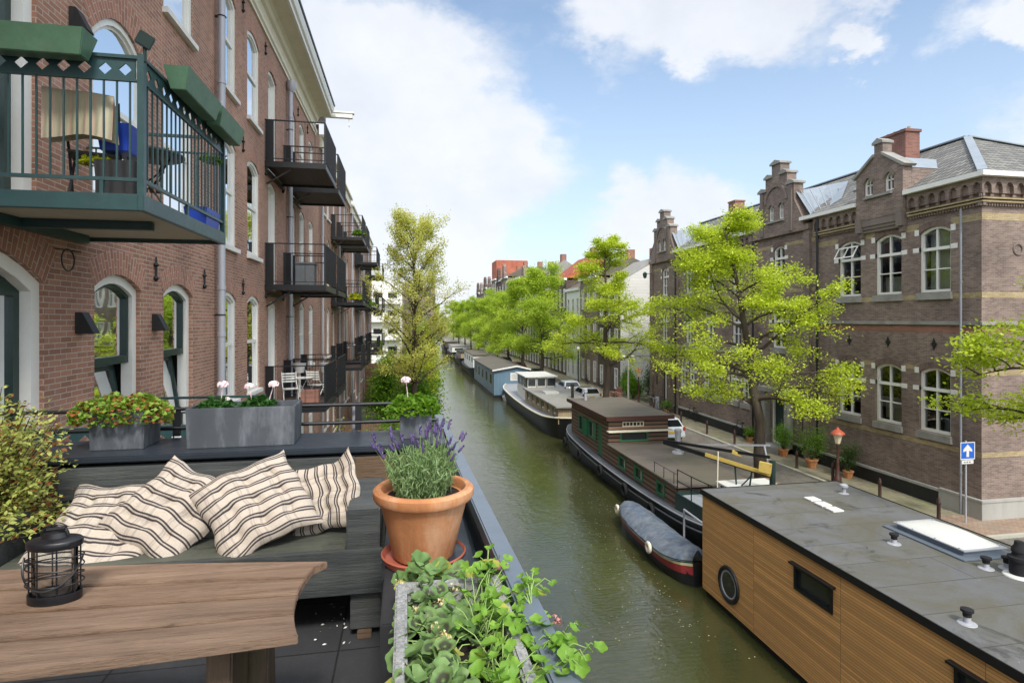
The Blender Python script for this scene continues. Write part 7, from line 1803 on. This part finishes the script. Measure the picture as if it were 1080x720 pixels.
# ------------------------------------------------------------------ cars
def car(label, loc, col, rotz=0, group='cars parked on the right quay', L=3.9, Wd=1.70, H_=1.45):
    o = thing('parked_car', label, 'car', loc, group)
    x0_,y0_,z0_ = loc; hw = Wd/2
    prof = [(0,.35),(0,.82),(.10,.95),(.42,1.40),(.8,H_),(1.9,H_-.02),(2.75,.98),(3.7,.82),(3.88,.60),(3.88,.32)]
    t = NT('car_paint'); t.base(srgb(col)); t.rough(.25); t.b.inputs['Coat Weight'].default_value=.6; pm=t.m
    b = MB(); V=[]; 
    def hw_at(z): return hw if z < .9 else hw-(z-.9)*.38
    n=len(prof)
    for s_ in (-1,-.92,.92,1):
        for (y,z) in prof:
            zz_=z; w_=hw_at(z)
            ins=.0 if abs(s_)<.95 else .05
            V.append((x0_+(s_*w_ if abs(s_)<.95 else s_*w_), y0_-L/2+ (y if abs(s_)<.95 else min(max(y,ins),3.88-ins)), z0_+ (zz_ if abs(s_)<.95 else (zz_-.04 if zz_>.5 else zz_))))
    f=[]
    for k in range(3):
        for i in range(n): j=(i+1)%n; f.append((k*n+i,k*n+j,(k+1)*n+j,(k+1)*n+i))
    f+= [tuple(range(n)),tuple(3*n+i for i in range(n))[::-1]]; b.add(V,f); body=fin(b,'body',pm,o,smooth=True,bevel=.02)
    b=MB(); Y=lambda y: y0_-L/2+y
    e=.012; wz=lambda z: hw_at(z)-.12
    v=[(.135,1.0),(.42,1.36)]
    b.add([(x0_-wz(1.0),Y(.125-e*2),z0_+1.0),(x0_+wz(1.0),Y(.125-e*2),z0_+1.0),(x0_+wz(1.36),Y(.385-e*2),z0_+1.355),(x0_-wz(1.36),Y(.385-e*2),z0_+1.355)],[(0,1,2,3)]); fin(b,'rear_window',M_['car_glass'],body,recalc=False)
    b=MB(); b.add([(x0_-wz(1.0),Y(2.72+e*3),z0_+1.01+e),(x0_+wz(1.0),Y(2.72+e*3),z0_+1.01+e),(x0_+wz(1.4),Y(1.98+e*3),z0_+1.395+e),(x0_-wz(1.4),Y(1.98+e*3),z0_+1.395+e)],[(0,1,2,3)]); fin(b,'windscreen',M_['car_glass'],body,recalc=False)
    for s_ in (-1,1):
        b=MB()
        for (ya_,yb_,yc_,yd_) in ((.5,1.35,1.35,.68),(1.42,2.5,1.95,1.42)):
            b.add([(x0_+s_*(hw_at(.98)+e),Y(ya_),z0_+.98),(x0_+s_*(hw_at(.98)+e),Y(yb_),z0_+.98),(x0_+s_*(hw_at(1.34)+e),Y(yc_),z0_+1.34),(x0_+s_*(hw_at(1.34)+e),Y(yd_),z0_+1.34)],[(0,1,2,3)])
        fin(b,'side_window',M_['car_glass'],body,recalc=False)
        b=MB(); b.box(x0_+s_*hw-.16*(s_>0),x0_+s_*hw+.16*(s_<0),Y(-.02),Y(.03),z0_+.75,z0_+.98); fin(b,'tail_light',M_['red_paint'],o,bevel=.01)
        b=MB(); b.box(x0_+s_*hw-.3*(s_>0),x0_+s_*hw+.3*(s_<0),Y(3.80),Y(3.88),z0_+.62,z0_+.76); fin(b,'headlight',M_['white_plastic'],o,bevel=.01)
        b=MB(); b.box(x0_+s_*(hw+.02),x0_+s_*(hw+.16),Y(2.55),Y(2.65),z0_+.95,z0_+1.06); fin(b,'mirror',pm,o,bevel=.02)
        for y in (.72,3.12):
            b=MB(); c=(x0_+s_*(hw-.1),Y(y),z0_+.31); b.tube([(c[0]-.10,c[1],c[2]),(c[0]+.10,c[1],c[2])],.31,20); w_=fin(b,'wheel',M_['rubber'],o,bevel=.02)
            b=MB(); xx=c[0]+s_*.105; b.tube([(xx-.01,c[1],c[2]),(xx+.01,c[1],c[2])],.19,14); fin(b,'rim',M_['zinc'],w_)
    b=MB(); b.box(x0_-hw+.03,x0_+hw-.03,Y(-.05),Y(.1),z0_+.36,z0_+.56); fin(b,'bumper',pm,o,bevel=.03)
    b=MB(); b.box(x0_-.26,x0_+.26,Y(-.065),Y(-.052),z0_+.62,z0_+.74); fin(b,'licence_plate',plain('plate_yellow','D9B33A',.5,.05),o)
    return o
car('white hatchback seen from behind, beside the chimney pipe of the log barge',(15.65,33.6,STREET),'C9D0D6')
car('light silver car parked by the grey barge',(15.75,54.5,STREET),'B8BEC2')
car('white low car just in front of the silver one',(15.9,49.2,STREET),'D2D4D4',H_=1.38)
car('dark car parked under the third elm',(15.8,69,STREET),'2A2E34')
car('red car parked far along the right quay',(15.8,80,STREET),'7A2A26')
car('dark blue car parked on the left side of the far quay',(15.8,91,STREET),'2C3850')
# ------------------------------------------------------------------ bollards
b = MB(); b.lathe((18.95,25,STREET+.1),[(.085,0),(.08,.03),(.065,.06),(.06,.62),(.075,.65),(.075,.70),(.06,.73),(.055,.80),(.03,.86),(.01,.87)],12)
bo = fin(b,'bollard',plain('bollard_paint','3B2620',.5,.15),smooth=True); tag(bo,'dark red brown cast iron bollard on the kerb right of the big elm','bollard','cast iron bollards along the kerb')
bl_ = {22.6:'bollard standing on the kerb right of the potted shrub',27.6:'bollard on the kerb directly behind the elm trunk',30.4:'bollard on the kerb left of the elm trunk',33.5:'bollard on the kerb before the leaning bicycle',37.0:'bollard on the kerb behind the white hatchback roof',41.5:'bollard on the kerb near the far arched door',20.0:'bollard between street lantern and the first lower window',17.4:'bollard nearest the grey corner plinth of the school building'}
for y,lab in bl_.items(): 
    c=bo.copy(); COL.objects.link(c); c.location=(18.95,y,STREET+.1); c['label']=lab
# ------------------------------------------------------------------ lamps
def crown_lantern(loc,label,H_=3.3):
    x,y,z=loc; o=thing('street_lantern',label,'street lamp',loc,'classic lanterns with red caps')
    b=MB(); b.lathe(loc,[(.16,0),(.16,.25),(.10,.35),(.07,.9),(.085,.95),(.05,1.05),(.04,H_-.75),(.07,H_-.7),(.05,H_-.62)],12); b.bar((x-.28,y,z+H_-.95),(x+.28,y,z+H_-.95),.035)
    fin(b,'post',plain('lamp_post_paint','4A2E26',.5,.15),o,smooth=True)
    b=MB(); b.lathe((x,y,z+H_-.62),[(.10,0),(.21,.42),(.2,.43)],6); fin(b,'lantern_glass',plain('opal_glass','D8CDB0',.3,.05),o)
    b=MB(); b.lathe((x,y,z+H_-.19),[(.30,0),(.27,.06),(.12,.18),(.08,.20),(.05,.28),(.01,.30)],12); fin(b,'lantern_cap',plain('lantern_red','B5583F',.5,.1),o,smooth=True)
crown_lantern((18.95,22.3,STREET+.1),'street lantern with red cap in front of the lower windows of the school building',2.4)
crown_lantern((18.95,44.4,STREET+.1),'distant street lantern with red cap beside the far arched door',3.2)
o=thing('street_lamp','white lamp post with twin globe heads by the far end of the school building','street lamp',(18.9,46.5,STREET+.1)); b=MB(); b.cyl((18.9,46.5,STREET+.1),(18.9,46.5,-3.3),.08,.06); b.bar((18.5,46.5,-3.35),(19.3,46.5,-3.35),.05); fin(b,'post',M_['paint_white'],o,smooth=True)
for x in (18.5,19.3): b=MB(); b.lathe((x,46.5,-3.5),[(.05,0),(.2,.12),(.22,.28),(.12,.4),(.02,.43)],12); fin(b,'lamp_globe',M_['white_plastic'],o,smooth=True)
o=thing('street_lamp','grey lamp post further along the quay under the second elm','street lamp',(18.9,61,STREET+.1)); b=MB(); b.cyl((18.9,61,STREET+.1),(18.9,61,-3.4),.08,.06); fin(b,'post',M_['iron'],o,smooth=True); b=MB(); b.lathe((18.9,61,-3.45),[(.05,0),(.2,.12),(.22,.28),(.12,.4),(.02,.43)],12); fin(b,'lamp_globe',M_['white_plastic'],o,smooth=True)
# ------------------------------------------------------------------ one way sign on the corner pipe
o=thing('one_way_sign','blue square traffic sign with white upward arrow, on a corner post','traffic sign',(20.2,17.85,STREET+.1))
sx_,sy_=at_depth(1020,475,20.45).x, at_depth(1020,475,20.45).y; zc_=at_depth(1020,475,20.45).z
b=MB(); b.cyl((sx_,sy_+.05,STREET+.1),(sx_,sy_+.05,zc_+.35),.03); fin(b,'post',M_['zinc'],o,smooth=True)
MX=lambda a,z,d:(sx_+a,sy_-d,zc_+z)
b=MB(); b.prism([(-.31,-.31),(.31,-.31),(.31,.31),(-.31,.31)],MX,0,.02); pn=fin(b,'sign_panel',plain('sign_blue','1F5AB8',.35,.03),o)
b=MB(); b.ring([(-.31,-.31),(.31,-.31),(.31,.31),(-.31,.31)],[(-.285,-.285),(.285,-.285),(.285,.285),(-.285,.285)],MX,.005,.024); fin(b,'white_border',M_['paint_white'],pn)
b=MB(); b.prism([(-.055,-.22),(.055,-.22),(.055,.0),(-.055,.0)],MX,.01,.026); b.prism([(.0,.23),(-.19,.04),(-.19,-.04),(-.055,.0),(-.0,.0),(.055,.0),(.19,-.04),(.19,.04)],MX,.01,.026); fin(b,'white_arrow',M_['white_plastic'],pn)
b=MB(); b.prism([(-.25,-.47),(.25,-.47),(.25,-.335),(-.25,-.335)],MX,0,.02); pl_=fin(b,'lower_plate',M_['white_plastic'],o)
b=MB()
for k in range(3): b.prism([(-.16+.11*k,-.425),(-.09+.11*k,-.425),(-.09+.11*k,-.385),(-.16+.11*k,-.385)],MX,.018,.023)
fin_split(b,'pictogram',M_['hull_grey'],pl_)
# ------------------------------------------------------------------ potted shrubs and plants by the wall
def pot_shrub(c,label,r,h,n,mat,seed,pr=.28,leaf=.07):
    o=thing('potted_shrub',label,'potted plant',c,'potted plants by the school wall'); b=MB(); b.lathe(c,[(pr*.7,0),(pr,pr*1.3),(pr*1.1,pr*1.32),(pr*1.1,pr*1.5),(pr*.9,pr*1.5),(.01,pr*1.4)],18); fin(b,'pot',M_['terracotta'],o,smooth=True)
    rg=np.random.default_rng(seed); rnd=random.Random(seed); s=MB(); cs=[]
    for k in range(24):
        a=rnd.uniform(0,6.28); q=Vector(c)+Vector((math.cos(a)*r*rnd.uniform(.1,.8),math.sin(a)*r*rnd.uniform(.1,.8),pr*1.5+h*rnd.uniform(.25,.95))); s.tube([Vector(c)+Vector((0,0,pr*1.3)),q],[.015,.005],4,cap=False); cs.append(tuple(q)); cs.append(tuple(Vector(c).lerp(q,.75)+Vector((0,0,.1))))
    fin(s,'stems',M_['trunk'],o,smooth=2); cs=np.array(cs); ix=rg.integers(0,len(cs),n); leaf_object('foliage',cs[ix]+rg.normal(size=(n,3))*r*.25,leaf,mat,o,seed); return o
GP=STREET+.1
pot_shrub((19.7,24.9,GP),'loose green shrub in a big terracotta pot right of the elm trunk',.8,1.5,2600,M_['bush'],51)
pot_shrub((20.1,23.0,GP),'darker leafy shrub in a pot by the wall, right of the terracotta one',.55,1.3,1800,M_['foliage_dark'],52,.22)
pot_shrub((19.9,27.3,GP),'yellow green leafy shrub by the porch, left of the elm trunk',.7,1.3,2200,M_['bush'],53,.25)
pot_shrub((20.1,41.6,GP),'small bright green plant at the foot of the far downpipe',.5,.6,1200,M_['bush'],54,.2)
pot_shrub((20.2,30.8,GP),'low green plant beside the porch step',.4,.6,900,M_['bush'],55,.2)
for i,(x,y,r_,h_) in enumerate(((22.0,48.0,1.5,2.8),(24.5,50.5,1.8,3.4),(20.6,49.6,1.0,1.9),(21.0,51.8,.8,2.2))):
    bush('garden_shrub',['dark green shrub in the gap beyond the school building','tall dark shrub deeper in the gap before the white side wall','low shrub at the front of the gap garden','slim shrub against the white boarded side wall'][i],(x,y,GP),r_,r_,h_,4200,.13,M_['foliage_dark'] if i<2 else M_['bush'],60+i,'shrubs in the gap garden')
b=MB(); b.box(19.2,19.9,50.4,51.8,GP,GP+.45); b.box(19.85,19.95,50.4,51.8,GP+.45,GP+.9); tag(fin(b,'street_bench',M_['brick_orange'],bevel=.02),'brown bench by the gap garden','bench')
# ------------------------------------------------------------------ bicycles
def bicycle(loc,label,rotz=0,col='iron'):
    o=thing('bicycle',label,'bicycle',(0,0,0),'bicycles against the school wall')
    for y in (-.53,.53):
        b=MB(); b.torus((0,y,.34),.32,.018,'x',24,5)
        for k in range(10): a=math.pi*2*k/10; b.cyl((0,y,.34),(0,y+.31*math.cos(a),.34+.31*math.sin(a)),.004,n=3)
        fin(b,'wheel',M_['rubber'],o,smooth=2)
    b=MB()
    for p,q in (((0,-.53,.34),(0,-.05,.30)),((0,-.53,.34),(0,-.17,.80)),((0,-.05,.30),(0,-.2,.92)),((0,-.05,.30),(0,.36,.72)),((0,-.17,.78),(0,.34,.84)),((0,.33,.95),(0,.53,.34)),((0,.33,.95),(0,.30,1.05))): b.cyl(p,q,.018,n=6)
    b.cyl((-.27,.24,1.06),(.27,.24,1.06),.014,n=6); b.box(-.06,.06,-.75,-.35,.72,.74); b.box(-.02,.02,-.85,-.3,.69,.70); fin(b,'frame',M_[col],o)
    b=MB(); b.obox((0,-.22,.95),(.15,.26,.06)); fin(b,'saddle',M_['rubber'],o,bevel=.02)
    o.location=loc; o.rotation_euler=(0,.12,rotz); ROOT[o.name]=Vector(loc); return o
bk=bicycle((20.35,38.2,GP),'dark bicycle leaning alone on the black plinth of the school building',R(3))
dup(bk,(20.3,42.6,GP),'dark bicycle by the far arched door',rotz=R(12)); dup(bk,(20.3,44.6,GP),'bicycle at the far end of the school wall',rotz=R(-8)); dup(bk,(20.0,55.5,GP),'bicycle in front of the first dark brick house',rotz=R(5)); dup(bk,(20.35,32.0,GP),'bicycle beside the porch of the school building',rotz=R(0))
dup(bk,(18.85,39.3,GP),'bicycle parked upright at the kerb near the far door',rotz=R(6)); dup(bk,(18.3,48.0,STREET),'bicycle standing at the kerb beside the white twin globe lamp',rotz=R(-5)); dup(bk,(14.6,38.8,STREET+.02),'bicycle on the quay edge behind the brown log cabin',rotz=R(4)); dup(bk,(14.65,45.3,STREET+.02),'bicycle on the quay edge beside the grey barge',rotz=R(-3)); dup(bk,(20.2,58.0,GP),'bicycle before the second window of the first dark brick house',rotz=R(9)); dup(bk,(20.2,62.0,GP),'bicycle leaning at the brown brick canal house',rotz=R(-6))
b=MB(); b.box(20.1,20.4,43.6,43.68,GP,GP+1.0); b.bar((20.1,44.0,GP),(20.1,44.0,GP+.9),.05); b.bar((20.1,43.0,GP+.85),(20.1,45,GP+.85),.04); tag(fin(b,'bicycle_rack',M_['zinc']),'pale steel bicycle rack at the far end of the school wall','rack')

# ------------------------------------------------------------------ things on the balconies
def bistro_chair(loc,label,mat,rotz=0,group=None,name='bistro_chair'):
    o=thing(name,label,'chair',(0,0,0),group)
    b=MB()
    for k in range(6): b.box(-.2,.2,-.19+.065*k,-.145+.065*k,.44,.455)
    fin(b,'seat',mat,o); b=MB()
    for k in range(4): b.box(-.2,.2,.19+.02*k,.205+.02*k,.62+.075*k,.665+.075*k)
    fin(b,'backrest',mat,o)
    for s_ in (-1,1):
        b=MB(); b.tube([(s_*.2,-.24,0),(s_*.2,.0,.44),(s_*.2,.17,.60),(s_*.2,.27,.92)],.012,6); fin(b,'leg',mat,o,smooth=True)
        b=MB(); b.tube([(s_*.18,.24,0),(s_*.18,-.18,.45)],.012,6); fin(b,'leg',mat,o,smooth=True)
    o.location=loc; o.rotation_euler=(0,0,rotz); ROOT[o.name]=Vector(loc); return o
zf1=1.12; ch=bistro_chair((-2.95,6.15,zf1),'black folding garden chair with a striped towel over its back on the green balcony',M_['iron'],R(200),name='garden_chair')
b=MB(); n=16; V=[]
for i in range(n+1):
    t_=i/n; V.append((-3.22+.58*t_+.01*math.sin(9*t_),5.80+.015*math.sin(7*t_),1.12+.98-.05*t_)); 
    V.append((-3.20+.56*t_+.012*math.sin(8*t_),5.76+.03*math.sin(6*t_),1.12+.50+.05*math.sin(3*t_)))
b.add(V,[(2*i,2*i+2,2*i+3,2*i+1) for i in range(n)]); V2=[(x,y+.14,z) if k%2 else (x,y+.001,z) for k,(x,y,z) in enumerate(V)]; b.add(V2,[(2*i,2*i+2,2*i+3,2*i+1) for i in range(n)])
tag(fin(b,'towel',slats('towel_cloth','A9A488',.07,.3,.1,gcol=(.42,.30,.22),axis='a',bump=.2),recalc=False),'beige striped towel hung over the chair back on the green balcony','towel')
b=MB(); trough(b,(-2.72,6.1,zf1+.48),.30,.28,.26,'x',.03); tag(fin(b,'plastic_crate',M_['blue_plastic'],bevel=.008),'bright blue plastic crate on the folding chair','crate')
b=MB(); trough(b,(-2.45,7.55,zf1+.0),.5,.26,.22,'y',.02); tag(fin(b,'plastic_crate',M_['blue_plastic'],bevel=.008),'blue plastic planter box on the balcony floor by the far corner','crate')
o=thing('balcony_table','round dark metal table on the green balcony','table',(-2.85,7.0,zf1)); b=MB(); b.lathe((-2.85,7.0,zf1+.70),[(.36,0),(.38,.01),(.38,.03),(.01,.032)],28); fin(b,'table_top',M_['dark_green'],o,smooth=True)
for k in range(3): a=k*2.09; b=MB(); b.tube([(-2.85+.28*math.cos(a),7+.28*math.sin(a),zf1),(-2.85+.05*math.cos(a),7+.05*math.sin(a),zf1+.35),(-2.85+.25*math.cos(a),7+.25*math.sin(a),zf1+.70)],.012,6); fin(b,'leg',M_['iron'],o,smooth=True)
b=MB(); trough(b,(-2.62,5.92,zf1),.34,.3,.34,'x',.02); tag(fin(b,'balcony_planter',M_['wall_dark'],bevel=.008),'square black planter in the corner of the green balcony','planter')
mound('balcony_plant','bare branched small plant with yellow green leaves beside the black planter',(-2.83,5.92,zf1+.30),.16,.12,.12,500,.035,M_['bush2'],71)
o=thing('garden_chair','black folding garden chair at the far end of the green balcony','chair',(0,0,0)); o.location=(0,0,0); bpy.data.objects.remove(o)
bistro_chair((-3.1,7.5,zf1),'black folding garden chair behind the round table on the green balcony',M_['iron'],R(-70),name='garden_chair')
mound('balcony_plant','small leafy plant hanging over the far end of the green balcony rail',(-2.42,7.75,zf1+.85),.12,.2,.12,500,.035,M_['bush'],72)
gw='white bistro furniture on the lower black balcony'; zb2=-2.48
c1=bistro_chair((-2.75,18.6,zb2),'white folding bistro chair on the right side of the lower black balcony',M_['white_plastic'],R(160),gw); 
c=dup(c1,(-3.35,17.7,zb2),'white folding bistro chair nearest on the lower black balcony',rotz=R(20))
o=thing('bistro_table','round white bistro table on the lower black balcony','table',(-3.1,18.2,zb2),gw); b=MB(); b.lathe((-3.1,18.2,zb2+.7),[(.3,0),(.31,.02),(.01,.022)],20); fin(b,'table_top',M_['white_plastic'],o,smooth=True); b=MB(); b.cyl((-3.3,18.2,zb2),(-2.95,18.2,zb2+.7),.012); b.cyl((-2.9,18.2,zb2),(-3.25,18.2,zb2+.7),.012); fin(b,'leg',M_['white_plastic'],o,smooth=True)
for i,(x,y) in enumerate(((-3.35,19.2),(-2.55,19.2))): b=MB(); b.lathe((x,y,zb2+.78),[(.13,0),(.2,.28),(.21,.30),(.18,.3),(.01,.27)],18); b.box(x-.03,x+.03,y-.03,y+.03,zb2,zb2+.78); tag(fin(b,'white_pot',M_['white_plastic'],smooth=True),['white round pot on a stand, left one behind the bistro chairs','white round pot on a stand, right one behind the bistro chairs'][i],'plant pot','white pots on the lower black balcony')
b=MB(); b.box(-3.0,-2.5,17.3,17.7,zb2+.06,zb2+.42); tag(fin(b,'wooden_stool',M_['brick_orange'],bevel=.02),'low wooden stool in the corner of the lower black balcony','stool')
b=MB(); b.box(-3.3,-2.75,18.2,18.7,.99,1.68); b.box(-3.32,-2.73,18.18,18.72,1.68,1.75); tag(fin(b,'storage_box',M_['hull_grey'],bevel=.02),'dark grey storage box on the middle black balcony','box')
for i,(x,y,z,m_) in enumerate(((-2.5,32.0,4.5,'bush'),(-2.6,32.6,1.0,'bush'),(-2.6,44,1.0,'bush'),(-2.7,31.8,1.0,'bush2'),(-2.6,57,-2.4,'bush'))):
    mound('balcony_plant',['green potted plant on the top balcony of the second house','bushy green plant on the middle balcony of the second house','plant on the middle balcony of the third house','yellowish plant beside the bushy one on the middle balcony','green plant on the lowest balcony of the farthest left house'][i],(x,y,z),.4,.4,.5,500,.12,M_[m_],80+i,group='plants on the far balconies')
